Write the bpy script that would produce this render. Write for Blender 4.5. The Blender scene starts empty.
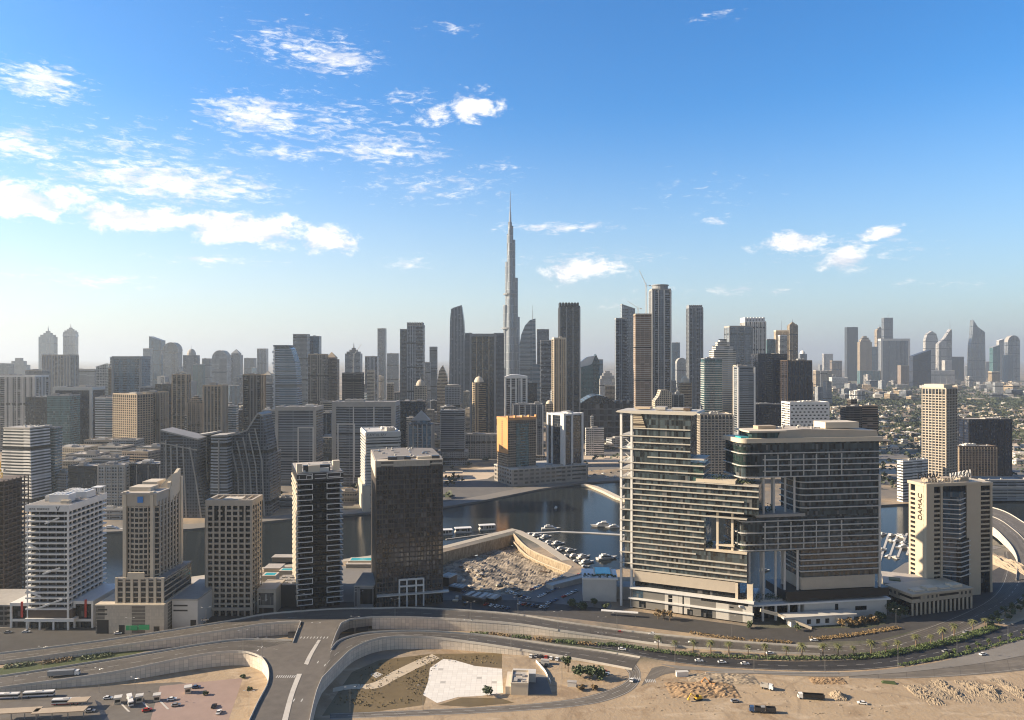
import bpy, math, random
from mathutils import Vector, Matrix
from mathutils.geometry import delaunay_2d_cdt, tessellate_polygon
random.seed(7)
R = math.radians
S = bpy.context.scene
COL = S.collection
# ---------------------------------------------------------------- camera
CAMH, FP, CX, CY = 190.0, 740.0, 512.0, 358.0
cd = bpy.data.cameras.new('camera')
cam = bpy.data.objects.new('camera', cd); COL.objects.link(cam)
cam.location = (0, 0, CAMH); cam.rotation_euler = (R(90), 0, 0)
cd.sensor_width = 36; cd.lens = FP * 36 / 1024; cd.shift_y = -2 / 1024
cd.clip_start = 1; cd.clip_end = 200000
S.camera = cam
# ---------------------------------------------------------------- exposure, quality
S.view_settings.view_transform = 'Standard'; S.view_settings.look = 'None'
S.view_settings.gamma = 1; S.view_settings.use_curve_mapping = False
S.view_settings.exposure = 1.2
S.cycles.max_bounces = 5; S.cycles.diffuse_bounces = 3; S.cycles.glossy_bounces = 3
S.cycles.volume_bounces = 1; S.cycles.transparent_max_bounces = 6
S.cycles.use_denoising = True
S.cycles.sample_clamp_indirect = 6
S.cycles.filter_width = 1.1
# ---------------------------------------------------------------- sun and sky
SUN_EL, SUN_AZ = R(24), R(-90)          # azimuth clockwise from +Y (view direction): from the left, a little behind the towers
sd = Vector((math.sin(SUN_AZ) * math.cos(SUN_EL), math.cos(SUN_AZ) * math.cos(SUN_EL), math.sin(SUN_EL)))
sl = bpy.data.lights.new('sun', 'SUN'); sl.energy = 4.8; sl.angle = R(0.5); sl.color = (1, 0.82, 0.60)
so = bpy.data.objects.new('sun', sl); COL.objects.link(so)
so.rotation_euler = sd.to_track_quat('Z', 'Y').to_euler(); so.location = (-300, 0, 900)
W = bpy.data.worlds.new('World'); S.world = W; W.use_nodes = True
wt = W.node_tree; wt.nodes.clear()
class NT:
    """small helper for wiring nodes"""
    def __init__(s, t): s.t = t
    def n(s, typ, **k):
        x = s.t.nodes.new(typ)
        for a, b in k.items(): setattr(x, a, b)
        return x
    def l(s, a, b): s.t.links.new(a, b)
    def put(s, sock, v):
        if hasattr(v, 'is_output'): s.l(v, sock)
        elif isinstance(v, (tuple, list)) and sock.type == 'RGBA' and len(v) == 3: sock.default_value = (*v, 1)
        else: sock.default_value = v
    def m(s, op, a, b=0.0, c=None, clamp=False):
        x = s.n('ShaderNodeMath', operation=op, use_clamp=clamp)
        s.put(x.inputs[0], a); s.put(x.inputs[1], b)
        if c is not None: s.put(x.inputs[2], c)
        return x.outputs[0]
    def v(s, op, a, b=(0, 0, 0)):
        x = s.n('ShaderNodeVectorMath', operation=op)
        s.put(x.inputs[0], a); s.put(x.inputs[1], b)
        return x.outputs['Value'] if op in ('LENGTH', 'DISTANCE', 'DOT_PRODUCT') else x.outputs[0]
    def xyz(s, a, b, c=0.0):
        x = s.n('ShaderNodeCombineXYZ')
        for i, q in enumerate((a, b, c)): s.put(x.inputs[i], q)
        return x.outputs[0]
    def mix(s, f, a, b):
        x = s.n('ShaderNodeMix', data_type='RGBA')
        s.put(x.inputs[0], f); s.put(x.inputs[6], a); s.put(x.inputs[7], b)
        return x.outputs[2]
    def mixf(s, f, a, b):
        x = s.n('ShaderNodeMix', data_type='FLOAT')
        s.put(x.inputs[0], f); s.put(x.inputs[2], a); s.put(x.inputs[3], b)
        return x.outputs[0]
    def noise(s, vec, scale, detail=3.0, rough=0.55, dist=0.0):
        x = s.n('ShaderNodeTexNoise')
        if vec is not None: s.l(vec, x.inputs['Vector'])
        x.inputs['Scale'].default_value = scale; x.inputs['Detail'].default_value = detail
        x.inputs['Roughness'].default_value = rough; x.inputs['Distortion'].default_value = dist
        return x.outputs['Fac']
    def smooth(s, v, a, b):
        x = s.n('ShaderNodeMapRange', interpolation_type='SMOOTHSTEP')
        s.put(x.inputs[0], v); s.put(x.inputs[1], a); s.put(x.inputs[2], b)
        return x.outputs[0]
w = NT(wt)
sky = w.n('ShaderNodeTexSky', sky_type='NISHITA', sun_disc=False, sun_elevation=SUN_EL, sun_rotation=SUN_AZ,
          altitude=0, air_density=1.0, dust_density=0.6, ozone_density=2.0)
tc = w.n('ShaderNodeTexCoord')
sep = w.n('ShaderNodeSeparateXYZ'); w.l(tc.outputs['Generated'], sep.inputs[0])
az = w.m('ARCTAN2', sep.outputs[0], sep.outputs[1]); el = w.m('ARCSINE', sep.outputs[2])
ae = w.xyz(az, el)
def blob_sum(blobs):
    """clouds gather round these places of the sky (azimuth and elevation, degrees; half sizes, degrees; weight)"""
    tot = None
    for a, e, ra, re_, s in blobs:
        q = w.v('MULTIPLY', w.v('SUBTRACT', ae, (R(a), R(e), 0)), (1 / R(ra), 1 / R(re_), 0))
        g = w.m('MULTIPLY', w.m('SUBTRACT', 1.0, w.v('LENGTH', q), clamp=True), s)
        tot = g if tot is None else w.m('MAXIMUM', tot, g)
    return tot
streaks = [(-14, 17, 16, 4.5, .62), (-27, 14, 14, 4, .6), (-6, 13, 14, 3, .6), (6, 7.5, 12, 2, .6), (25, 7.5, 10, 2, .6), (-16, 22, 10, 3, .7), (14, 12, 14, 4, .35), (-32.5, 17.5, 5, 2.2, 1.0), (-13.5, 21.5, 6, 1.8, 1.0), (-19, 17.2, 7, 2.6, 1.05), (-10, 15.5, 9, 2.2, .9), (-25, 12.2, 13, 2.6, 1.1), (-34, 13.5, 6, 2, 1.0),
           (-8, 19.2, 4, 1.2, .7), (-17, 14.8, 8, 1.2, .8), (3.5, 10, 9, .8, .85), (15, 10.2, 3, .7, .7), (15.5, 24, 4, .8, .6), (-8, 7.2, 4, 1.4, .7), (-30, 5.2, 9, 1.6, .65),
           (17, 5, 9, 1.0, .65), (30, 5, 8, 1.0, .5), (-22, 7, 10, 1.2, .6), (-5, 24, 5, 1, .55), (8, 4, 6, 1, .6), (-1, 14.5, 5, 1, .6), (12, 13, 2, 1, .6), (-37, 9.5, 6, 1.6, .8)]
puffs = [(-2.7, 18.6, 3.8, 2.3, 1.35), (-6, 18.2, 2.8, 1.5, 1.2), (-34, 10.2, 9, 2.4, 1.6), (-27, 9.6, 9, 1.9, 1.5), (-19.5, 9.3, 8, 2.2, 1.6), (-14, 8.7, 5, 1.9, 1.5), (5.2, 6.7, 6.0, 2.0, 1.35),
         (20.5, 8.3, 5.2, 1.5, 1.4), (24, 7.0, 3.4, 1.7, 1.45), (26.7, 8.6, 3, 1.1, 1.4), (-36.5, 12.4, 6, 1.4, 1.0), (11, 5.2, 4, .8, .8)]
sn = w.noise(w.v('MULTIPLY', ae, (1, 3.8, 1)), 42, 6, .68, .5)
pn = w.noise(w.v('MULTIPLY', ae, (1, 1.7, 1)), 22, 8, .66, .35)
fine = w.noise(w.v('MULTIPLY', ae, (1, 2.2, 1)), 95, 5, .6, .3)
cs = w.smooth(w.m('ADD', w.m('ADD', sn, w.m('MULTIPLY', fine, .22)), w.m('MULTIPLY', blob_sum(streaks), .50)), .80, 1.14)
cs = w.m('MULTIPLY', cs, .82)
cp = w.smooth(w.m('ADD', w.m('ADD', w.m('MULTIPLY', pn, 1.35), w.m('MULTIPLY', fine, .35)), w.m('MULTIPLY', blob_sum(puffs), .55)), 1.17, 1.50)
cp = w.m('MULTIPLY', cp, .93)
low = w.noise(w.v('MULTIPLY', w.v('ADD', ae, (.006, -.014, 0)), (1, 1.7, 1)), 22, 5, .66, .35)
cshade = w.smooth(w.m('SUBTRACT', pn, low), -.14, .10)
cc = w.mix(cshade, (6.8, 7.0, 7.7), (10.5, 10.1, 9.6))
hsv = w.n('ShaderNodeHueSaturation'); hsv.inputs['Saturation'].default_value = 1.36; hsv.inputs['Value'].default_value = 1.0
w.l(sky.outputs[0], hsv.inputs['Color'])
back = w.smooth(sep.outputs[1], .5, -.15)                          # unseen sky behind the camera, dimmed and tinted to set fill on shaded fronts
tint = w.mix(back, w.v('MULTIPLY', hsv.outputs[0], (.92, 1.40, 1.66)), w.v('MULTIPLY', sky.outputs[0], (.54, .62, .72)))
warm = w.smooth(az, .35, -.65)                                   # paler and warmer towards the sun's side
hz = w.m('POWER', w.m('SUBTRACT', 1.0, w.m('DIVIDE', w.m('MAXIMUM', el, 0.0), R(19)), clamp=True), 1.6)
hor = w.mix(warm, (5.0, 5.25, 5.4), (7.8, 7.5, 6.8))
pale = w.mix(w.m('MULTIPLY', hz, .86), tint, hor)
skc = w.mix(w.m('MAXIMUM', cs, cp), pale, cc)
bg = w.n('ShaderNodeBackground'); bg.inputs[1].default_value = 0.06
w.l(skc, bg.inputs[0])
wo = w.n('ShaderNodeOutputWorld'); w.l(bg.outputs[0], wo.inputs[0])
HAZE_DENSITY = 0.000060
HAZE_COLOR = (0.66, 0.745, 0.82)
# ================================================================ helpers
def gx(px, D): return (px - CX) * D / FP
def gz(py, D): return CAMH - (py - CY) * D / FP
def gd(py, z=0.0): return FP * (CAMH - z) / (py - CY)
def G(px, py, z=0.0):
    D = gd(py, z); return Vector((gx(px, D), D, z))

def tag(o, label=None, cat=None, group=None, kind=None):
    if label: o['label'] = label
    if cat: o['category'] = cat
    if group: o['group'] = group
    if kind or cat: o['kind'] = kind or 'thing'
    return o
def thing(name, label, cat, loc=(0, 0, 0), rz=0.0, group=None):
    o = bpy.data.objects.new(name, None); o.empty_display_size = 1
    o.location = loc; o.rotation_euler = (0, 0, rz); COL.objects.link(o)
    return tag(o, label, cat, group)
def kids(o): return [c for c in o.children]
def dup(o, loc=None, rz=None, label=None, group=None, parent=None, scale=None):
    c = o.copy(); COL.objects.link(c); c.parent = parent
    if loc is not None: c.location = loc
    if rz is not None: c.rotation_euler = (0, 0, rz)
    if scale is not None: c.scale = scale
    if label: c['label'] = label
    if group: c['group'] = group
    for k in kids(o): dup(k, parent=c)
    return c

class MB:
    """collects faces, then links them as one mesh object; uv is in metres (along the wall, up)"""
    def __init__(s): s.V = []; s.F = []; s.U = []; s.M = []
    def poly(s, pts, m=0, uv=None):
        i = len(s.V); s.V += [tuple(p) for p in pts]; s.F.append(tuple(range(i, i + len(pts)))); s.M.append(m)
        s.U += uv if uv else [(p[0], p[1]) for p in pts]
    def wall(s, a, b, z0, z1, u0=0.0, m=0):
        L = math.hypot(b[0] - a[0], b[1] - a[1])
        s.poly([(a[0], a[1], z0), (b[0], b[1], z0), (b[0], b[1], z1), (a[0], a[1], z1)], m, [(u0, z0), (u0 + L, z0), (u0 + L, z1), (u0, z1)])
        return u0 + L
    def prism(s, pts, z0, z1, m=0, mt=None, bottom=False):
        if sum(pts[i][0] * pts[(i + 1) % len(pts)][1] - pts[(i + 1) % len(pts)][0] * pts[i][1] for i in range(len(pts))) < 0: pts = pts[::-1]
        u = 0.0
        for i in range(len(pts)): u = s.wall(pts[i], pts[(i + 1) % len(pts)], z0, z1, u, m)
        s.poly([(p[0], p[1], z1) for p in pts], m if mt is None else mt)
        if bottom: s.poly([(p[0], p[1], z0) for p in pts[::-1]], m if mt is None else mt)
    def loft(s, rings, m=0, mt=None, cap=True):
        """rings: lists of 3D points of equal length, bottom to top, counter-clockwise"""
        for a, b in zip(rings, rings[1:]):
            u = 0.0; n = len(a)
            for i in range(n):
                p, q, r_, t = a[i], a[(i + 1) % n], b[(i + 1) % n], b[i]
                L = math.dist(p, q)
                s.poly([p, q, r_, t], m, [(u, p[2]), (u + L, q[2]), (u + L, r_[2]), (u, t[2])]); u += L
        if cap: s.poly(rings[-1], m if mt is None else mt)
    def box(s, x0, x1, y0, y1, z0, z1, m=0, mt=None):
        s.prism([(x0, y0), (x1, y0), (x1, y1), (x0, y1)], z0, z1, m, mt, True)
    def tube(s, p, q, r0, r1=None, n=6, m=0, cap=True):
        p, q = Vector(p), Vector(q); r1 = r0 if r1 is None else r1
        d = (q - p).normalized(); a = d.orthogonal().normalized(); b = d.cross(a)
        c = [(math.cos(6.2832 * i / n), math.sin(6.2832 * i / n)) for i in range(n)]
        A = [p + (a * x + b * y) * r0 for x, y in c]; B = [q + (a * x + b * y) * r1 for x, y in c]
        L = (q - p).length; k = 6.2832 * r0 / n
        for i in range(n):
            j = (i + 1) % n
            s.poly([A[i], A[j], B[j], B[i]], m, [(i * k, 0), ((i + 1) * k, 0), ((i + 1) * k, L), (i * k, L)])
        if cap: s.poly(A[::-1], m); s.poly(B, m)
    def bar(s, p, q, w, h, m=0):
        """square bar between two points"""
        p, q = Vector(p), Vector(q); d = (q - p).normalized()
        up = Vector((0, 0, 1)) if abs(d.z) < .9 else Vector((0, 1, 0))
        a = d.cross(up).normalized() * w / 2; b = a.cross(d).normalized() * h / 2
        A = [p - a - b, p + a - b, p + a + b, p - a + b]; B = [x + (q - p) for x in A]
        for i in range(4): s.poly([A[i], A[(i + 1) % 4], B[(i + 1) % 4], B[i]], m)
        s.poly(A[::-1], m); s.poly(B, m)
    def extrude_xz(s, pts, y0, y1, m=0, mside=None):
        """outline in x,z (anticlockwise seen from -y) given real depth from y0 to y1"""
        ms = m if mside is None else mside
        if sum(pts[i][0] * pts[(i + 1) % len(pts)][1] - pts[(i + 1) % len(pts)][0] * pts[i][1] for i in range(len(pts))) < 0: pts = pts[::-1]
        P = [Vector((p[0], p[1], 0)) for p in pts]
        for t in tessellate_polygon([P]):
            tri = [pts[i] for i in t]
            ar = (tri[1][0] - tri[0][0]) * (tri[2][1] - tri[0][1]) - (tri[2][0] - tri[0][0]) * (tri[1][1] - tri[0][1])
            if ar < 0: tri = tri[::-1]
            s.poly([(x, y0, z) for x, z in tri], m, [(x, z) for x, z in tri])
            s.poly([(x, y1, z) for x, z in tri[::-1]], m, [(x, z) for x, z in tri[::-1]])
        for i in range(len(pts)):
            (xa, za), (xb, zb) = pts[i], pts[(i + 1) % len(pts)]
            steep = abs(zb - za) > abs(xb - xa)
            s.poly([(xa, y0, za), (xa, y1, za), (xb, y1, zb), (xb, y0, zb)][::-1], ms if steep else m if mside is None else mside,
                   [(y0, za), (y1, za), (y1, zb), (y0, zb)][::-1])
    def build(s, name, mats, parent=None, loc=None, smooth=False):
        me = bpy.data.meshes.new(name); me.from_pydata(s.V, [], s.F)
        uv = me.uv_layers.new(name='uv')
        flat = [c for p in s.U for c in p]; uv.data.foreach_set('uv', flat)
        me.polygons.foreach_set('material_index', s.M)
        if smooth: me.polygons.foreach_set('use_smooth', [True] * len(s.F))
        for m in (mats if isinstance(mats, (list, tuple)) else [mats]): me.materials.append(m)
        me.update()
        o = bpy.data.objects.new(name, me); COL.objects.link(o)
        if parent: o.parent = parent
        if loc is not None: o.location = loc
        return o
def again(o, loc, parent=None):
    """another copy of a part, sharing its mesh"""
    c = o.copy(); COL.objects.link(c); c.location = loc; c.parent = parent or o.parent
    return c

# ---------------------------------------------------------------- materials
MC = {}
def newmat(name):
    m = bpy.data.materials.new(name); m.use_nodes = True; t = m.node_tree; t.nodes.clear()
    q = NT(t); b = q.n('ShaderNodeBsdfPrincipled'); o = q.n('ShaderNodeOutputMaterial'); q.l(b.outputs[0], o.inputs[0])
    return m, q, b
def plain(name, col=None, rough=.7, var=.18, scale=.35, metal=0.0, spec=.5, stain=0.0):
    """a surface with uneven tone"""
    if name in MC: return MC[name]
    m, q, b = newmat(name)
    tcn = q.n('ShaderNodeTexCoord'); g = q.n('ShaderNodeNewGeometry')
    n1 = q.noise(g.outputs['Position'], scale, 4, .6)
    n2 = q.noise(g.outputs['Position'], scale * .12, 3, .55)
    f = q.m('ADD', q.m('MULTIPLY', q.m('SUBTRACT', n1, .5), 1.0), q.m('SUBTRACT', n2, .5))
    k = q.m('ADD', 1.0, q.m('MULTIPLY', f, var * 2.2))
    c = q.v('SCALE', col); c.node.inputs['Scale'].default_value = 1; q.l(k, c.node.inputs['Scale'])
    q.l(c, b.inputs['Base Color'])
    b.inputs['Roughness'].default_value = rough; b.inputs['Metallic'].default_value = metal; b.inputs['Specular IOR Level'].default_value = spec
    MC[name] = m; return m
def facade(name, wall, glass, fh=3.6, mw=3.0, band=.32, pier=.2, rough=.12, vary=.5, lit=.06, ior=1.5, metal=0.0, wmetal=0.0, groups=True):
    """storeys and bays of glass in a wall; the uv is in metres. every pane has its own tone, some have blinds"""
    if name in MC: return MC[name]
    m, q, b = newmat(name)
    uvn = q.n('ShaderNodeUVMap'); uvn.uv_map = 'uv'
    sp = q.n('ShaderNodeSeparateXYZ'); q.l(uvn.outputs[0], sp.inputs[0])
    u = q.m('DIVIDE', sp.outputs[0], mw); v = q.m('DIVIDE', sp.outputs[1], fh)
    fu = q.m('FRACT', u); fv = q.m('FRACT', v)
    # some stacks of bays are open balconies (no piers, deeper bands); every dozen storeys or so a plant storey
    stack = q.n('ShaderNodeTexWhiteNoise', noise_dimensions='1D'); oi = q.n('ShaderNodeObjectInfo'); orn = oi.outputs['Random']
    q.l(q.m('ADD', q.m('FLOOR', q.m('DIVIDE', q.m('ADD', sp.outputs[0], q.m('MULTIPLY', orn, 9.0)), 9.3)), q.m('MULTIPLY', orn, 57.3)), stack.inputs['W'])
    sv = stack.outputs['Value']; bal = q.m('GREATER_THAN', sv, .66) if groups else 0.0
    plantf = q.m('MULTIPLY', q.m('LESS_THAN', q.m('FRACT', q.m('ADD', q.m('DIVIDE', q.m('FLOOR', v), 17.0), orn)), .055), q.m('GREATER_THAN', orn, .45)) if groups else 0.0
    pe = q.m('MULTIPLY', q.m('SUBTRACT', 1.0, bal), pier); be = q.m('ADD', band, q.m('MULTIPLY', bal, .12))
    mask = q.m('MULTIPLY', q.m('GREATER_THAN', fu, pe), q.m('GREATER_THAN', fv, be))
    mask = q.m('MAXIMUM', mask, plantf)
    cell = q.n('ShaderNodeTexWhiteNoise', noise_dimensions='2D'); q.l(q.xyz(q.m('FLOOR', u), q.m('FLOOR', v)), cell.inputs['Vector'])
    r = cell.outputs['Value']
    g = q.n('ShaderNodeNewGeometry')
    nb = q.noise(g.outputs['Position'], .045, 3, .6)
    gl = q.mix(r, tuple(c * (1 - vary) for c in glass), tuple(min(1, c * (1 + vary * 1.6)) for c in glass))
    gl = q.v('SCALE', gl); q.l(q.m('SUBTRACT', 1.15, q.m('MULTIPLY', q.m('MAXIMUM', bal, plantf) if groups else 0.0, .75)), gl.node.inputs['Scale'])
    blind = q.m('MULTIPLY', q.m('GREATER_THAN', r, 1 - lit), q.m('SUBTRACT', 1.0, plantf) if groups else 1.0)
    gl = q.mix(q.m('MULTIPLY', blind, .75), gl, tuple(.5 * c + .12 for c in wall))
    st = q.m('ADD', .80, q.m('MULTIPLY', nb, .34))
    if groups: st = q.m('MULTIPLY', st, q.m('MULTIPLY', q.m('ADD', .86, q.m('MULTIPLY', sv, .32)), q.m('ADD', .78, q.m('MULTIPLY', q.m('FRACT', q.m('MULTIPLY', orn, 7.7)), .44))))
    row = q.n('ShaderNodeTexWhiteNoise', noise_dimensions='1D'); q.l(q.m('FLOOR', v), row.inputs['W'])
    st = q.m('MULTIPLY', st, q.m('ADD', .93, q.m('MULTIPLY', row.outputs['Value'], .14)))
    wl = q.v('SCALE', wall); q.l(st, wl.node.inputs['Scale'])
    q.l(q.mix(mask, wl, gl), b.inputs['Base Color'])
    pr = q.m('MULTIPLY', r, .12)
    q.l(q.mixf(mask, .75, q.m('ADD', rough, pr)), b.inputs['Roughness'])
    q.l(q.mixf(mask, wmetal, metal), b.inputs['Metallic'])
    q.l(q.mixf(mask, 1.45, ior), b.inputs['IOR'])
    # panes are never perfectly flat: tilt each one's normal a little
    wob = q.v('SCALE', q.v('SUBTRACT', cell.outputs['Color'], (.5, .5, .5))); wob.node.inputs['Scale'].default_value = .035
    nn = q.v('NORMALIZE', q.v('ADD', g.outputs['Normal'], wob))
    nm = q.n('ShaderNodeMix', data_type='VECTOR'); q.put(nm.inputs[0], mask); q.l(g.outputs['Normal'], nm.inputs[4]); q.l(nn, nm.inputs[5])
    q.l(nm.outputs[1], b.inputs['Normal'])
    MC[name] = m; return m
def glass(name, col=(.02, .03, .035), rough=.06, mw=1.5, fh=3.6, vary=.5, ior=1.7, lit=.05, frame=(.06, .06, .06), fw=.07):
    return facade(name, frame, col, fh, mw, fw, fw, rough, vary, lit, ior, groups=False)
M = {}
M['roof'] = plain('roof', (.42, .38, .33), .85, .22, .25)
M['roofgrey'] = plain('roofgrey', (.27, .26, .25), .85, .25, .25)
M['white'] = plain('white', (.70, .69, .66), .55, .08, .2)
M['offwhite'] = plain('offwhite', (.56, .54, .50), .6, .1, .2)
M['cream'] = plain('cream', (.60, .52, .40), .65, .1, .2)
M['beige'] = plain('beige', (.46, .40, .32), .7, .12, .2)
M['tan'] = plain('tan', (.40, .32, .23), .75, .15, .2)
M['concrete'] = plain('concrete', (.36, .34, .31), .8, .2, .3)
M['darkconc'] = plain('darkconc', (.16, .15, .14), .8, .25, .3)
M['paleconc'] = plain('paleconc', (.50, .47, .42), .8, .2, .25)
M['steel'] = plain('steel', (.35, .36, .37), .35, .05, .2, metal=.8)
M['grey'] = plain('grey', (.25, .26, .27), .5, .1, .2)
M['dark'] = plain('dark', (.035, .036, .04), .4, .15, .3)
M['black'] = plain('black', (.015, .015, .017), .4, .1, .3)
M['brown'] = plain('brown', (.10, .07, .05), .6, .2, .3)
def roadmat(name, col, track=.35, rough=.85):
    """asphalt with wheel tracks along the lanes, repair patches and joints; uv = (metres across, metres along)"""
    m, q, b = newmat(name); uvn = q.n('ShaderNodeUVMap'); uvn.uv_map = 'uv'; g = q.n('ShaderNodeNewGeometry')
    sp = q.n('ShaderNodeSeparateXYZ'); q.l(uvn.outputs[0], sp.inputs[0])
    n0 = q.noise(uvn.outputs[0], .05, 3, .6); wob = q.m('ADD', sp.outputs[0], q.m('MULTIPLY', n0, 1.6))
    tr = q.m('POWER', q.m('ABSOLUTE', q.m('SINE', q.m('MULTIPLY', wob, 1.75))), 1.6)
    lo = q.noise(q.v('MULTIPLY', uvn.outputs[0], (1, .06, 1)), .9, 3, .6)
    vor = q.n('ShaderNodeTexVoronoi', feature='F1'); q.l(q.v('MULTIPLY', uvn.outputs[0], (.22, .045, 1)), vor.inputs['Vector']); vor.inputs['Scale'].default_value = 1.0
    patch = q.n('ShaderNodeSeparateXYZ'); q.l(vor.outputs['Color'], patch.inputs[0])
    joint = q.m('LESS_THAN', q.m('FRACT', q.m('DIVIDE', sp.outputs[1], 17.0)), .018)
    k = q.m('SUBTRACT', q.m('ADD', .82, q.m('MULTIPLY', lo, .5)), q.m('MULTIPLY', tr, track))
    k = q.m('MULTIPLY', k, q.m('ADD', .82, q.m('MULTIPLY', patch.outputs[0], .34))); k = q.m('MULTIPLY', k, q.m('SUBTRACT', 1.0, q.m('MULTIPLY', joint, .4)))
    fine = q.noise(g.outputs['Position'], 1.2, 4, .7); k = q.m('MULTIPLY', k, q.m('ADD', .8, q.m('MULTIPLY', fine, .4)))
    c = q.v('SCALE', col); q.l(k, c.node.inputs['Scale']); q.l(c, b.inputs['Base Color']); b.inputs['Roughness'].default_value = rough
    MC[name] = m; return m
M['asphalt'] = roadmat('asphalt', (.098, .087, .074)); M['newasphalt'] = roadmat('newasphalt', (.034, .033, .034), .25, .75); M['oldasphalt'] = roadmat('oldasphalt', (.17, .15, .125), .4)
M['paint'] = plain('paint', (.48, .47, .44), .6, .15, .8)
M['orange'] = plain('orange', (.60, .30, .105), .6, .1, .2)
M['teal'] = plain('teal', (.05, .30, .27), .4, .1, .3)
M['pool'] = plain('pool', (.05, .42, .46), .12, .15, .3)
M['red'] = plain('red', (.45, .04, .03), .45, .05, .3)
M['blue'] = plain('blue', (.03, .20, .55), .45, .05, .3)
M['green'] = plain('green', (.03, .38, .14), .5, .1, .3)
M['yellow'] = plain('yellow', (.65, .42, .04), .5, .1, .3)
M['carglass'] = plain('carglass', (.012, .014, .016), .08, 0, .3)
M['rubber'] = plain('rubber', (.02, .02, .02), .8, 0, .3)
M['trunk'] = plain('trunk', (.16, .11, .07), .9, .2, 2)
def leafmat(name, a, b2, scale=.6):
    m, q, b = newmat(name); g = q.n('ShaderNodeNewGeometry')
    n = q.noise(g.outputs['Position'], scale, 3, .6)
    rnd = g.outputs['Random Per Island']
    f = q.m('ADD', q.m('MULTIPLY', n, .7), q.m('MULTIPLY', rnd, .4), clamp=True)
    q.l(q.mix(f, a, b2), b.inputs['Base Color']); b.inputs['Roughness'].default_value = .65
    MC[name] = m; return m
M['leaf'] = leafmat('leaf', (.018, .035, .012), (.075, .10, .03))
M['palm'] = leafmat('palm', (.05, .065, .02), (.17, .17, .06), 1.2)
M['hedge'] = leafmat('hedge', (.02, .042, .010), (.09, .125, .028), .5)
M['dryhedge'] = leafmat('dryhedge', (.12, .075, .035), (.24, .16, .06), .5)
M['farleaf'] = leafmat('farleaf', (.022, .034, .018), (.07, .085, .04), .05)

# ---------------------------------------------------------------- frames
def frame(pl, pr, D, yaw=0.0, back=20.0):
    """ground rectangle whose front runs from image column pl (at distance D) to pr, turned by yaw degrees;
    back is its depth in metres, or ('b', column) of the back corner seen beside it"""
    c, s = math.cos(R(yaw)), math.sin(R(yaw))
    A = Vector((gx(pl, D), D, 0)); t = (pr - CX) / FP
    wd = (t * A.y - A.x) / (c - t * s)
    if isinstance(back, tuple):
        q = back[1]; tq = (q - CX) / FP
        B0 = A if q < pl else A + Vector((c, s, 0)) * wd
        d = (tq * B0.y - B0.x) / (-s - tq * c)
    else: d = back
    if d < 3 or wd < 3: print('BADFRAME', pl, pr, D, yaw, round(wd), round(d))
    return A, R(yaw), wd, d
# ================================================================ setting: ground, water, roads
def catmull(P, k=6):
    if len(P) < 3: return P
    out = []
    for i in range(len(P) - 1):
        a, b, c, d = P[max(i - 1, 0)], P[i], P[i + 1], P[min(i + 2, len(P) - 1)]
        for j in range(k):
            t = j / k
            out.append(.5 * ((2 * b) + (c - a) * t + (2 * a - 5 * b + 4 * c - d) * t * t + (3 * b - a - 3 * c + d) * t ** 3))
    return out + [P[-1]]
def resample(P, n):
    L = [0]
    for a, b in zip(P, P[1:]): L.append(L[-1] + (b - a).length)
    out = []; j = 0
    for i in range(n):
        s = L[-1] * i / (n - 1)
        while j < len(P) - 2 and L[j + 1] < s: j += 1
        f = (s - L[j]) / max(1e-6, L[j + 1] - L[j]); out.append(P[j].lerp(P[j + 1], min(1, f)))
    return out
def edge(pts, z=None):
    """image points -> world points; each (column, row) or (column, row, height)"""
    return [G(p[0], p[1], (p[2] if len(p) > 2 else 0) if z is None else z) for p in pts]
def pxpoly(pts, z=0.0): return [G(a, b, z) for a, b in pts]
def sheet(name, pts, mat, z=None, kind='structure'):
    """flat patch from world points"""
    mb = MB(); P = [Vector((p.x, p.y, 0)) for p in pts]
    for t in tessellate_polygon([P]):
        tri = [pts[i] for i in t]
        if (tri[1].x - tri[0].x) * (tri[2].y - tri[0].y) - (tri[2].x - tri[0].x) * (tri[1].y - tri[0].y) < 0: tri = tri[::-1]
        mb.poly([(p.x, p.y, p.z if z is None else z) for p in tri])
    return tag(mb.build(name, mat), kind=kind)
PANEL = facade('panelwall', (.26, .235, .20), (.54, .485, .41), 2.2, 2.6, .035, .05, .8, .09, 0, 1.3, groups=False)
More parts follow.
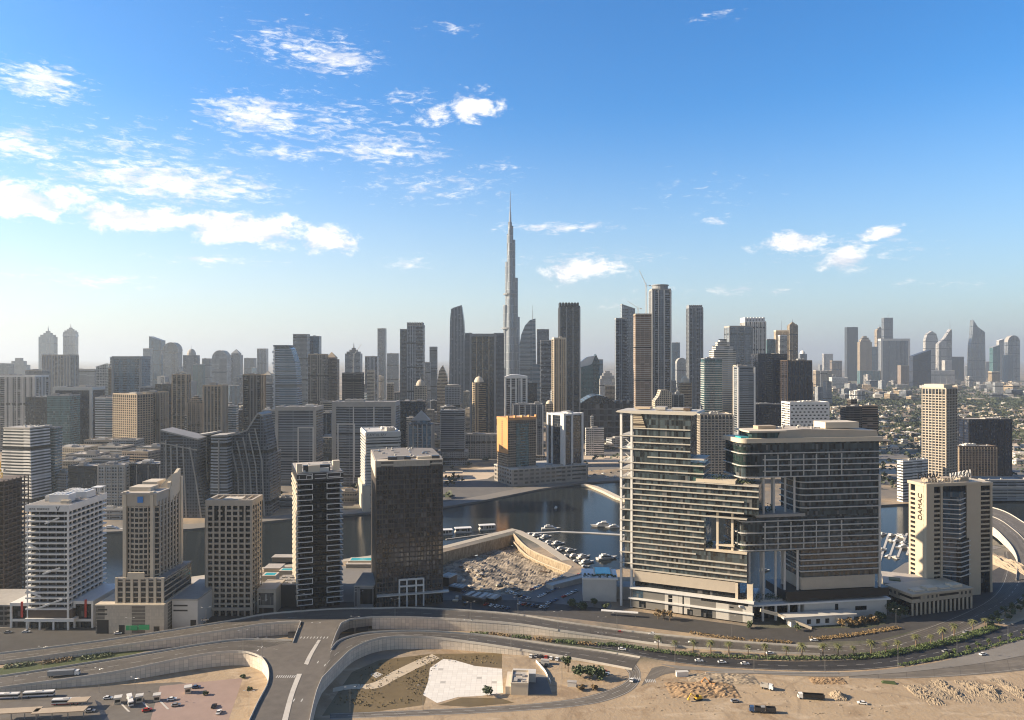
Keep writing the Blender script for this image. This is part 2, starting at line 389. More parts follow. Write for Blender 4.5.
def ribbon(name, F, N, mat, n=70, skirtF=None, skirtN=None, parF=None, parN=None, marks=(), up=0.0):
    """road deck between a far edge and a near edge; skirts are retaining walls down to the ground,
    par* are labels of low parapet walls along the edges, marks are lane lines at fractions across"""
    f = resample(catmull(F), n); g = resample(catmull(N), n); mb = MB(); vv = 0.0
    for i in range(n - 1):
        L = (g[i + 1] - g[i]).length; w0, w1 = (f[i] - g[i]).length, (f[i + 1] - g[i + 1]).length
        mb.poly([g[i] + Vector((0, 0, up)), g[i + 1] + Vector((0, 0, up)), f[i + 1] + Vector((0, 0, up)), f[i] + Vector((0, 0, up))], 0, [(0, vv), (0, vv + L), (w1, vv + L), (w0, vv)]); vv += L
    tag(mb.build(name, mat), kind='structure')
    for e, lab, sgn in ((f, skirtF, 1), (g, skirtN, -1)):
        if not lab: continue
        b = MB(); u = 0
        for i in range(n - 1):
            a, c = (e[i], e[i + 1]) if sgn < 0 else (e[i + 1], e[i]); L = (c - a).length
            b.poly([(a.x, a.y, -.3), (c.x, c.y, -.3), (c.x, c.y, c.z - .02), (a.x, a.y, a.z - .02)], 0, [(u, 0), (u + L, 0), (u + L, c.z), (u, a.z)]); u += L
        tag(b.build('retaining_wall', PANEL), lab, 'retaining wall')
    for e, lab in ((f, parF), (g, parN)):
        if lab: parapet(e, lab)
    for fr, dashed in marks:
        b = MB(); c = [x.lerp(y, fr) for x, y in zip(g, f)]
        c = resample(c, max(8, int(sum((q - p).length for p, q in zip(c, c[1:])) / 3)))
        for i in range(len(c) - 1):
            if dashed and i % 4 > 1: continue
            d = (c[i + 1] - c[i]).normalized(); s = Vector((-d.y, d.x, 0)) * .1; h = Vector((0, 0, up + .012))
            b.poly([c[i] - s + h, c[i + 1] - s + h, c[i + 1] + s + h, c[i] + s + h])
        tag(b.build('lane_marking', M['paint']), kind='structure')
    return f, g
def parapet(e, lab, h=1.05, th=.45, mat=None, name='parapet_wall'):
    b = MB()
    nrm = []
    for i in range(len(e)):
        d = (e[min(i + 1, len(e) - 1)] - e[max(i - 1, 0)]); nrm.append(Vector((-d.y, d.x, 0)).normalized() * th / 2)
    prof = [(-1, -.4), (1, -.4), (.55, h), (-.55, h)]
    for i in range(len(e) - 1):
        A = [e[i] + nrm[i] * a + Vector((0, 0, z)) for a, z in prof]; B = [e[i + 1] + nrm[i + 1] * a + Vector((0, 0, z)) for a, z in prof]
        for k in range(4): b.poly([A[k], B[k], B[(k + 1) % 4], A[(k + 1) % 4]])
        if i == 0: b.poly(A)
        if i == len(e) - 2: b.poly(B[::-1])
    return tag(b.build(name, mat or M['paleconc']), lab, 'parapet')

# ---- ground with the canal and the excavation cut out of it
CANAL_FAR = [(-500, 552), (100, 532), (190, 529), (300, 518), (443, 507), (480, 501), (540, 489), (585, 482.5), (640, 479), (700, 486), (765, 507), (880, 505), (1010, 498), (1400, 492)]
CANAL_NEAR = [(1400, 540), (990, 545), (905, 563), (872, 585), (762, 598), (690, 580), (630, 567), (604, 572), (592, 573), (571, 560), (545, 543), (522, 531), (512, 528.5), (443, 546), (345, 559), (265, 567), (183, 578), (100, 590), (-500, 640)]
PIT = [(440, 553), (513, 534.5), (530, 550.5), (571, 567.5), (560, 580), (530, 592), (490, 597), (455, 590), (436, 575)]
canal = pxpoly(CANAL_FAR + CANAL_NEAR); pit = pxpoly(PIT)
def inside(p, poly):
    r = False; j = len(poly) - 1
    for i in range(len(poly)):
        a, b = poly[i], poly[j]
        if (a.y > p[1]) != (b.y > p[1]) and p[0] < (b.x - a.x) * (p[1] - a.y) / (b.y - a.y) + a.x: r = not r
        j = i
    return r
m, q, b = newmat('ground'); g = q.n('ShaderNodeNewGeometry'); P_ = g.outputs['Position']
n1 = q.noise(P_, .006, 6, .65); n2 = q.noise(P_, .035, 5, .6); n3 = q.noise(P_, .4, 4, .65); n4 = q.noise(P_, .0016, 3, .5)
sand = q.mix(n2, (.27, .195, .12), (.47, .352, .222)); sand = q.mix(q.smooth(n3, .35, .75), sand, (.36, .285, .20))
def trackline(sc, wdt, dist):
    t_ = q.noise(P_, sc, 1.5, .5, dist); return q.smooth(q.m('ABSOLUTE', q.m('SUBTRACT', t_, .5)), wdt, wdt * .3)
trk = q.m('MAXIMUM', trackline(.012, .010, .2), trackline(.019, .013, .1))
sand = q.mix(q.m('MULTIPLY', trk, .4), sand, (.22, .165, .11)); sand = q.mix(q.m('MULTIPLY', q.smooth(q.noise(q.v('MULTIPLY', P_, (.35, 1, 1)), .09, 5, .65), .52, .66), .45), sand, (.54, .44, .32)); sand = q.mix(q.m('MULTIPLY', q.smooth(q.noise(P_, .028, 6, .72, .8), .50, .64), .7), sand, (.235, .16, .092))
town = q.mix(n2, (.09, .083, .075), (.25, .22, .185))
green = q.mix(n2, (.03, .042, .022), (.085, .09, .05))
c = q.mix(q.smooth(n1, .40, .56), sand, town); c = q.mix(q.smooth(q.m('ADD', n4, q.m('MULTIPLY', q.m('SUBTRACT', n1, .5), .9)), .52, .66), c, green)
yy = q.n('ShaderNodeSeparateXYZ'); q.l(P_, yy.inputs[0])
c = q.mix(q.smooth(q.m('ADD', yy.outputs[1], q.m('MULTIPLY', n2, 40)), 470, 500), sand, c)
c = q.mix(q.smooth(yy.outputs[1], 378, 340), c, q.mix(n2, (.025, .027, .03), (.07, .065, .06)))  # unseen ground below the frame, darkened so tower glass mirrors less sunlit sand
q.l(c, b.inputs['Base Color']); b.inputs['Roughness'].default_value = .95
bmp = q.n('ShaderNodeBump'); bmp.inputs['Strength'].default_value = .6; bmp.inputs['Distance'].default_value = .6; q.l(n3, bmp.inputs['Height']); q.l(bmp.outputs[0], b.inputs['Normal'])
M['ground'] = m
ring = [(-70000, -1500), (70000, -1500), (70000, 90000), (-70000, 90000)]
vs = [Vector(p) for p in ring] + [p.xy for p in canal] + [p.xy for p in pit]
es = []; k = 0
for L in (4, len(canal), len(pit)):
    es += [(k + i, k + (i + 1) % L) for i in range(L)]; k += L
V2, E2, F2, _, _, _ = delaunay_2d_cdt(vs, es, [], 1, 1e-4)
mb = MB()
for f in F2:
    p = [V2[i] for i in f]; cx = sum((x for x in p), Vector((0, 0))) / len(p)
    if inside(cx, canal) or inside(cx, pit): continue
    mb.poly([(x.x, x.y, 0) for x in p])
tag(mb.build('ground', M['ground']), kind='structure')
# water
m, q, b = newmat('water'); g = q.n('ShaderNodeNewGeometry')
b.inputs['Base Color'].default_value = (.018, .023, .025, 1); b.inputs['Roughness'].default_value = .09; b.inputs['IOR'].default_value = 1.2; b.inputs['Specular IOR Level'].default_value = .3
nz = q.noise(q.v('MULTIPLY', g.outputs['Position'], (.5, 1.2, 1)), .55, 4, .6)
bmp = q.n('ShaderNodeBump'); bmp.inputs['Strength'].default_value = .5; bmp.inputs['Distance'].default_value = .16; q.l(nz, bmp.inputs['Height']); q.l(bmp.outputs[0], b.inputs['Normal'])
WATERZ = -2.0
sheet('water', canal, m, WATERZ)
def skirt_line(pts, z0, z1, mat, name, lab, cat, flip=False):
    b = MB(); u = 0
    for a, c in zip(pts, pts[1:]):
        if flip: a, c = c, a
        u = b.wall(a, c, z0, z1, u)
    return tag(b.build(name, mat), lab, cat)
skirt_line(pxpoly(CANAL_FAR), WATERZ - .5, 0, M['darkconc'], 'quay_wall', 'dark stone quay wall along the far bank of the canal', 'quay wall')
skirt_line(pxpoly(CANAL_NEAR), WATERZ - .5, 0, M['darkconc'], 'quay_wall', 'stone quay wall under the near promenade and the marina basin', 'quay wall')
# promenades: paved strips set back from the quays
def strip(name, pts, w, mat, z=.16, shift=1.2):
    """paved strip beside a line, on its left"""
    P = edge(pts, 0); b = MB(); n = []
    for i in range(len(P)):
        d = P[min(i + 1, len(P) - 1)] - P[max(i - 1, 0)]; n.append(Vector((-d.y, d.x, 0)).normalized())
    for i in range(len(P) - 1):
        a, c = P[i] + n[i] * .0, P[i + 1] + n[i + 1] * .0; e, f = P[i] + n[i] * w, P[i + 1] + n[i + 1] * w
        b.poly([(a.x, a.y, z), (c.x, c.y, z), (f.x, f.y, z), (e.x, e.y, z)])
        b.wall(a, c, -.3, z); b.wall(f, e, -.01, z)
    return tag(b.build(name, mat), kind='structure')
strip('promenade', CANAL_FAR[1:9], 26, plain('paving', (.20, .185, .165), .85, .15, .2))
strip('promenade', CANAL_NEAR[9:18], 9, plain('palepaving', (.44, .39, .31), .85, .15, .3))
strip('promenade', CANAL_NEAR[1:6], 12, MC['paving'])
# city streets and yards among the towers (dark asphalt and paving sheets)
sheet('car_park', pxpoly([(438, 571), (470, 595), (530, 594), (566, 572), (600, 580), (612, 606), (600, 622), (520, 613), (440, 608)]), plain('lotasphalt', (.15, .145, .14), .9, .25, .12), .008)
sheet('road', pxpoly([(-120, 648), (60, 634), (200, 620), (300, 611), (440, 608), (560, 617), (690, 633), (780, 643), (880, 640), (930, 626), (1010, 596), (1012, 560), (985, 575), (925, 612), (870, 628), (760, 628), (640, 612), (520, 600), (430, 600), (300, 603), (200, 612), (0, 632), (-120, 640)]), plain('streetasphalt', (.055, .052, .05), .9, .3, .15), .012)
sheet('street', pxpoly([(-200, 664), (-200, 632), (0, 628), (190, 613), (260, 607), (300, 605), (300, 611), (220, 622), (107, 640), (0, 654)]), MC['streetasphalt'], .009)
sheet('plaza', pxpoly([(443, 607), (443, 560), (436, 556), (345, 566), (265, 575), (183, 585), (100, 598), (-200, 622), (-200, 634), (0, 629), (200, 610), (300, 602)]), MC['paving'], .006)
# across the canal: dusty lots and roads
sheet('sand_lot', pxpoly([(443, 474), (500, 465), (508, 468), (462, 492), (443, 498)]), plain('palesand', (.55, .45, .34), .95, .2, .08), .010)
sheet('gravel_lot', pxpoly([(443, 483), (496, 478), (520, 492), (443, 505)]), plain('gravelgrey', (.13, .125, .12), .95, .2, .1), .018)
for i, (a, b_, c_, d_) in enumerate([((586, 452), (640, 451), (640, 455), (586, 457)), ((586, 466), (640, 463), (640, 467), (586, 471)), ((878, 455), (925, 452), (925, 456), (878, 460)),
                                    ((878, 480), (925, 474), (925, 479), (878, 486)), ((958, 470), (1080, 466), (1080, 472), (958, 478)), ((440, 462), (500, 457), (500, 460), (440, 466))]):
    sheet('road', pxpoly([a, b_, c_, d_]), MC['lotasphalt'], .02)
for a in ([(580, 456), (640, 456), (640, 462), (580, 464)], [(878, 461), (924, 457), (924, 472), (878, 476)], [(1000, 440), (1100, 438), (1100, 462), (1000, 464)], [(870, 430), (922, 428), (922, 440), (870, 441)]):
    sheet('sand_lot', pxpoly(a), MC['palesand'], .03)
# ---- excavation
def noise3(x, y, s):
    return math.sin(x * .31 * s + 1.3) * math.cos(y * .27 * s + x * .11 * s) + .5 * math.sin(x * .83 * s + y * .61 * s + 2) + .35 * math.cos(x * 1.7 * s - y * 1.3 * s)
b = MB(); u = 0
for i in range(len(pit)):
    a, c = pit[i], pit[(i + 1) % len(pit)]
    u = b.wall(c, a, -11.5, 0.0, u)
m, q, bs = newmat('pitwall'); g = q.n('ShaderNodeNewGeometry')
n1 = q.noise(q.v('MULTIPLY', g.outputs['Position'], (1, 1, .35)), .5, 5, .7); q.l(q.mix(q.smooth(n1, .3, .75), (.20, .155, .10), (.47, .38, .26)), bs.inputs['Base Color']); bs.inputs['Roughness'].default_value = .95
tag(b.build('excavation_wall', m), 'rough sandy cut walls of the deep excavation beside the marina', 'earth wall')
xs = [p.x for p in pit]; ys = [p.y for p in pit]; b = MB(); NX, NY = 64, 44
def ph(x, y): return -11 + 1.1 * noise3(x + 9 * math.sin(y * .05), y + 7 * math.sin(x * .07), .22) + .6 * noise3(x + 40, y, .6) + random.uniform(-.35, .35)
Z = [[(min(xs) + (max(xs) - min(xs)) * i / NX, min(ys) + (max(ys) - min(ys)) * j / NY) for i in range(NX + 1)] for j in range(NY + 1)]
H = [[ph(*c) for c in r] for r in Z]
for j in range(NY):
    for i in range(NX):
        cxy = ((Z[j][i][0] + Z[j + 1][i + 1][0]) / 2, (Z[j][i][1] + Z[j + 1][i + 1][1]) / 2)
        if not any(inside((cxy[0] + dx, cxy[1] + dy), pit) for dx in (-2, 2) for dy in (-2, 2)): continue
        b.poly([(*Z[j][i], H[j][i]), (*Z[j][i + 1], H[j][i + 1]), (*Z[j + 1][i + 1], H[j + 1][i + 1]), (*Z[j + 1][i], H[j + 1][i])])
m, q, bs = newmat('rubblesand'); g = q.n('ShaderNodeNewGeometry'); n1 = q.noise(g.outputs['Position'], .09, 5, .7); n2 = q.noise(g.outputs['Position'], .5, 4, .7)
q.l(q.mix(q.smooth(q.m('ADD', q.m('MULTIPLY', n1, .7), q.m('MULTIPLY', n2, .3)), .40, .60), (.10, .085, .068), (.38, .315, .235)), bs.inputs['Base Color']); bs.inputs['Roughness'].default_value = .95; MC['rubblesand'] = m
tag(b.build('excavation_floor', m), kind='structure')
# terraced pale rim of the cut on the marina side (two steps of retaining wall)
e = resample(catmull(edge([(513, 534.5), (530, 550.5), (571, 567.5)], 0)), 24)
parapet([p + Vector((.8, .8, 0)) for p in e], 'pale curved rim wall between the excavation and the marina boats', 1.1, .9, M['tan'], 'rim_wall')
parapet([p + Vector((-1.0, -1.2, -5.4)) for p in e], 'lower sandstone ledge halfway down the excavation cut', .5, 1.6, M['tan'], 'ledge_wall')

# ---- the elevated interchange
AS, OA, NA = M['asphalt'], M['oldasphalt'], M['newasphalt']
ZD = 8.0
# far ramp (first road below the towers), western half
ribbon('far_ramp_road', edge([(-60, 659, .6), (0, 654, 1.2), (107, 640.5, 3.5), (220, 623, 7), (264, 615, ZD), (310, 611, ZD)]), edge([(-60, 668, .6), (0, 662.5, 1.2), (107, 648, 3.5), (220, 631.5, 7), (264, 624.5, ZD), (301, 622.5, ZD)]), AS,
       skirtN='long concrete panel retaining wall under the upper ramp, behind the lower ramp with the truck', skirtF='rear retaining wall of the upper ramp, facing the white banded tower',
       parF='pale parapet on the far side of the upper ramp below the beige towers', parN='pale parapet on the near side of the upper ramp, west of the junction', marks=((.5, True), (.08, False), (.92, False)))
ribbon('far_ramp_road', edge([(372, 609, ZD), (420, 608.5, ZD), (507, 614, 6.5), (560, 622, 4), (620, 630.5, 1.0), (675, 636.5, .35), (750, 643, .2), (820, 647.5, .1)]),
       edge([(372, 617.5, ZD), (420, 618, ZD), (507, 623.5, 6.5), (560, 631, 4), (620, 639.5, 1.0), (675, 646.5, .35), (750, 652, .2), (820, 655, .1)]), AS,
       skirtN='concrete panel retaining wall of the upper ramp, east of the junction above the hedge strip', skirtF='rear retaining wall of the upper ramp facing the car park and dark tower',
       parF='pale parapet on the far side of the upper ramp below the excavation', parN='pale parapet on the near side of the upper ramp above the hedge strip', marks=((.5, True), (.08, False), (.92, False)))
# bridge between the two halves
e1 = edge([(310, 611), (340, 609.3), (372, 609)], ZD)
ribbon('bridge_deck', e1, edge([(301, 622.5), (336, 619.5), (372, 617.5)], ZD), AS, n=12, up=.002, parF='pale parapet on the far side of the junction bridge', skirtF='rear wall of the junction bridge facing the dark towers')
# junction plateau
jun = [(301, 622.5), (336, 619.5), (372, 617.5), (343, 622), (337.5, 627), (331, 644), (331, 652), (329, 661), (318, 687), (309, 722), (249, 722), (268, 683), (269.5, 672), (266, 663), (262, 658.5), (243, 652.5), (292, 642), (296, 632), (303, 624)]
sheet('junction_deck', edge(jun, ZD), plain('deckasphalt', (.125, .11, .093), .85, .3, .22), ZD + .004)
# lower ramp, west (carries the grey truck)
ribbon('lower_ramp_road', edge([(-60, 684, 1.5), (0, 677, 2.5), (107, 660.5, 5.5), (200, 645, ZD), (245, 640, ZD), (292, 641, ZD)]), edge([(-60, 698, 1.5), (0, 688.5, 2.5), (107, 674, 5.5), (200, 655.5, ZD), (243, 652.5, ZD), (262, 658.5, ZD)]), AS,
       skirtN='tall curved concrete panel wall under the lower ramp, behind the bus yard', parF='pale parapet between the lower ramp and the green verge', parN='pale parapet on the near side of the lower ramp above the bus yard', skirtF='low rear wall of the lower ramp along the green verge', marks=((.5, True), (.08, False), (.92, False)), up=-.004)
e2 = resample(catmull(edge([(262, 658.5), (268, 668), (268, 683), (258, 703), (248, 724)], ZD)), 30)
parapet(e2, 'curved pale parapet where the lower ramp turns down beside the sandy yard', mat=M['paleconc'])
b = MB(); u = 0
for a, c in zip(e2, e2[1:]): u = b.wall(a, c, -.3, ZD, u)
b2 = b; tag(b.build('retaining_wall', PANEL), 'curved retaining wall end beside the sandy yard at the bus station', 'retaining wall')
# lower ramp, east (descends behind the flat white roofed house)
F3 = [(331, 650, ZD), (338, 642, ZD), (352, 636.5, ZD), (372, 633, ZD), (420, 631.5, 7.5), (486, 636, 4.5), (550, 645, 1.8), (600, 651.5, .4), (640, 658, .12)]
N3 = [(322, 679, ZD), (337.5, 663, ZD), (355, 648, ZD), (382, 638.5, ZD), (420, 637.5, 7.5), (454, 640.5, 6), (507, 648, 4.0), (550, 655, 1.8), (593, 662.5, .4), (632, 670, .12)]
ribbon('lower_ramp_road', edge(F3), edge(N3), AS, n=90, skirtN='tall curved concrete panel wall above the dry grass and the white pad', parF='pale parapet between the lower ramp and the hedge strip', parN='pale parapet on the near side of the lower ramp above the dry grass', skirtF='low rear wall of the lower ramp along the hedge strip', marks=((.5, True), (.08, False), (.92, False)), up=-.004)
e3 = resample(catmull(edge([(322, 679), (316, 694), (309, 724)], ZD)), 16)
parapet(e3, 'pale parapet along the right side of the road that runs towards the viewer')
b = MB(); u = 0
for a, c in zip(e3, e3[1:]): u = b.wall(c, a, -.3, ZD, u)
tag(b.build('retaining_wall', PANEL), 'retaining wall falling to the dry grass beside the road towards the viewer', 'retaining wall')
# short parapets and abutments around the tunnel openings of the junction
for pts, lab in (([(264, 624.5), (288, 622.3), (301, 622), (297, 632), (293, 643)], 'bent parapet above the tunnel opening left of the junction'),
                 ([(372, 617.5), (350, 620), (341, 624), (336, 634), (331, 648)], 'bent parapet above the tunnel opening right of the junction')):
    e = resample(edge(pts, ZD), 30); parapet(e, lab, th=.6)
    b = MB(); u = 0
    for a, c in zip(e, e[1:]): u = b.wall(a, c, 2.2, ZD, u); b.wall(c, a, 2.2, ZD)
    tag(b.build('abutment_wall', PANEL), lab.replace('bent parapet above', 'concrete abutment wall around'), 'wall')
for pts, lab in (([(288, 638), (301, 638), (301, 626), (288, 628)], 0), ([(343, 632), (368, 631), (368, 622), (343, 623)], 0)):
    sheet('underpass_dark', edge(pts, 2.0), M['black'], 2.0)  # black sheets paint in the darkness of the tunnel openings
# median and lines of the road towards the viewer
ribbon('kerb_median', edge([(318, 640), (309, 654), (304, 664)], ZD), edge([(321, 640), (313, 654), (308, 665)], ZD), M['paleconc'], n=10, up=.13)
ribbon('kerb_median', edge([(297, 674), (289, 695), (281, 724)], ZD), edge([(302, 674), (294, 695), (287, 724)], ZD), M['paleconc'], n=10, up=.13)
b = MB()
for j in range(9):
    for y0 in (637.5, 676.5):
        x = (301 + j * 3.3) if y0 < 650 else (277 + j * 2.2)
        p = G(x, y0 + (j % 2) * .1, ZD); b.box(p.x - .3, p.x + .3, p.y - 1.6, p.y + 1.6, ZD + .006, ZD + .016)
for x, y in ((294, 700), (302, 700), (318, 662), (325, 665), (262, 647), (258, 650)):
    p = G(x, y, ZD); b.poly([(p.x - .35, p.y - 1.8, ZD + .02), (p.x + .35, p.y - 1.8, ZD + .02), (p.x + .35, p.y + .6, ZD + .02), (p.x, p.y + 2.0, ZD + .02), (p.x - .35, p.y + .6, ZD + .02)])
tag(b.build('road_marking', M['paint']), kind='structure')
# green verges between the ramps
def verge(pts, mat, z=.1): return sheet('grass_verge', pxpoly(pts), mat, z)
gm = leafmat('grass', (.035, .055, .016), (.11, .12, .04), .25); dg = leafmat('drygrass', (.085, .06, .025), (.19, .14, .065), .15)
verge([(-60, 684), (0, 668), (110, 652), (150, 650), (108, 661), (0, 678)], gm, .05)
# main avenue to the right: black carriageway, service lane, bend to the elevated highway
ribbon('avenue_road', edge([(585, 642.5), (620, 647), (675, 654), (750, 660), (820, 661), (880, 657), (930, 646), (1000, 628), (1060, 606)], .02), edge([(585, 646), (620, 651.5), (660, 660), (720, 667), (820, 671), (890, 667.5), (955, 657), (1024, 637), (1080, 617)], .02), NA, marks=((.5, True), (.08, False)))
ribbon('avenue_road', edge([(820, 647.5), (870, 643), (912, 632), (960, 614), (992, 596), (1004, 574), (1004, 552)], .03), edge([(820, 655), (868, 655), (925, 646), (985, 622), (1026, 596), (1040, 570), (1036, 548)], .03), AS, marks=((.5, True), (.08, False), (.92, False)))
ribbon('side_road', edge([(849, 676.5), (880, 674), (940, 668.5), (1000, 660), (1080, 644)], .03), edge([(849, 678), (900, 678.5), (960, 676), (1024, 670.5), (1090, 662)], .03), OA, marks=((.12, False),))
ribbon('pavement', edge([(660, 664), (720, 668.5), (820, 672.5), (890, 669), (955, 658.5), (1024, 639), (1080, 618.5)], .15), edge([(680, 669), (720, 671.5), (820, 676.5), (880, 674), (940, 668.5), (1000, 660), (1080, 644)], .15), MC['paving'], up=0)
# loop road round the sandy corner, with its crossings
ribbon('loop_road', edge([(628, 657), (636, 664), (641, 675), (634, 689), (610, 700), (575, 706.5), (520, 711), (440, 715), (330, 719)], .04), edge([(612, 661), (625, 669), (629, 676), (622, 684), (600, 692.5), (572, 699), (520, 704.5), (440, 709), (330, 713.5)], .04), OA, n=80, marks=((.5, True), (.08, False), (.92, False)))
ribbon('loop_road', edge([(652, 668), (662, 666), (674, 668), (690, 669)], .05), edge([(641, 686), (655, 679), (666, 674), (690, 671.5)], .05), OA, n=20)
b = MB()
for x0, x1, yy_ in ((630, 640, 679), (646, 655, 681)):
    for j in range(6):
        p = G(x0 + (x1 - x0) * j / 5, yy_); b.box(p.x - .28, p.x + .28, p.y - 2, p.y + 2, .05, .062)
tag(b.build('zebra_crossing', M['paint']), kind='structure')
# kerb islands, dry grass, path and the white pad inside the loop
sheet('dry_grass', pxpoly([(322, 716), (338, 692), (352, 672), (380, 660), (430, 654), (502, 653), (502, 668), (452, 664), (432, 664), (428, 690), (424, 705), (380, 711)]), dg, .02)
sheet('dry_grass', pxpoly([(438, 705), (462, 697.5), (500, 698), (515, 703), (470, 707)]), dg, .02)
ribbon('footpath', edge([(333, 688), (350, 684.5), (372, 683), (392, 672), (415, 661), (432, 654)], .03), edge([(333, 692), (352, 689), (378, 688), (398, 678), (420, 667), (440, 658)], .03), plain('pathsand', (.50, .42, .31), .9, .15, .3), n=30)
sheet('concrete_pad', pxpoly([(430, 668), (443, 659), (454, 660), (475, 666), (502, 669), (503, 693), (480, 696), (458, 697), (437, 703), (423, 695), (428, 682)]), facade('padwhite', (.45, .42, .37), (.60, .575, .53), 3.0, 3.0, .03, .03, .85, .06, .03, 1.3, groups=False), .035)
sheet('manhole_cover', pxpoly([(370, 674.5), (377, 672), (383, 674.5), (376, 678)]), M['paleconc'], .04)
# sandy works at the lower right: mounds with real height
def mound(px, py, wpx, dpx, h, mat, lab, n=26, rough=.6):
    c = G(px, py); hw = wpx / 2 * c.y / FP; hd = dpx / 2 * c.y / FP / ((CAMH) / c.y)
    b = MB(); H = {}
    for j in range(n + 1):
        for i in range(n + 1):
            u, v = i / n * 2 - 1, j / n * 2 - 1; r = max(0, 1 - u * u) * max(0, 1 - v * v)
            H[i, j] = h * (r ** .7) * (1 - rough * .5 + rough * .5 * noise3(u * hw * .8 + px + 2.6 * math.sin(v * hd * .55 + px), v * hd * .8 + 2.2 * math.sin(u * hw * .6 + px * .7), .8)) + (random.uniform(-.2, .2) * h if r > 0 else -.05)
    for j in range(n):
        for i in range(n):
            q4 = [(i, j), (i + 1, j), (i + 1, j + 1), (i, j + 1)]
            b.poly([((a / n * 2 - 1) * hw, (c_ / n * 2 - 1) * hd, H[a, c_]) for a, c_ in q4])
    o = b.build('earth_mound', mat, None, c); return tag(o, lab, 'earth mound', 'heaps of sand and spoil on the works site')
MS = plain('moundsand', (.36, .29, .205), .95, .25, .4)
mound(702, 690, 70, 16, 2.2, plain('moundbrown', (.34, .23, .13), .95, .25, .4), 'broad brown spoil heap below the end of the pavement')
mound(722, 679, 70, 11, 1.6, MS, 'pale sand heap along the pavement, behind the brown spoil heap')
mound(838, 697, 14, 8, 3.2, MS, 'small steep sand cone right of the dump truck')
mound(828, 681, 36, 7, 1.4, plain('moundbrown', (.34, .23, .13), .95), 'low reddish spoil heap behind the dump truck')
for i in range(13):
    mound(920 + i * 8.5, 693 + 4.5 * math.sin(i * 1.7) - i * .25, 17, 17, 1.5 + .5 * math.sin(i * 2.3), plain('spoil', (.27, .215, .15), .95, .3, .5), 'lumpy dumped sand heap in the long row near the right edge', 18, 1.1)
# ================================================================ towers: shared pieces
GL = glass('glass_dark', (.014, .018, .022), .08, 1.6, 3.8, .6, 1.5, .05)
GLB = glass('glass_blue', (.02, .045, .07), .07, 1.5, 3.8, .5, 1.8, .04)
GLT = glass('glass_green', (.025, .055, .05), .07, 2.0, 4.1, .5, 1.75, .05)
GLK = glass('glass_black', (.006, .008, .010), .08, 1.8, 3.8, .8, 1.45, .035, (.02, .02, .02))
def bands(t, fw, fd, zs, h, out, mat, name='floor_band', x0=0.0, y0=0.0):
    """one storey band round the whole plan, repeated at each height"""
    b = MB(); b.box(x0 - out, fw + out, y0 - out, fd + out, 0, h); o = None
    for z in zs:
        if o is None: o = b.build(name, mat, t, (0, 0, z)); first = o
        else: again(first, (0, 0, z))
def piers(t, p, u, L, n, w, out, z0, z1, mat, name='pier'):
    """n upright piers along a wall from p in direction u (outward side on the right of u)"""
    ux, uy = u; nx, ny = uy, -ux; b = MB()
    c = [(-w / 2 * ux, -w / 2 * uy), (w / 2 * ux, w / 2 * uy)]
    b.prism([(c[0][0] + nx * out, c[0][1] + ny * out), (c[1][0] + nx * out, c[1][1] + ny * out), (c[1][0] - nx * .1, c[1][1] - ny * .1), (c[0][0] - nx * .1, c[0][1] - ny * .1)], z0, z1, bottom=True)
    first = None
    for i in range(n):
        s = L * i / max(1, n - 1); loc = (p[0] + ux * s, p[1] + uy * s, 0)
        if first is None: first = b.build(name, mat, t, loc)
        else: again(first, loc)
def roof_kit(t, wd, d, h, mat=None, wallmat=None, plant=3, par=1.4, seed=0, base=None):
    """roof slab, parapet and rooftop plant, set in from the walls"""
    rnd = random.Random(seed * 77 + int(wd * 10) + int(h)); mat = mat or M['roof']; wallmat = wallmat or M['offwhite']
    r = MB(); r.box(.3, wd - .3, .3, d - .3, h + .01, h + .25); ro = r.build('roof', mat, t)
    p = MB(); th = .5
    for a in ((-.15, wd + .15, -.15, th), (-.15, wd + .15, d - th, d + .15), (-.15, th, th, d - th), (wd - th, wd + .15, th, d - th)): p.box(*a, h - .4, h + par)
    p.build('parapet', wallmat, ro)
    for i in range(plant):
        a, c = rnd.uniform(.15, .34) * wd, rnd.uniform(.2, .4) * d; x = rnd.uniform(.1 * wd, .9 * wd - a); y = rnd.uniform(.1 * d, .9 * d - c); hh = rnd.uniform(1.2, 3.5) * (1.3 if i == 0 else .8)
        b = MB(); b.box(x, x + a, y, y + c, h + .26 + i * .02, h + .25 + hh)
        for k in range(3):
            xx = x + a * (k + .3) / 3.2; b.box(xx, xx + a * .16, y + c * .2, y + c * .7, h + .25 + hh, h + .25 + hh + .7)
        b.build('plant_room', rnd.choice([M['offwhite'], M['roofgrey'], M['concrete'], M['grey']]), ro)
    if h < 160 and rnd.random() < .9: roof_units(ro, 2, wd - 2, 2, d - 2, h + .25, 7, seed)
    return ro
CH = {}
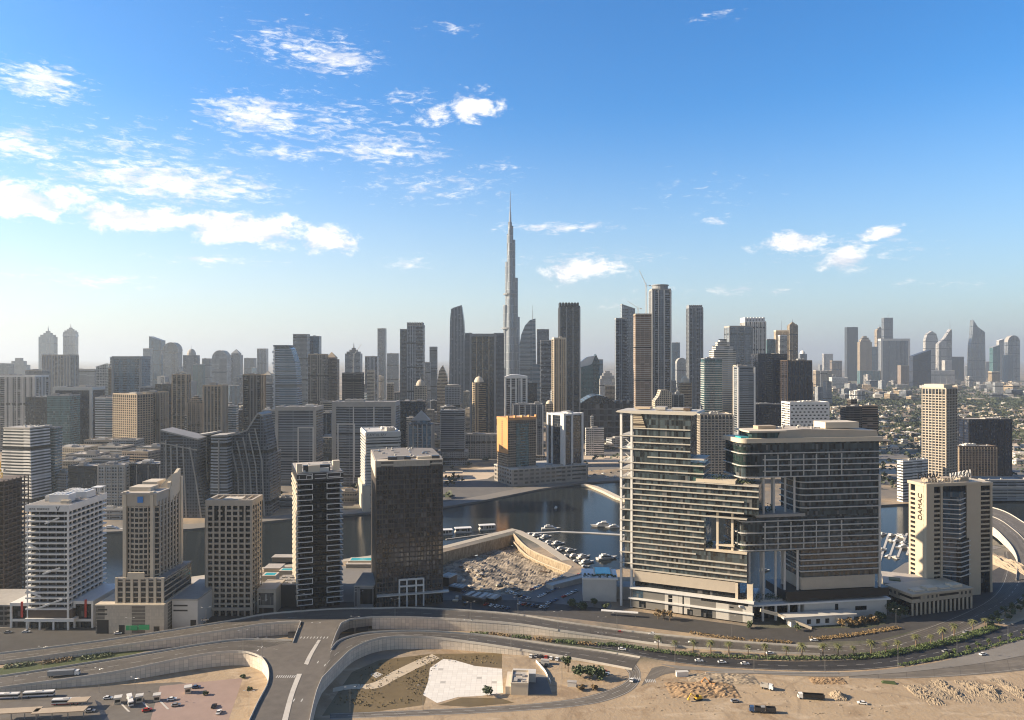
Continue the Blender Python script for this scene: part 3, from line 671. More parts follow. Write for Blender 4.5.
def roof_units(parent, x0, x1, y0, y1, z, n, seed, s=1.0):
    """chillers, tanks and ducts crowded on a roof"""
    r = random.Random(seed)
    for i in range(n):
        k = r.randrange(3); x, y = r.uniform(x0, x1), r.uniform(y0, y1)
        if k not in CH:
            b = MB()
            if k == 0: b.box(-1.1, 1.1, -.8, .8, 0, 1.3); b.tube((-.5, 0, 1.3), (-.5, 0, 1.5), .38, n=8); b.tube((.5, 0, 1.3), (.5, 0, 1.5), .38, n=8)
            elif k == 1: b.tube((0, 0, 0), (0, 0, 1.7), .9, n=10); b.tube((0, 0, 1.7), (0, 0, 1.95), .9, .3, n=10)
            else: b.box(-2.4, 2.4, -.35, .35, .3, .9); b.box(-2.4, -1.9, -.3, .3, 0, .3); b.box(1.9, 2.4, -.3, .3, 0, .3)
            o = b.build(['chiller', 'water_tank', 'roof_duct'][k], [M['offwhite'], M['concrete'], M['steel']][k], parent, (x, y, z)); CH[k] = o
        else: o = again(CH[k], (x, y, z), parent)
        o.rotation_euler = (0, 0, r.choice([0, 1.57])); o.scale = (s, s, s)
def txt(t, s, size, loc, rot, mat, name='lettering', th=.15, align='LEFT', squash=1.0):
    c = bpy.data.curves.new('lettering', 'FONT'); c.body = s; c.size = size; c.extrude = th; c.align_x = align
    o = bpy.data.objects.new('tmp', c); COL.objects.link(o)
    me = bpy.data.meshes.new_from_object(o.evaluated_get(bpy.context.evaluated_depsgraph_get()))
    bpy.data.objects.remove(o)
    me.materials.clear(); me.materials.append(mat)
    r = bpy.data.objects.new(name, me); COL.objects.link(r); r.parent = t; r.location = loc; r.rotation_euler = rot; r.scale = (squash, 1, 1)
    return r
def tree_crown(mb, c, rx, rz, n, size, seed=0, m=0):
    """leaf clumps: many small crossed faces gathered in lumps through an uneven volume"""
    rnd = random.Random(seed); lumps = []
    for i in range(max(5, n // 24)):
        a = rnd.uniform(0, 6.28); r = rnd.uniform(.15, .95) * rx; z = rnd.uniform(-.6, .9) * rz
        k = math.sqrt(max(.05, 1 - (z / rz) ** 2)); lumps.append((c[0] + math.cos(a) * r * k, c[1] + math.sin(a) * r * k, c[2] + z, rnd.uniform(.25, .5) * rx))
    for i in range(n):
        l = rnd.choice(lumps); p = Vector((rnd.gauss(0, 1), rnd.gauss(0, 1), rnd.gauss(0, .8))).normalized() * l[3] * rnd.uniform(.5, 1.05) + Vector(l[:3])
        a = Vector((rnd.uniform(-1, 1), rnd.uniform(-1, 1), rnd.uniform(-.6, .6))).normalized(); b_ = a.orthogonal().normalized(); s = size * rnd.uniform(.6, 1.4)
        mb.poly([p - a * s, p + b_ * s * .6, p + a * s, p - b_ * s * .6], m)

# ================================================================ the near row, left to right
# 1. unfinished brown tower with a crane, cut by the picture edge
A, rz, wd, d = frame(-70, 4, 560, 0, 28); H = gz(479, 560)
t = thing('unfinished_tower', 'dark brown unfinished tower with bare floors and a crane, left of the white banded tower', 'tower', A, rz)
b = MB(); b.box(3, wd - 3, 3, d - 3, 0, H - 2); b.build('core_wall', plain('rawbrown', (.085, .06, .045), .9, .3, .2), t)
bands(t, wd, d, [3.7 * i for i in range(1, int(H / 3.7) + 1)], .55, .5, plain('rawslab', (.12, .09, .07), .9, .3, .3), 'floor_slab')
piers(t, (0, 0), (1, 0), wd, 10, 1.0, .25, 0, H - 1, MC['rawbrown'], 'column'); piers(t, (wd, 0), (0, 1), d, 7, 1.0, .25, 0, H - 1, MC['rawbrown'], 'column')
b = MB()
for i in range(14): b.box(wd * (.05 + .065 * i), wd * (.05 + .065 * i) + .4, 1 + (i * 7) % 9, 1.5 + (i * 7) % 9, H - .2, H + 1.5 + (i % 3))
b.build('starter_column', M['concrete'], t)
def crane(loc, h, jib, rz, label, mat=None, back=None, luff=0):
    k = thing('tower_crane', label, 'crane', loc, rz); mat = mat or M['yellow']; back = back or jib * .3
    b = MB(); s = .9
    for sx in (-s, s):
        for sy in (-s, s): b.bar((sx, sy, 0), (sx, sy, h), .28, .28)
    for i in range(int(h / 2.4)): z = i * 2.4; b.bar((-s, -s, z), (s, -s, z + 2.4), .16, .16); b.bar((s, s, z), (-s, s, z + 2.4), .16, .16); b.bar((-s, s, z), (-s, -s, z + 2.4), .16, .16)
    b.build('mast', mat, k)
    b = MB(); e = Vector((math.cos(luff) * jib, 0, h + math.sin(luff) * jib))
    b.bar((0, -.7, h), e + Vector((0, -.3, 0)), .3, .3); b.bar((0, .7, h), e + Vector((0, .3, 0)), .3, .3); b.bar((0, 0, h + 1.8), e + Vector((0, 0, .6)), .3, .3)
    for i in range(12):
        f = i / 12; p = Vector((0, 0, h)).lerp(e, f); b.bar(p + Vector((0, -.6, 0)), p + Vector((e.x / 12, .5, 1.6 * (1 - f) + (e.z - h) / 12)), .16, .16)
    b.build('jib', mat, k)
    b = MB(); b.bar((0, 0, h + .5), (-back, 0, h + .5), 1.0, .6); b.box(-back, -back + 2.5, -.8, .8, h - 1.6, h + .4); b.build('counterweight', M['concrete'], k)
    b = MB(); b.bar((0, 0, h), (0, 0, h + 6), .5, .5); b.box(.9, 2.3, -.7, .7, h - 1.8, h + .2); b.build('cab', mat, k)
    return k
crane((A.x + wd * .84, A.y + 9, H - 1), 7, 20, R(150), 'yellow luffing crane on the roof of the brown unfinished tower', None, 6, R(48))

# 2. white banded tower
A, rz, wd, d = frame(26, 69, 517, 0, ('b', 106)); H = gz(505, 517); fl = 3.83; z0 = 14
t = thing('apartment_tower', 'white tower with wrapped balcony bands and slanting ribs, beside the brown unfinished tower', 'tower', A, rz)
b = MB(); b.box(1.8, wd - 2.2, 2.2, d - 1, 0, H - 2); b.build('glass_wall', GLK, t)
zs = [z0 + fl * i for i in range(int((H - 8 - z0) / fl) + 1)]
bands(t, wd, d, zs, 1.15, .35, M['white'], 'balcony_band')
piers(t, (wd - .5, 0), (1, 0), .1, 1, 1.3, .6, 0, H - 4, M['white'], 'corner_column'); piers(t, (1.0, 0), (1, 0), .1, 1, .8, .1, 0, H - 4, M['white'], 'corner_column')
piers(t, (3, 1.6), (1, 0), wd - 7, 5, .55, .5, z0, H - 5, M['grey']); piers(t, (wd - 1, 5), (0, 1), d - 9, 8, 1.0, .6, z0, H - 5, M['offwhite'])
for za, xa, xb in ((H - 13, .45, .78), (H - 31, .32, .02), (H - 48, .40, .80), (H - 64, .36, 0.02), (14.5, .22, .85)):
    b = MB(); b.bar((xa * wd, -.5, za), (xb * wd, -.5, za + (7 if za < 20 else 4.2)), .7, 1.1); b.build('slanting_rib', M['white'], t)
b = MB(); b.box(-.5, wd + .5, -.5, d + .5, H - 4.6, H); b.build('parapet', M['white'], t)
ro = MB(); ro.box(0.2, wd - .2, .2, d - .2, H, H + .1); ro = ro.build('roof', plain('roofdark', (.22, .20, .18), .9, .25, .3), t)
for x0, x1, y0, y1, hh, mm in ((wd * .35, wd * .8, 9, 19, 5.5, 'white'), (wd * .1, wd * .35, 16, 30, 3.2, 'offwhite'), (wd * .5, wd * .95, 24, 36, 5, 'white'), (wd * .2, wd * .5, 34, 44, 4, 'offwhite'), (wd * .7, wd * .9, 5, 8, 2.2, 'cream')):
    b = MB(); b.box(x0, x1, y0, y1, H + .1, H + hh)
    for k in range(4): b.box(x0 + 1 + k * (x1 - x0 - 2) / 4, x0 + 2 + k * (x1 - x0 - 2) / 4, y0 + 1, y1 - 1, H + hh, H + hh + .6)
    b.build('plant_room', M[mm], ro)
b = MB()
for x, y in ((wd - 6, d - 8), (wd - .8, d - 8), (wd - 6, d - 1.5), (wd - .8, d - 1.5)): b.box(x, x + .6, y, y + .6, H, H + 5)
b.box(wd - 6.5, wd + .3, d - 8.5, d - .6, H + 5, H + 5.6); b.build('roof_pergola', M['white'], ro); roof_units(ro, 2, wd - 2, 3, d - 4, H + .1, 16, 1)
b = MB(); b.box(-.1, wd * .72, -.56, -.52, H - 4.4, H - 4.3)
txt(t, 'V', 5.0, (wd * .70, -.58, H - 4.3), (R(90), 0, 0), M['dark'], 'logo', .05); txt(t, 'VEZUL  RESIDENCE', 2.0, (2.2, -.58, H - 3.4), (R(90), 0, 0), M['dark'], 'lettering', .05, squash=.85)
for x in (0, wd * .3, wd * .62, wd - 1.2): pb = MB(); pb.box(x, x + 1.1, -.3, .8, 0, 6); pb.build('podium_column', M['white'], t)
b = MB(); b.box(-.4, wd + 4, -1.2, d, 6, 8.2); b.build('podium_band', M['white'], t)
b = MB(); b.box(0, wd + 2, .5, d, 8.2, z0); b.build('podium_wall', M['brown'], t)
def portal(label, x, y, w_, h_, dpt, rz=0):
    p = thing('podium_block', label, 'podium', (x, y, 0), rz)
    b = MB(); b.box(1.4, w_ - 1.4, .8, dpt, 0, h_ - 1); b.build('glass_wall', GLK, p)
    b = MB()
    for bx in ((0, 1.4, 0, dpt, 0, h_), (w_ - 1.4, w_, 0, dpt, 0, h_), (1.4, w_ - 1.4, 0, dpt, h_ - 2.2, h_), (1.4, w_ - 1.4, 0, 1, 4.5, 6.2)): b.box(*bx)
    b.build('frame', M['white'], p)
    b = MB(); b.box(w_ * .58, w_ * .68, -.4, .2, 7.5, h_ + 1); b.build('red_banner', M['red'], p)
    return p
portal('white framed podium block with a red banner, left of the white banded tower', A.x - 14, A.y + 4, 13.6, 17.5, 40); portal('white framed podium block with a red banner, right of the white banded tower', A.x + wd + .6, A.y + 4, 14, 19, 40)
t = thing('podium_block', 'dark podium with parking slots at the foot of the brown unfinished tower', 'podium', (A.x - 62, A.y + 6, 0)); b = MB(); b.box(0, 47, 0, 36, 0, 15); b.build('wall', facade('parking', (.13, .12, .11), (.02, .02, .02), 3.6, 7, .35, .12), t)
b = MB(); b.box(-.3, 47.3, -.3, 36, 14.6, 15.6); b.build('parapet', M['concrete'], t)

# 3. beige tower with a bowed front and a fin
A, rz, wd, d = frame(122, 157, 516, 0, ('b', 181)); H = gz(493, 516); fl = 3.64; z0 = 38
t = thing('apartment_tower', 'beige apartment tower with a bowed window front and a tall slanted roof fin', 'tower', A, rz)
b = MB(); b.box(.8, wd - .6, 2, d - 1, 0, H - 3); b.build('glass_wall', GL, t)
def bow(x0, x1, y, sag, z0_, z1_, mat, nm, tt, depth=2.4):
    b = MB(); n = 10; P = [(x0 + (x1 - x0) * i / n, y - sag * math.sin(math.pi * i / n)) for i in range(n + 1)]
    b.prism(P + [(x1, y + depth), (x0, y + depth)], z0_, z1_, bottom=True); return b.build(nm, mat, tt)
bow(3.5, wd - 5, 1.8, 1.6, z0, H - 8, GL, 'bay_glass', t)
f0 = bow(3.2, wd - 4.7, 1.4, 1.8, 0, 1.2, M['beige'], 'bay_band', t, 1.8); zs = [z0 + fl * i for i in range(int((H - 8 - z0) / fl) + 1)]
f0.location.z = zs[0]
for z in zs[1:]: again(f0, (0, 0, z))
piers(t, (5.5, .9), (1, 0), wd - 12, 5, .7, .9, z0, H - 9, M['beige'])
bands(t, wd, d, zs, .9, .1, M['beige'], 'floor_band', y0=2)
for x in (2.0, wd - 3.4): b = MB(); b.box(x - 1.1, x + 1.1, -.8, 3, z0 - 2, H + 1); b.build('pilaster', M['cream'], t)
piers(t, (wd, 4), (0, 1), d - 8, 7, 1.8, .7, z0 - 22, H - 6, M['beige'])
b = MB(); b.box(.2, wd - .2, -.2, d, H - 9, H - 1); b.build('crown_wall', M['beige'], t)
b = MB(); b.box(-.8, wd + .4, -1, d + .5, H - 1, H + .2); ro = b.build('roof', M['roof'], t)
b = MB(); b.box(2, wd * .7, 6, 18, H + .2, H + 3); b.box(4, wd * .6, 20, 34, H + .2, H + 4.5); b.build('plant_room', M['cream'], ro); roof_units(ro, 3, wd - 4, 5, d - 4, H + .2, 10, 5)
b = MB(); b.extrude_xz([(0, H - 10), (d * .45, H - 4), (d * .45, H + 12), (d * .45 - 1.5, H + 12), (0, H + 4)], 0, 2.2); fin = b.build('roof_fin', M['cream'], t, (wd + .6, d * .5, 0)); fin.rotation_euler = (0, 0, R(90))
b = MB(); b.extrude_xz([(0, H - 1), (11, H + 10), (11, H + 1), (3, H - 3)], 0, 8); b.build('roof_canopy', M['cream'], t, (wd - 10, d * .55, 0))
b = MB(); b.box(wd - 1, wd + 1.6, d - 3, d, 0, H + 6); b.build('edge_fin', M['cream'], t)
b = MB(); b.box(wd * .46, wd * .62, -1.0, -.8, H - 6.6, H - 2.4); b.build('sign_panel', M['blue'], t)
b = MB(); b.box(-2.6, wd + 6, -3, d + 4, 20, z0 - 2); b.build('lower_glass_wall', GL, t)
bands(t, wd + 6, d, [20 + fl * i for i in range(5)], .9, .3, M['beige'], 'podium_band', -2.6, -3)
piers(t, (-2, -3), (1, 0), wd + 7.6, 7, 1.7, .9, 19, z0, M['cream']); b = MB(); b.box(6, wd - 7, -4.4, -3.2, z0 - 1, z0 + 3.5); b.build('lower_crown', M['cream'], t)
b = MB(); b.box(-2.9, wd + 6.3, -3.3, d + 4.3, z0 - 2, z0 - .8); b.build('lower_roof', M['roofgrey'], t)
A3 = A.copy(); w3 = wd
t = thing('podium_block', 'beige podium with dark garage openings and a green shop sign below the bowed beige tower', 'podium', (A.x - 15, A.y - 6, 0))
b = MB(); b.box(0, 47, 0, 44, 0, 19.6); b.build('wall', facade('podstone', (.36, .32, .26), (.42, .37, .30), 2.4, 1.2, .05, .06, .8, .06, 0, 1.4), t)
for x, w_, z1 in ((1, 8, 9.5), (16, 4, 6), (40, 4, 5)): b = MB(); b.box(x, x + w_, -.06, .3, 0, z1); b.build('garage_opening', M['black'], t)
for z in (13, 16): b = MB(); b.box(1.5, 8, -.06, .3, z, z + 1); b.build('slot_window', M['black'], t)
b = MB(); b.box(21, 29, -.3, .1, 2.4, 5.6); b.box(29.6, 37, -.3, .1, 2.8, 6.2); b.build('shop_sign', M['green'], t)
b = MB(); b.box(-.4, 47.4, -.4, 44.4, 19.2, 20.2); b.build('parapet', M['cream'], t)
t = thing('podium_block', 'pale podium wing with dark slots, left of the punched beige tower', 'podium', (A.x + 33, A.y + 4, 0))
b = MB(); b.box(0, 18, 0, 46, 0, 20); b.build('wall', M['offwhite'], t); b = MB(); b.box(-.3, 18.3, -.3, 46.3, 19.6, 20.8); b.build('parapet', M['concrete'], t)
for z in (12, 15.5): b = MB(); b.box(1, 11, -.07, .3, z, z + 1.1); b.build('slot_window', M['black'], t)
b = MB(); b.box(13, 17, -.07, .3, 0, 6); b.build('garage_opening', M['black'], t)

# 4. punched beige tower
A, rz, wd, d = frame(206, 252, 545, 0, ('b', 262)); H = gz(500, 545); fl = 4.05; bay = wd / 7
t = thing('apartment_tower', 'square beige tower with a grid of dark recessed windows and an open roof frame', 'tower', A, rz)
b = MB(); b.box(1.7, wd - 1.7, 1.7, d - 1.7, 0, H - 4); b.build('glass_wall', GLK, t)
zs = [8 + fl * i for i in range(int((H - 12) / fl))]
bands(t, wd, d, zs, 1.25, -.25, M['beige'], 'spandrel_band')
piers(t, (.8, 0), (1, 0), wd - 1.6, 8, 1.35, .15, 0, H - 2, M['beige']); piers(t, (wd, .8), (0, 1), d - 1.6, 5, 1.6, .15, 0, H - 2, M['beige']); piers(t, (0, d - .8), (0, -1), d - 1.6, 5, 1.6, .15, 0, H - 2, M['beige'])
for x, za, zb in ((1.15, H - 14, H - 6), (2.5, H - 13, H - 4), (5.5, H - 14, H - 6)):
    b = MB(); b.box(bay * x, bay * (x + .62), -.05, .4, za, zb); b.build('tall_window', GLK, t)
b = MB()
for a in ((-.4, wd + .4, -.4, 1.4), (-.4, wd + .4, d - 1.4, d + .4), (-.4, 1.4, 1.4, d - 1.4), (wd - 1.4, wd + .4, 1.4, d - 1.4)): b.box(*a, H - 4.2, H)
b.build('parapet', M['beige'], t)
b = MB(); b.box(1, wd - 1, 1, d - 1, H - 4.1, H - 3); ro = b.build('roof', M['roof'], t)
b = MB(); b.box(wd * .3, wd * .7, d * .3, d * .7, H - 3, H - .3); b.build('plant_room', M['cream'], ro)
b = MB()
for k in range(5): b.box(wd * (.15 + .16 * k), wd * (.15 + .16 * k) + .5, 1, d - 1, H - 1.2, H - .6)
b.build('roof_beam', M['cream'], ro); roof_units(ro, 3, wd - 3, 3, d - 3, H - 3, 12, 2)
b = MB(); b.box(-2.6, -.2, 4, d, 0, H - 6); b.build('side_wing', M['beige'], t)
b = MB(); b.box(-1, wd + 1, -1.6, 0, 4.4, 6.4); b.build('canopy', M['beige'], t)
t = thing('podium_block', 'low beige annex with screened openings between the punched beige tower and the black balcony tower', 'podium', (A.x + wd + 1.5, A.y + 6, 0))
b = MB(); b.box(0, 14, 0, 24, 0, 18); b.build('wall', M['beige'], t)
b = MB(); b.box(1.5, 12.5, -.1, .4, 6, 15); b.build('screen', facade('screen', (.25, .22, .18), (.05, .05, .05), 12, .8, .02, .3), t)
b = MB(); b.box(1.5, 12.5, -.08, .4, 0, 4); b.build('garage_opening', M['black'], t)
b = MB(); b.box(6.5, 7.2, -.3, .1, 9, 14); b.build('sign_panel', M['offwhite'], t)

# 5. black tower with white framed balconies
A, rz, wd, d = frame(297, 343, 556, 20, ('b', 292)); H = gz(473, 560)
t = thing('apartment_tower', 'slim black tower with white box frames round its corner balconies', 'tower', A, rz)
b = MB(); b.box(2.2, wd - 2.2, 2.2, d - .5, 0, H - 1); b.build('glass_wall', GLK, t)
zs = [4 + 3.95 * i for i in range(int((H - 8) / 3.95))]
bands(t, wd, d, zs, .45, 0, M['dark'], 'balcony_slab')
b = MB()
for bx in ((-.2, wd * .34, -.55, .4, 0, .5), (-.2, wd * .34, -.55, .4, 3.9, 4.4), (wd * .34 - .5, wd * .34, -.56, .4, .5, 3.9)): b.box(*bx)
fa = b.build('balcony_frame', M['white'], t); b = MB()
for bx in ((wd * .64, wd + .2, -.55, .4, 0, .5), (wd * .64, wd + .2, -.55, .4, 3.9, 4.4), (wd * .64, wd * .64 + .5, -.56, .4, .5, 3.9), (wd - .3, wd + .25, .4, 7, 0, .5), (wd - .3, wd + .25, .4, 7, 3.9, 4.4)): b.box(*bx)
fb = b.build('balcony_frame', M['white'], t)
zz = [3.5 + 7.9 * i for i in range(13)]
fa.location.z = zz[0]; fb.location.z = zz[0]
for z in zz[1:]: again(fa, (0, 0, z)); again(fb, (0, 0, z))
b = MB(); b.box(-.5, .8, .5, d * .9, 0, 1.5); f0 = b.build('side_balcony', M['cream'], t); f0.location.z = zs[1]
for z in zs[2:]: again(f0, (.25 if int(z) % 2 else -.35, 0, z))
b = MB(); b.box(-.1, .6, .4, 2.6, 4, H - 4); b.build('side_wall', M['cream'], t)
b = MB(); b.box(-.3, wd + .3, -.5, d, H - 6, H); b.build('crown_wall', M['black'], t)
b = MB(); y_ = -.62
for x0, x1, za, zb in ((.04, .12, -4.6, -4.1), (.04, .05, -4.6, -1.6), (.2, .32, -2, -1.5), (.2, .21, -4, -1.5), (.31, .32, -4, -1.5), (.38, .62, -4.4, -3.9), (.38, .62, -1.6, -1.2), (.68, .95, -3.6, -3.1), (.94, .95, -3.6, -1)): b.box(wd * x0, wd * x1, y_, -.45, H + za, H + zb)
b.build('crown_line', M['white'], t)
b = MB(); b.box(.5, wd - .5, 0, d - 1, H, H + .4); ro = b.build('roof', M['roof'], t)
for x0, x1, y0, y1, hh, mm in ((0, 4, 2, 7, 7, 'cream'), (wd - 7, wd - 2, 4, 9, 8, 'cream'), (5, wd - 9, 6, 10, 5, 'dark'), (wd * .25, wd * .5, 2, 5, 5.5, 'cream'), (wd * .5, wd * .7, 3, 6, 3, 'offwhite')):
    b = MB(); b.box(x0, x1, y0, y1, H + .4, H + hh); b.build('plant_room', M[mm], ro)
roof_units(ro, 3, wd - 3, 2, d - 3, H + .4, 14, 4)
t = thing('podium_block', 'dark annex with a patterned roof deck beside the foot of the black balcony tower', 'podium', (A.x - 21, A.y + 8, 0))
b = MB(); b.box(0, 20, 0, 26, 0, 17); b.build('wall', M['dark'], t); b = MB(); b.box(.2, 19.8, .2, 25.8, 17, 17.3); b.build('roof_deck', M['roofgrey'], t)
b = MB()
for i in range(9): b.box(2 + (i % 3) * 6, 4.2 + (i % 3) * 6, 3 + (i // 3) * 7, 5 + (i // 3) * 7, 17.3, 18.2)
b.build('roof_vent', M['concrete'], t)

# 6. dark glass office tower
A, rz, wd, d = frame(376, 443, 562, 13.5, ('b', 371.5)); H = gz(460, 566)
t = thing('office_tower', 'broad dark brown glass office tower with a cream top band and a white entrance frame', 'tower', A, rz)
DK = facade('darkgrid', (.06, .05, .043), (.018, .021, .026), 3.7, 2.25, .2, .22, .07, 1.0, .05, 1.85)
b = MB(); b.box(0, wd, 0, d, 0, H - 5); b.build('glass_wall', DK, t)
piers(t, (0.4, 0), (1, 0), wd - .8, 13, .5, .5, 6, H - 5, plain('bronze', (.085, .072, .062), .5, .2, .3, metal=.2), 'mullion')
bands(t, wd, d, [8 + 3.7 * i for i in range(int((H - 15) / 3.7))], .5, .18, MC['bronze'], 'floor_band')
b = MB(); b.box(.2, wd - .2, -.4, d, H - 5, H - .8); b.build('top_band', facade('topband', (.44, .40, .33), (.33, .30, .25), 9, .9, .02, .25, .7, .1, 0, 1.4), t)
b = MB(); b.box(-.6, .2, -.6, d, H - 13, H); b.build('edge_fin', M['cream'], t); b = MB(); b.box(-.3, .1, -.3, d, 8, H - 13); b.build('side_wall', MC['bronze'], t)
b = MB(); b.extrude_xz([(-.8, H - .8), (wd + .8, H - .8), (wd + .8, H - .1), (wd * .55, H + .9), (wd * .3, H + .7), (-.8, H - .1)], 9, d + .6); ro = b.build('roof', plain('roofdark'), t)
b = MB(); b.box(0, wd, -.6, 9, H - .9, H - .2); b.build('roof_edge', M['cream'], t)
for x, y, a, c, hh in ((.18, 3, 7, 5, 2), (.3, 4, 8, 3, 2.6), (.42, 2, 5, 6, 1.8), (.62, 4, 12, 4, 1.6), (.84, 3, 6, 5, 2)):
    b = MB(); b.box(wd * x, wd * x + a, y, y + c, H - .2, H + hh); b.build('plant_room', random.choice([M['dark'], M['concrete'], M['cream']]), ro)
roof_units(ro, 3, wd - 3, 2, d - 2, H + .3, 26, 3); b = MB(); b.tube((wd * .82, -.5, H - 2.2), (wd * .82, -.44, H - 2.2), .9, n=10); b.box(wd * .80, wd * .815, -.5, -.42, H - 3.4, H - 1.3); b.build('logo', M['black'], t)
txt(t, 'THE BAY', 1.8, (wd * .84, -.46, H - 3.2), (R(90), 0, 0), M['grey'], 'lettering', .04, squash=.9)
b = MB(); e0, e1, zt = wd * .34, wd * .70, 21.5
for x in (e0, e0 + (e1 - e0) * .31, e0 + (e1 - e0) * .69, e1): b.box(x - .55, x + .55, -3, -1.6, 0, zt)
for z in (zt - 1.2, zt - 6.2): b.box(e0 - .55, e1 + .55, -2.95, -1.65, z, z + 1.2)
b.build('entrance_frame', M['white'], t)
b = MB(); b.box(.5, wd + 4, -5, -.2, 9.6, 10.3); b.build('entrance_canopy', M['offwhite'], t)
t = thing('podium_block', 'low pale panelled annex left of the dark office tower with a teal roof terrace behind', 'podium', (A.x - 17, A.y + 2, 0))
b = MB(); b.box(0, 15, 0, 34, 0, 16); b.build('wall', facade('annexpanel', (.20, .20, .20), (.05, .05, .055), 14, 2.0, .05, .3), t)
b = MB(); b.box(-.3, 15.3, -.3, 34.3, 15.6, 16.6); b.build('parapet', M['concrete'], t); b = MB(); b.box(.5, 14.5, .5, 33.5, 16.1, 16.3); b.build('roof', M['roofgrey'], t)
# pool decks and low pavilions on the near bank between the towers
for px, py, w_, d_, h_, mat, lab, nm in ((264, 572, 14, 14, 3, 'cream', 'sunlit cream pool pavilion behind the low beige annex', 'pavilion'), (272, 562, 26, 10, 4, 'tan', 'long flat cabana roof on the canal bank left of the black balcony tower', 'pavilion'),
                                         (346, 568, 24, 16, 3, 'concrete', 'stepped terrace deck between the black balcony tower and the dark office tower', 'terrace'), (186, 590, 12, 16, 5, 'cream', 'small sunlit house behind the pale podium wing', 'house'), (192, 601, 10, 8, 7, 'tan', 'little tan kiosk block at the side of the punched beige tower', 'kiosk')):
    p = G(px, py); t = thing(nm, lab, nm, p); b = MB(); b.box(0, w_, 0, d_, 0, h_); b.build('wall', M[mat], t); b = MB(); b.box(-.5, w_ + .5, -.5, d_ + .5, h_, h_ + .5); b.build('roof', M['roof'], t)
for px, py, w_, d_, lab in ((264, 581, 9, 7, 'small blue pool beside the punched beige tower'), (281, 576, 13, 6, 'turquoise pool left of the black balcony tower'), (350, 566, 22, 9, 'long green pool terrace left of the dark office tower')):
    p = G(px, py); t = thing('swimming_pool', lab, 'pool', p); b = MB(); b.box(-1.5, w_ + 1.5, -1.5, d_ + 1.5, 0, 5); b.build('pool_deck', M['cream'], t); b = MB(); b.box(0, w_, 0, d_, 5, 5.03); b.build('pool_water', M['pool'], t)
# ================================================================ the two-block terraced hotel
CB = plain('creamband', (.50, .465, .40), .55, .08, .2); SB = plain('silverband', (.50, .49, .46), .5, .08, .2)
HG = glass('hotel_glass', (.026, .036, .040), .06, 1.7, 4.1, .85, 1.85, .06, (.035, .035, .032), .05)
A, rz = Vector((gx(622, 568), 568, 0)), math.atan2(530 - 568, gx(750, 530) - gx(622, 568)); DD = 26
t = thing('hotel_block', 'long terraced hotel block with cream sunshade bands, white corner column and a square sky opening', 'hotel', A, rz)
def hband(tt, x0, x1, z, mat=CB, h=.72, out=1.3, y1=DD, nm='sunshade_band'):
    b = MB(); b.box(x0, x1, -out, y1, 0, h); return b.build(nm, mat, tt, (0, 0, z))
def hglass(tt, x0, x1, y0, y1, za, zb, mat=HG, nm='glass_wall'):
    b = MB(); b.box(x0, x1, y0, y1, za, zb); return b.build(nm, mat, tt)
ZL = lambda py: 190 - .757 * (py - 358)
zt = ZL(413)
hglass(t, 9, 52, 0, DD, 98, zt); hglass(t, 52, 61, .8, DD, 98, ZL(461), GLT)
hglass(t, 2, 63, 0, DD, 28.5, 98); hglass(t, 63, 100, .3, DD, 77.5, 98); hglass(t, 63, 92, .3, DD, 28.5, 49)
b = MB(); b.extrude_xz([(-4.5, zt + .2), (9, zt - .6), (54.5, zt - .6), (58, zt + .8), (57, zt + 1.9), (-3, zt + 1.5)], -2.6, DD + 3); ro = b.build('roof', CB, t)
for x, y, a, c, hh in ((8, 8, 12, 8, 1.6), (24, 6, 8, 10, 2), (36, 9, 14, 8, 1.5), (46, 4, 5, 6, 1.8)):
    b = MB(); b.box(x, x + a, y, y + c, zt + 2.4, zt + 2.4 + hh); b.build('plant_room', random.choice([M['tan'], M['concrete'], M['brown']]), ro)
for py, x0, x1 in ((429, 9, 52), (436.7, -1.5, 52), (443.2, 9, 52), (450, -1.5, 52), (457.2, 20, 62), (463.5, -1.5, 62.5), (471, -1.5, 62), (479, -1.5, 62)): hband(t, x0, x1, ZL(py))
z = 94.3
pat = [(9, 100), (-1.5, 100), (9, 90), (-1.5, 100), (9, 90), (-1.5, 92), (9, 62), (-1.5, 62), (9, 62), (-1.5, 62), (9, 62), (-1.5, 62), (9, 56), (-1.5, 92), (9, 92), (-1.5, 92), (-1.5, 92)]
hband(t, -1.5, 100, 98.0)
for x0, x1 in pat: hband(t, x0, x1, z); z -= 4.08
b = MB(); b.box(56, 84, -1.2, DD, 98.9, 101.2); b.build('terrace_wall', M['cream'], t)
for x in (-.6, 7.6): b = MB(); b.box(x - .8, x + .8, -.9, .9, 0, zt); b.build('corner_column', M['white'], t)
for za, zb in ((98, 104), (110, 116), (121, 127)):
    b = MB(); b.box(0.3, 8.8, .9, 1.3, za, za + .8); b.box(.3, 8.8, 8, 8.4, za, za + .8); b.bar((1, 1, za), (8.5, 1, zb), .6, .6); b.bar((1, 7, zb), (8.5, 7, za), .6, .6); b.build('loggia_rail', M['white'], t)
b = MB(); b.extrude_xz([(9, ZL(429)), (19, ZL(429)), (15, zt - .6), (9, zt - .6)], -.9, -.3); b.build('stair_screen', facade('louvre', (.52, .44, .32), (.12, .10, .08), 1.3, 30, .45, .01, .7, .1, 0, 1.3), t)
for x in (71, 81.5): b = MB(); b.box(x - .8, x + .8, 2, 3.6, 49, 78); b.build('opening_column', M['cream'], t)
b = MB(); b.box(63, 92, -.8, DD, 49, 50.2); b.box(70, 83, 1, 6, 53, 54); b.build('opening_floor', M['cream'], t)
b = MB(); tree_crown(b, (66, 6, 52.5), 3, 2, 160, .5, 3); tree_crown(b, (88, 5, 52), 4, 2, 160, .5, 4); tree_crown(b, (76, 8, 52), 6, 1.6, 200, .5, 5); b.build('terrace_planting', M['leaf'], t)
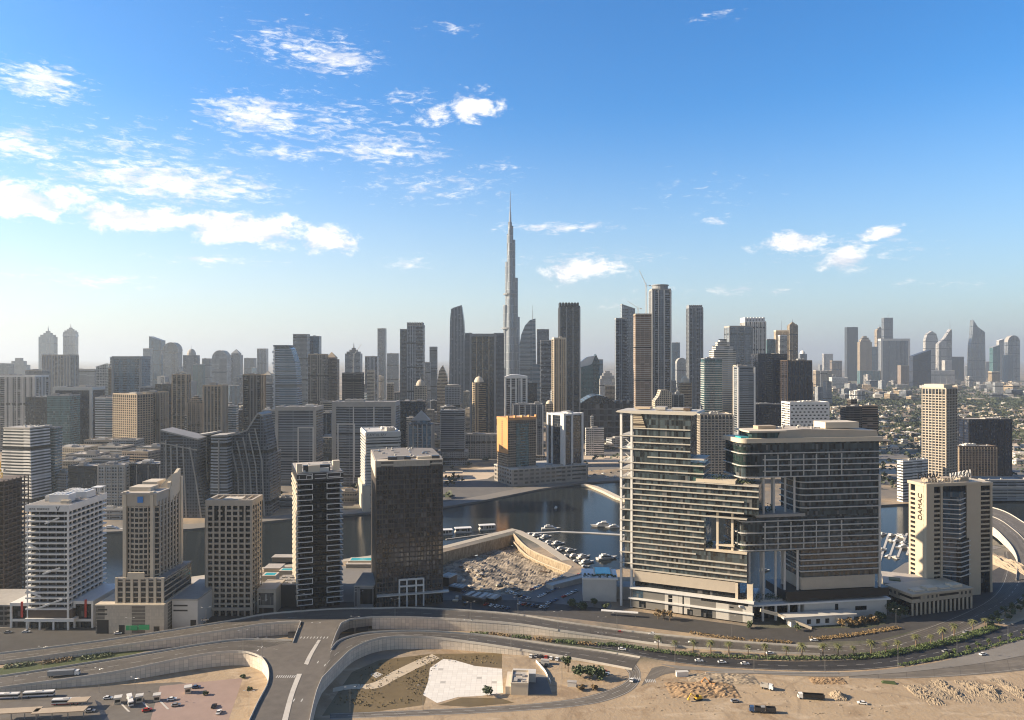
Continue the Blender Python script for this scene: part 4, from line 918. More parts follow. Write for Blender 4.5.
b = MB(); tree_crown(b, (70, 8, 101.5), 8, 1.6, 300, .5, 6); tree_crown(b, (92, 8, 100), 8, 1.6, 300, .5, 7); b.build('terrace_planting', M['leaf'], t)
b = MB(); b.box(10, 84, -1, DD, 20.5, 28.2); b.build('lower_wall', M['beige'], t)
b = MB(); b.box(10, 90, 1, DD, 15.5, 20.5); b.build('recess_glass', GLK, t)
b = MB(); b.box(84, 85.8, -1, 1, 15, 28); b.build('recess_column', M['cream'], t); b = MB(); b.box(92, 96, -.5, 4, 15, 28); b.build('recess_column', M['cream'], t)
b = MB(); b.box(7.4, 96, -2.5, DD + 6, 1.0, 15.0); b.build('podium_wall', facade('podwhite', (.36, .34, .31), (.45, .43, .39), 7.4, 12, .04, .025, .7, .05, 0, 1.4), t)
b = MB(); b.box(7, 97, -4, DD + 6, 15, 16.2); b.box(6, 97, -3.8, -2.4, 7.2, 8.2); b.build('podium_band', M['white'], t)
for x0, x1, za, zb in ((36, 39, 11.5, 13.6), (36, 39, 8.4, 11), (36, 39, 2, 6), (46.5, 47.5, 0, 15), (50, 54, 1, 5), (60, 68, 1, 6.5), (60, 93, 12.6, 14.6), (80, 83, 10, 11), (14, 19, 1.5, 6)):
    b = MB(); b.box(x0, x1, -2.56, -2.3, za, zb); b.build('podium_window', GLK, t)
b = MB(); b.box(9, 17, -2.6, -2.3, 8.6, 14.6); b.build('podium_glass', GLB, t)
# right block
A, rz, wd, d = frame(740, 879, 533, 8.4, 28)
t = thing('hotel_block', 'taller looking hotel block with rounded glass ends, tall stilts and a pale roof storey', 'hotel', A, rz)
ZR = lambda py: 190 - (py - 358) * .722
def rband(tt, x0, x1, z, round_=True, h=.7, nm='sunshade_band', mat=SB, out=1.2):
    b = MB(); n = 7; r = 6.0
    P = ([(x0 + r - r * math.sin(1.5708 * i / n), -out + r - r * math.cos(1.5708 * i / n)) for i in range(n + 1)] + [(x0, 28)]) if round_ else [(x0, -out), (x0, 28)]
    b.prism((P + [(x1, 28), (x1, -out)])[::-1], 0, h, bottom=True); return b.build(nm, mat, tt, (0, 0, z))
def rglass(tt, x0, x1, za, zb, round_=True, mat=HG, nm='glass_wall'):
    b = MB(); n = 7; r = 5.0
    P = ([(x0 + r - r * math.sin(1.5708 * i / n), r - r * math.cos(1.5708 * i / n)) for i in range(n + 1)] + [(x0, 27)]) if round_ else [(x0, 0), (x0, 27)]
    b.prism((P + [(x1, 27), (x1, 0)])[::-1], za, zb, bottom=True); return b.build(nm, mat, tt)
zr = ZR(443)
rglass(t, 1.2, wd, ZR(478), zr); rglass(t, 1.2, 14, ZR(470) + 1, ZR(447), True, GLT, 'end_glass').scale = (1.0, 1.0, 1)
for py in (454, 460.5, 466.2, 472, 477.8): rband(t, 0 if py in (454, 466.2, 477.8) else 15, wd + 1, ZR(py))
piers(t, (19, 0), (1, 0), 60, 7, .7, .7, ZR(477), ZR(455), SB, 'mullion_fin')
b = MB(); n = 7; rband(t, -.5, wd + 2, zr, h=3.2, nm='roof_parapet', mat=M['cream'], out=1.8)
b = MB(); b.extrude_xz([(30, zr + 3.2), (wd, zr + 3.2), (wd - 1, zr + 7.6), (50, zr + 9.4), (32, zr + 8.6)], 1, 26); ro = b.build('roof_storey', M['beige'], t)
b = MB(); b.box(10, 34, 2, 22, zr + 3.2, zr + 7.4); b.build('roof_lounge', GLT, t)
b = MB(); b.box(7, 36, 0, 24, zr + 7.4, zr + 8.6); b.build('roof_canopy', M['cream'], t)
b = MB(); b.box(70, 97, 6, 22, zr + 9, zr + 13.6); b.build('plant_room', M['cream'], ro)
b = MB(); b.box(20, 34, 12, 20, zr + 8.6, zr + 11); b.build('roof_vent', M['tan'], ro)
b = MB(); b.box(2, 8, 3, 14, zr + 3.2, zr + 4.2); b.build('roof_pool', M['pool'], t); roof_units(ro, 36, wd - 6, 5, 24, zr + 9, 16, 9)
# middle void with stilts, then the body beside it
b = MB(); tree_crown(b, (26, 10, 77.5), 11, 2, 420, .5, 9); b.build('terrace_planting', M['leaf'], t)
zv0, zv1 = ZR(517), ZR(478)
bx0 = 46
rglass(t, bx0, wd, zv0, zv1, True)
for py in (484, 490.5, 497, 503.5, 510): rband(t, bx0 - .8, wd + 1, ZR(py), h=.75)
for x, y in ((19, 2), (23.5, 14), (28, 4), (33, 16), (38, 6), (43, 2)): b = MB(); b.tube((x, y, zv0), (x, y, zv1), .85, n=10); b.build('stilt', M['offwhite'], t)
rglass(t, 1.2, wd, ZR(552), zv0); rband(t, 12, 50, zv0 - .4, False, 2.0, 'terrace_wall', M['concrete'], .9)
for py in (522, 527.8, 533.6, 539.4, 545.2, 551): rband(t, 0 if py in (522, 533.6, 545.2, 551) else 15, wd + 1, ZR(py))
piers(t, (19, 0), (1, 0), 60, 7, .7, .7, ZR(551), ZR(523), SB, 'mullion_fin')
# lower void
zb = 14
rglass(t, 47, wd, 30, ZR(552), False)
for py in (557, 563, 568.5, 574): rband(t, 46, wd + 1, ZR(py), False, .75)
for x, y in ((8, 2), (14, 16), (20, 4), (25, 18), (30, 5), (36, 3), (41, 16), (45, 1)): b = MB(); b.tube((x, y, zb), (x, y, ZR(552)), .9, n=10); b.build('stilt', M['offwhite'], t)
b = MB(); b.box(wd - .5, wd + .9, -1, .8, 16, ZR(478)); b.build('corner_column', M['offwhite'], t)
b = MB(); b.box(47, wd - 4, -1, 27, 21, 30); b.build('lower_wall', M['beige'], t)
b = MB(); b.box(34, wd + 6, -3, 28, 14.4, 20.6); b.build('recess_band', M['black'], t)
b = MB(); b.box(-2, 34, 2, 30, 12.4, 14); b.build('deck', M['paleconc'], t); b = MB(); tree_crown(b, (10, 4, 15), 9, 1.6, 420, .5, 11); tree_crown(b, (27, 4, 15), 7, 1.4, 300, .5, 12); b.build('deck_planting', M['leaf'], t)
b = MB(); b.box(-2, wd + 7, -4, 30, 11.6, 12.8); b.build('podium_band', M['white'], t)
b = MB(); b.box(48, wd + 4, -3.2, 30, 0, 11.6); b.build('podium_wall', M['offwhite'], t)
for x0, x1, za, zb_ in ((72, 74.5, 4, 10.5), (88, 97, 5, 8)): b = MB(); b.box(x0, x1, -3.26, -3, za, zb_); b.build('podium_window', GLK, t)
for x in (6, 17, 27, 37, 45): b = MB(); b.box(x - .7, x + .7, -1.5, 0, 0, 11.6); b.build('podium_column', M['white'], t)
b = MB(); b.box(0, 48, 4, 28, 0, 11.5); b.build('lobby_glass', GLK, t)
t2 = thing('entrance_pavilion', 'white curving ramp pavilion with three square windows in front of the hotel podium', 'pavilion', A + Vector((10, -7, 0)), rz)
b = MB(); b.box(22, 70, -7, 0, 0, 6); b.build('wall', M['white'], t2); b = MB(); b.box(16, 72, -8, 2, 6, 7.2); b.build('roof', M['offwhite'], t2)
for x in (34, 41, 48): b = MB(); b.box(x, x + 3, -7.08, -6.8, 1.6, 4.8); b.build('window', GLK, t2)
b = MB(); b.bar((2, -1, 11), (14, -3, 8), 1.2, 2.2); b.bar((14, -3, 8), (34, -13, .8), 1.2, 1.8); b.bar((56, -7.5, 5), (62, -12, .8), 1.2, 1.8); b.build('ramp_wall', M['cream'], t2)
# white pool house left of the hotel
p = G(583, 601); t = thing('pool_house', 'white cube podium with a planted roof and turquoise pool, left of the hotel column', 'building', p, R(-4))
b = MB(); b.box(0, 26, 0, 24, 0, 17); b.build('wall', M['offwhite'], t); b = MB(); b.box(-.8, 27, -.8, 25, 17, 18.4); b.build('roof_band', M['white'], t)
b = MB(); b.box(10, 22, 8, 26, 18.4, 19.4); b.build('pool_water', M['pool'], t); b = MB(); b.box(8.8, 23.2, 6.8, 27.2, 18.4, 19); b.build('pool_deck', M['cream'], t)
b = MB()
for i in range(9): tree_crown(b, (1.5 + i * 2.9, 2 + (i % 2), 19.3), 1.9, 1.2, 70, .45, 20 + i)
b.build('roof_planting', M['leaf'], t)
b = MB(); b.box(26, 44, 6, 20, 0, 10); b.build('side_wing', M['concrete'], t)
# hotel forecourt wall and long bus stop roof
p = G(601, 615.5); t = thing('shelter', 'long white flat canopy beside the avenue in front of the pool house', 'shelter', p, R(-12)); b = MB(); b.box(0, 27, 0, 3, 3.2, 3.7); b.build('roof', M['white'], t)
for x in (2, 13, 25): q_ = MB(); q_.box(x, x + .3, 1.3, 1.6, 0, 3.2); q_.build('post', M['steel'], t)

# ================================================================ cream tower with the vertical lettering
A, rz, wd, d = frame(926.5, 981, 584, 12, ('b', 908.5)); H = gz(485, 584); fl = 3.78
CT = plain('creamtower', (.50, .425, .315), .7, .08, .15)
t = thing('hotel_tower', 'cream tower with dark vertical lettering on its sunlit side and big letters on its roof', 'tower', A, rz)
b = MB(); b.box(1.2, wd - 1.2, 1.2, d - 1.2, 0, H - 2); b.build('glass_wall', GLK, t)
zs = [17 + fl * i for i in range(int((H - 22) / fl) + 1)]
for x0, x1 in ((0, 7.0), (13.2, 15.0), (37.5, wd - .2)):
    b = MB(); b.box(x0, x1, 0, 3, 0, H); b.build('front_pier', CT, t)
bands(t, 13.2, 4, zs, 1.5, -.25, CT, 'balcony_band', 6.6); bands(t, 37.6, 4, zs, .9, -.3, M['grey'], 'bay_band', 34)
b = MB(); b.box(0, 1.6, 3.2, d * .62, 0, H); b.build('side_wall', CT, t); b = MB(); b.box(.25, 1.6, d * .9, d, 0, H); b.build('side_wall', CT, t)
bands(t, 4, d - .4, zs, 1.6, .0, CT, 'side_balcony', 0, d * .62)
bands(t, 2, 3.2, zs, 1.6, -.02, CT, 'side_balcony', 0, 1.4)
# v-shaped glass bay
VP = [(15, 1), (26, -5.5), (36.8, 1)]
b = MB(); b.prism([(15, 1.2), (26, -4.9), (36.8, 1.2), (36.8, 3), (15, 3)], 12, H - 6); b.build('bay_glass', GLB, t)
b = MB(); b.prism([(14.8, .8), (26, -5.7), (37.2, .8), (37.2, 3), (14.8, 3)], 0, .75, bottom=True); f0 = b.build('bay_band', M['offwhite'], t)
f0.location.z = zs[0]
for z in zs[1:-1]: again(f0, (0, 0, z))
b = MB(); b.prism([(24, -4.5), (27, -5.2), (42, 1), (42, 3), (26, 3)], 6, 46); b.build('lower_bay_glass', GLK, t)
b = MB(); b.prism([(24, -5), (27, -5.9), (42.8, .6), (42.8, 2), (26, 2)], 0, .8, bottom=True); f0 = b.build('lower_bay_band', M['offwhite'], t); f0.location.z = 6
for z in zs:
    if z < 46: again(f0, (0, 0, z))
b = MB(); b.box(-.6, wd + .6, -.6, d + .6, H - 1.5, H + .8); ro = b.build('roof', CT, t)
roof_units(ro, 4, wd - 4, 3, d - 3, H + .8, 12, 8)
for x, a in ((6, 8), (20, 10), (36, 8)): b = MB(); b.box(x, x + a, 5, 13, H + .8, H + 4); b.build('plant_room', M['tan'], ro)
# right wing
b = MB(); b.box(wd + .2, wd + 14, 4, d + 10, 0, H - 3); b.build('wing_glass', GLK, t)
for x in (wd + .1, wd + 12.2): b = MB(); b.box(x, x + 2.0, 3.2, 6, 0, H - 1); b.build('wing_pier', CT, t)
bands(t, wd + 14, d + 10, zs, 1.3, .35, CT, 'wing_band', wd + .2, 4)
b = MB(); b.box(wd - .3, wd + 14.6, 3, d + 10.6, H - 3, H - .6); b.build('wing_roof', CT, t)
# writing
txt(t, 'DAMAC', 6.0, (-.25, d * .24, H - 29), (R(90), R(-90), R(-90)), M['brown'], 'lettering', .25, squash=1.0)
b = MB(); b.bar((-3, 2, H + 4.5), (25, 2, H + 4.5), .3, .3); b.bar((-3, 2, H + 1.5), (25, 2, H + 1.5), .3, .3)
for i in range(10): b.bar((-3 + i * 3.1, 2, H + .8), (-3 + i * 3.1, 2, H + 5), .25, .25); b.bar((-3 + i * 3.1, 2, H + 4.6), (-1.5 + i * 3.1, 6.5, H + .8), .2, .2)
b.build('sign_frame', M['concrete'], ro)
txt(ro, 'DAMAC', 6.2, (-7, 1.5, H + 5.0), (R(90), 0, 0), M['dark'], 'lettering', .35, squash=.95)
b = MB(); b.bar((25, 3, H + 1.5), (49, 8, H + 3.5), .3, .3); b.bar((25, 3, H + 5.5), (49, 8, H + 7.5), .3, .3)
for i in range(9): b.bar((25 + i * 3, 3 + i * .62, H + .8), (25 + i * 3, 3 + i * .62, H + 6.5), .25, .25)
b.build('sign_frame', M['offwhite'], ro)
txt(ro, 'MAISON', 7.4, (24, 2.6, H + 3.0), (R(90), R(-4), R(11)), M['offwhite'], 'lettering', .35, squash=.9)
# its podium
PW = facade('podcream', (.47, .40, .30), (.045, .04, .035), 4.6, 4.0, .5, .55, .3, .5, .05)
p = G(884, 603); t = thing('podium_block', 'long cream podium with small square windows at the foot of the lettered tower', 'podium', p, R(-24))
b = MB(); b.box(0, 34, 0, 34, 0, 15); b.build('wall', PW, t); b = MB(); b.box(-.4, 34.4, -.4, 34.4, 15, 15.8); b.build('roof', M['roof'], t)
b = MB(); b.box(4, 12, 8, 16, 15.8, 16.6); b.build('roof_garden', MC['grass'], t)
p = G(912, 616); t = thing('podium_block', 'cream arcade podium with tall dark bays under the lettered tower', 'podium', p, R(17))
b = MB(); b.box(.8, 57, .8, 26, 0, 15.5); b.build('glass_wall', GLK, t)
piers(t, (0.6, .4), (1, 0), 56, 15, 1.5, .5, 0, 9, CT, 'arcade_pier')
b = MB(); b.box(0, 57.5, 0, 26, 9, 15); b.build('upper_wall', PW, t); b = MB(); b.box(-.4, 58, -.5, 26, 15, 15.9); b.build('roof', CT, t)
for k in range(4): b = MB(); b.box(6 + 12 * k, 15 + 12 * k, 3, 10, 15.9, 17 + (k % 2)); b.build('plant_room', M['cream'], t)
# ================================================================ the city: mid and far towers
ST = {}
def style(k, wall, gl, fh=3.8, mw=3.2, band=.3, pier=.25, **kw): ST[k] = facade('fac_' + k, wall, gl, fh, mw, band, pier, **kw)
style('blueglass', (.14, .19, .24), (.025, .075, .12), 4, 1.8, .16, .14, ior=1.8)
style('blueband', (.36, .40, .43), (.035, .07, .10), 4, 40, .34, .01, ior=1.7)
style('darkglass', (.05, .055, .065), (.012, .018, .026), 4, 1.8, .14, .14, ior=1.7)
style('navy', (.018, .024, .04), (.008, .014, .03), 4, 2.4, .25, .3, ior=1.6)
style('tealglass', (.12, .19, .20), (.015, .065, .075), 4, 2, .2, .15, ior=1.8)
style('greyband', (.35, .37, .39), (.03, .036, .042), 3.6, 30, .45, .02)
style('greygrid', (.33, .35, .365), (.03, .035, .04), 3.6, 3.2, .4, .36)
style('greyrib', (.30, .33, .365), (.03, .036, .045), 3.8, 4.5, .1, .42)
style('silver', (.35, .385, .42), (.07, .085, .10), 4, 2.6, .12, .3, ior=1.9, wmetal=.5)
style('slategrid', (.14, .155, .175), (.02, .026, .034), 3.6, 3.4, .36, .36)
style('slateband', (.23, .26, .29), (.022, .03, .04), 3.7, 25, .36, .03)
style('brown', (.25, .20, .155), (.03, .026, .022), 3.6, 3.4, .4, .3)
style('brownrib', (.28, .25, .215), (.028, .028, .028), 3.8, 5.5, .12, .5)
style('gold', (.44, .35, .24), (.05, .04, .03), 3.7, 3.6, .4, .3)
style('goldrib', (.47, .37, .24), (.045, .04, .036), 3.8, 5, .12, .5)
style('beige', (.46, .40, .31), (.045, .042, .04), 3.6, 3.4, .42, .36)
style('pinkstone', (.36, .29, .24), (.035, .032, .03), 3.8, 3.2, .36, .4)
style('white', (.64, .62, .58), (.04, .046, .05), 3.7, 3.4, .42, .32)
style('whiteband', (.64, .63, .60), (.03, .036, .04), 3.8, 40, .5, .01)
style('whiterib', (.62, .60, .57), (.035, .04, .045), 3.8, 6, .1, .42)
style('rawdark', (.12, .105, .09), (.02, .018, .016), 3.9, 6, .22, .12, rough=.7, ior=1.2, lit=.02)
style('rawbrown2', (.30, .215, .15), (.055, .035, .025), 3.9, 9, .3, .12, rough=.7, ior=1.2, lit=.1)
style('orangeface', (.66, .34, .10), (.40, .22, .08), 3.6, 30, .2, .02, rough=.5, ior=1.4, lit=0)
WALLC = dict(blueglass='grey', blueband='offwhite', darkglass='dark', navy='dark', tealglass='grey', greyband='concrete', greygrid='concrete', greyrib='concrete', silver='concrete', slategrid='grey', slateband='grey', brown='tan', brownrib='tan',
             gold='cream', goldrib='cream', beige='beige', pinkstone='tan', white='white', whiteband='white', whiterib='white', rawdark='darkconc', rawbrown2='tan', orangeface='orange')
FOOT = []
def tower(label, pl, pr, top, D, st='greygrid', yaw=0, back=None, crown='flat', name='tower', cat='tower', h2=None, rel=None, floors=None, mat2=None, seed=None, podium=None, frm=None, ground=0.0, group=None, crest=None):
    """a tower measured on the photo: front columns pl..pr, top row, distance; crown is how its head is built"""
    if D > 1750 and (pr < 400 or pl > 664): D = 1750 + (D - 1750) * 2.5
    A, rz, wd, d = frame(pl, pr, D, yaw, back if back is not None else max(16, min(45, (pr - pl) * D / FP * .8)))
    H = gz(top, D); seed = int(pl * 3 + top) if seed is None else seed; m = ST[st]; wm = M[WALLC[st]] if mat2 is None else M[mat2]
    c = A + Vector((math.cos(rz) * wd / 2 - math.sin(rz) * d / 2, math.sin(rz) * wd / 2 + math.cos(rz) * d / 2, 0)); FOOT.append((c.x, c.y, .5 * math.hypot(wd, d)))
    t = thing(name, label, cat, A, rz, group)
    ex = wd if crown in ('pyr', 'dome', 'spire', 'step', 'arch') else 0
    Hb = H
    if crown in ('pyr', 'dome', 'arch'): Hb = H - .55 * wd
    if crown == 'spire': Hb = H - .5 * wd
    if crown == 'step': Hb = H - .5 * wd
    if crown in ('slantl', 'slantr'): Hb = H - .35 * wd
    b = MB(); R4 = [(0, 0), (wd, 0), (wd, d), (0, d)]
    b.prism(R4, ground, Hb, 0, 1); b.build('body', [m, M['roofgrey']], t)
    if crown in ('flat', 'teeth', 'frame', 'helipad', 'mast'):
        ro = roof_kit(t, wd, d, Hb, M['roof'] if seed % 2 else M['roofgrey'], wm, 2 if D < 1700 else 1, 1.5 if D < 1500 else 3, seed)
        if crown == 'teeth':
            b = MB(); n = 7
            for i in range(n): b.box(wd * i / n, wd * (i + .6) / n, -.3, d, Hb, Hb + .22 * wd)
            b.build('crown_fins', wm, t)
        if crown == 'mast': b = MB(); b.tube((wd / 2, d / 2, Hb), (wd / 2, d / 2, Hb + .9 * wd), .8, .2); b.build('mast', M['steel'], t)
        if crown == 'helipad': b = MB(); b.tube((wd / 2, d / 2, Hb + 4), (wd / 2, d / 2, Hb + 5), wd * .4, n=16); b.tube((wd / 2, d / 2, Hb), (wd / 2, d / 2, Hb + 4), wd * .15, n=10); b.build('helipad', M['concrete'], t)
        if crown == 'frame':
            e = max(1.6, wd * .06); b = MB()
            for bx in ((-.8, e, -1, 1.5, ground, Hb + 2), (wd - e, wd + .8, -1, 1.5, ground, Hb + 2), (e, wd - e, -1, 1.5, Hb - e, Hb + 2), (-.9, 1, 1.5, d, Hb - e, Hb + 2), (wd - 1, wd + .9, 1.5, d, Hb - e, Hb + 2)): b.box(*bx)
            b.build('edge_frame', M[frm or 'offwhite'], t)
    elif crown in ('slantl', 'slantr'):
        z = (H, Hb) if crown == 'slantl' else (Hb, H)
        b = MB(); b.extrude_xz([(0, Hb), (wd, Hb), (wd, z[1] + .01), (0, z[0] + .01)], 0, d); b.build('slanted_crown', [m], t)
        b = MB(); b.extrude_xz([(-.5, z[0]), (wd + .5, z[1]), (wd + .5, z[1] + 1.4), (-.5, z[0] + 1.4)], -.5, d + .5); b.build('roof', wm, t)
    elif crown == 'pyr':
        s = .12 * wd; b = MB(); b.prism([(s, s), (wd - s, s), (wd - s, d - s), (s, d - s)], Hb, Hb + .14 * wd, 0); b.build('crown_storey', [m], t)
        k = Hb + .14 * wd; b = MB(); b.loft([[(s, s, k), (wd - s, s, k), (wd - s, d - s, k), (s, d - s, k)], [(wd / 2 - .3, d / 2 - .3, H), (wd / 2 + .3, d / 2 - .3, H), (wd / 2 + .3, d / 2 + .3, H), (wd / 2 - .3, d / 2 + .3, H)]]); b.build('pyramid_roof', M[crest] if crest else wm, t)
    elif crown == 'dome':
        b = MB(); n = 14; rings = []
        for j in range(6):
            a = j / 5 * 1.45; r = math.cos(a) * min(wd, d) * .47; rings.append([(wd / 2 + r * math.cos(6.2832 * i / n), d / 2 + r * math.sin(6.2832 * i / n), Hb + math.sin(a) * .5 * wd) for i in range(n)])
        b.loft(rings); b.build('dome', M[crest] if crest else wm, t)
        b = MB(); b.tube((wd / 2, d / 2, H - .1 * wd), (wd / 2, d / 2, H + .25 * wd), .6, .2); b.build('finial', M['steel'], t)
    elif crown == 'arch':
        b = MB(); P = [(0, Hb)] + [(wd / 2 - wd / 2 * math.cos(math.pi * i / 12), Hb + .55 * wd * math.sin(math.pi * i / 12)) for i in range(1, 12)] + [(wd, Hb)]
        b.extrude_xz(P, 0, d); b.build('arched_crown', [m], t)
        b = MB()
        O = [(wd / 2 - (wd / 2 + .8) * math.cos(math.pi * i / 12), Hb + (.55 * wd + 1) * math.sin(math.pi * i / 12)) for i in range(13)]; b.extrude_xz(O + P[::-1], -.6, d + .6)
        b.build('roof', wm, t)
    elif crown in ('step', 'spire'):
        k = Hb
        for f, hh in ((.8, .2 * wd), (.55, .17 * wd), (.3, .13 * wd)) if crown == 'step' else ((.82, .13 * wd), (.5, .12 * wd), (.25, .12 * wd)):
            x0, y0 = wd * (1 - f) / 2, d * (1 - f) / 2; b = MB(); b.prism([(x0, y0), (wd - x0, y0), (wd - x0, d - y0), (x0, d - y0)], k, k + hh, 0, 1); b.build('setback', [m, M['roof']], t); k += hh
        if crown == 'spire': b = MB(); b.tube((wd / 2, d / 2, k), (wd / 2, d / 2, H + .25 * wd), max(.8, wd * .06), .25); b.build('spire', M['steel'], t)
    if rel:      # real relief on nearer towers: ('band', storey, height, out) / ('pier', bay, width, out)
        for r in rel:
            mm = M[r[4]] if len(r) > 4 else wm
            if r[0] == 'band': bands(t, wd, d, [ground + 6 + r[1] * i for i in range(min(100, max(1, int((Hb - ground - 8) / r[1]))))], r[2], r[3], mm)
            else:
                n = max(2, int(wd / r[1]) + 1); piers(t, (r[2] / 2, 0), (1, 0), wd - r[2], n, r[2], r[3], ground, Hb - .5, mm)
                piers(t, (0, d - r[2] / 2), (0, -1), d - r[2], max(2, int(d / r[1]) + 1), r[2], r[3], ground, Hb - .5, mm); piers(t, (wd, r[2] / 2), (0, 1), d - r[2], max(2, int(d / r[1]) + 1), r[2], r[3], ground, Hb - .5, mm)
    if podium: b = MB(); p = podium; b.prism([(-p[0], -p[1]), (wd + p[0], -p[1]), (wd + p[0], d + p[1]), (-p[0], d + p[1])], 0, p[2], 0, 1); b.build('podium', [ST['greygrid'], M['roof']], t)
    return t, wd, d, H
def silhouette(label, pts, D, depth, st, name='tower', cat='tower', yaw=0, group=None, cap=None):
    """a tower whose front outline is not a box: outline in image points, real depth"""
    if D > 1750 and pts[0][0] > 664: D = 1750 + (D - 1750) * 2.5
    x0 = min(p[0] for p in pts); A = Vector((gx(x0, D), D, 0)); P = [(gx(p[0], D) - A.x, gz(p[1], D) if len(p) < 3 else p[2]) for p in pts]
    t = thing(name, label, cat, A, R(yaw)); b = MB(); b.extrude_xz(P, 0, depth); b.build('body', [ST[st]], t)
    FOOT.append((A.x + (max(p[0] for p in P)) / 2, D + depth / 2, max(depth, max(p[0] for p in P)) * .6))
    return t, P
BR = lambda f=3.7, h=1.3, o=.5, m=None: ('band', f, h, o) + ((m,) if m else ())
PR = lambda bay=6, w_=1.4, o=.7, m=None: ('pier', bay, w_, o) + ((m,) if m else ())

# ---- far left
tower('hazy twin tower with a stepped head and needle, the squarer of the pair', 38.5, 54, 329, 3300, 'blueglass', crown='spire', seed=1)
t, wd, d, H = tower('hazy twin tower with a flared pagoda crown, the slimmer of the pair', 63, 75, 326, 3350, 'silver', crown='spire', seed=2)
b = MB(); b.loft([[(-3, -3, H - 80), (wd + 3, -3, H - 80), (wd + 3, d + 3, H - 80), (-3, d + 3, H - 80)], [(2, 2, H - 52), (wd - 2, 2, H - 52), (wd - 2, d - 2, H - 52), (2, d - 2, H - 52)]]); b.build('flared_crown', ST['silver'], t)
tower('wide blue grey slab with white ribs in front of the hazy twin towers', 42, 70, 355.5, 1950, 'greyrib', crown='flat', rel=[PR(9, 2.2, 1.0, 'concrete')])
tower('hazy grey block with a stepped roof at the far left skyline', 5, 28, 358, 2700, 'greygrid', crown='step'); tower('low hazy block behind the grey stepped one', -14, 8, 364, 2500, 'slateband')
tower('pale blue office block with a white top band and ribs at the left picture edge', -24, 35, 377, 1500, 'whiterib', rel=[PR(11, 2.6, 1, 'offwhite')])
tower('plain grey block between the ribbed office and the wide blue grey slab', 25, 42, 371, 1850, 'greygrid')
tower('dark blue glass office block, lower of the pair left of the white edged slab', 26, 47, 398, 1360, 'darkglass', yaw=3); tower('dark teal glass office block beside the white edged slab', 47, 70, 396, 1310, 'tealglass', yaw=3, back=('b', 75) if False else 34)
tower('very dark slab with a thick white edge frame', 53, 92, 388, 1430, 'navy', crown='frame', frm='offwhite'); tower('hazy brown grey block behind the white edged slab', 70, 95, 370, 2100, 'greyband')
tower('pale tower with a sharp slanted top, lit on its left', 96, 106, 364, 1720, 'white', yaw=14, crown='slantr'); tower('brown stub beside the slanted pale tower', 103, 112, 369, 1760, 'brown')
tower('blue glass block with a dark angled crown behind the golden block', 112, 141, 357.5, 1720, 'blueglass', crown='frame', frm='grey'); tower('pale annex left of the blue glass block with dark crown', 110, 123, 358, 1800, 'whiteband')
tower('blue grey banded office block left of the golden block', 95, 112, 398, 1250, 'blueband')
tower('golden lit ribbed block with many small bays', 113, 137, 394, 1215, 'rawdark', mat2='tan', yaw=-25, back=30, rel=[PR(4.5, 1.0, .6, 'tan'), BR(3.7, 1.2, .4, 'tan')]); tower('brown striped block right of the golden block', 137, 160, 393, 1240, 'brownrib', rel=[PR(6, 2, .7, 'tan')])
tower('dark slab behind the brown striped block', 155, 171, 385, 1380, 'darkglass'); tower('dark low block behind the golden block', 140, 157, 388, 1500, 'slategrid')
tower('pale shoulder of the cluster, left of the tallest hazy blue tower', 143, 150, 349, 2400, 'silver'); tower('tallest hazy blue tower of the left cluster', 149, 161, 336.5, 2450, 'blueglass', crown='slantl')
t, wd, d, H = tower('hazy round shouldered tower next to the tallest hazy blue one', 163, 178, 342.5, 2380, 'silver', crown='arch')
tower('hazy domed tower with corner turrets', 183, 196, 348, 2500, 'greyrib', crown='dome'); tower('dark blue tower half hiding the domed turret tower', 193, 202, 365, 2250, 'tealglass'); tower('narrow hazy tower right of the dark blue one', 202, 210, 359, 2550, 'greygrid', crown='flat')
t, wd, d, H = tower('broad grey tower with a curved crest, second from the pointed one', 212, 227, 350.5, 2300, 'greyband', crown='arch')
tower('hazy tower with a sharp pointed roof', 229.5, 240, 349, 2600, 'greyrib', crown='pyr', crest='grey'); tower('hazy short block right of the pointed roof tower', 244, 254, 358.5, 2800, 'slategrid'); tower('narrow hazy tower with a square head', 257, 266, 349, 2700, 'silver')
tower('brown tower with pale vertical stripes', 172, 186, 375, 1370, 'brownrib', rel=[PR(7, 2, .8, 'tan')]); tower('stepped brown tower between two striped towers', 187, 201, 396, 1250, 'brown', crown='step', rel=[PR(6, 1.5, .6, 'tan')])
tower('striped brown tower in front of the curved crest tower', 203, 222, 386, 1180, 'brownrib', rel=[PR(6, 1.8, .7, 'tan')])
tower('dark brown tower with a pale blank panel near its foot', 243, 261, 375, 1280, 'brownrib', rel=[PR(8, 1.5, .7, 'brown')]); tower('pale grey block behind the dark brown panel tower', 262, 272, 371, 1900, 'greygrid', crown='pyr'); tower('pale slab right of the dark brown panel tower', 263, 276, 384, 1500, 'greyband')
p = Vector((gx(246, 1276), 1274, 0)); 
t = thing('building', 'blank pale box at the foot of the dark brown panel tower', 'building', p); b = MB(); b.box(0, 27, -6, 0, 0, 60); b.build('wall', M['concrete'], t); b = MB(); b.box(-.4, 27.4, -6.4, .4, 60, 61.5); b.build('parapet', M['offwhite'], t)
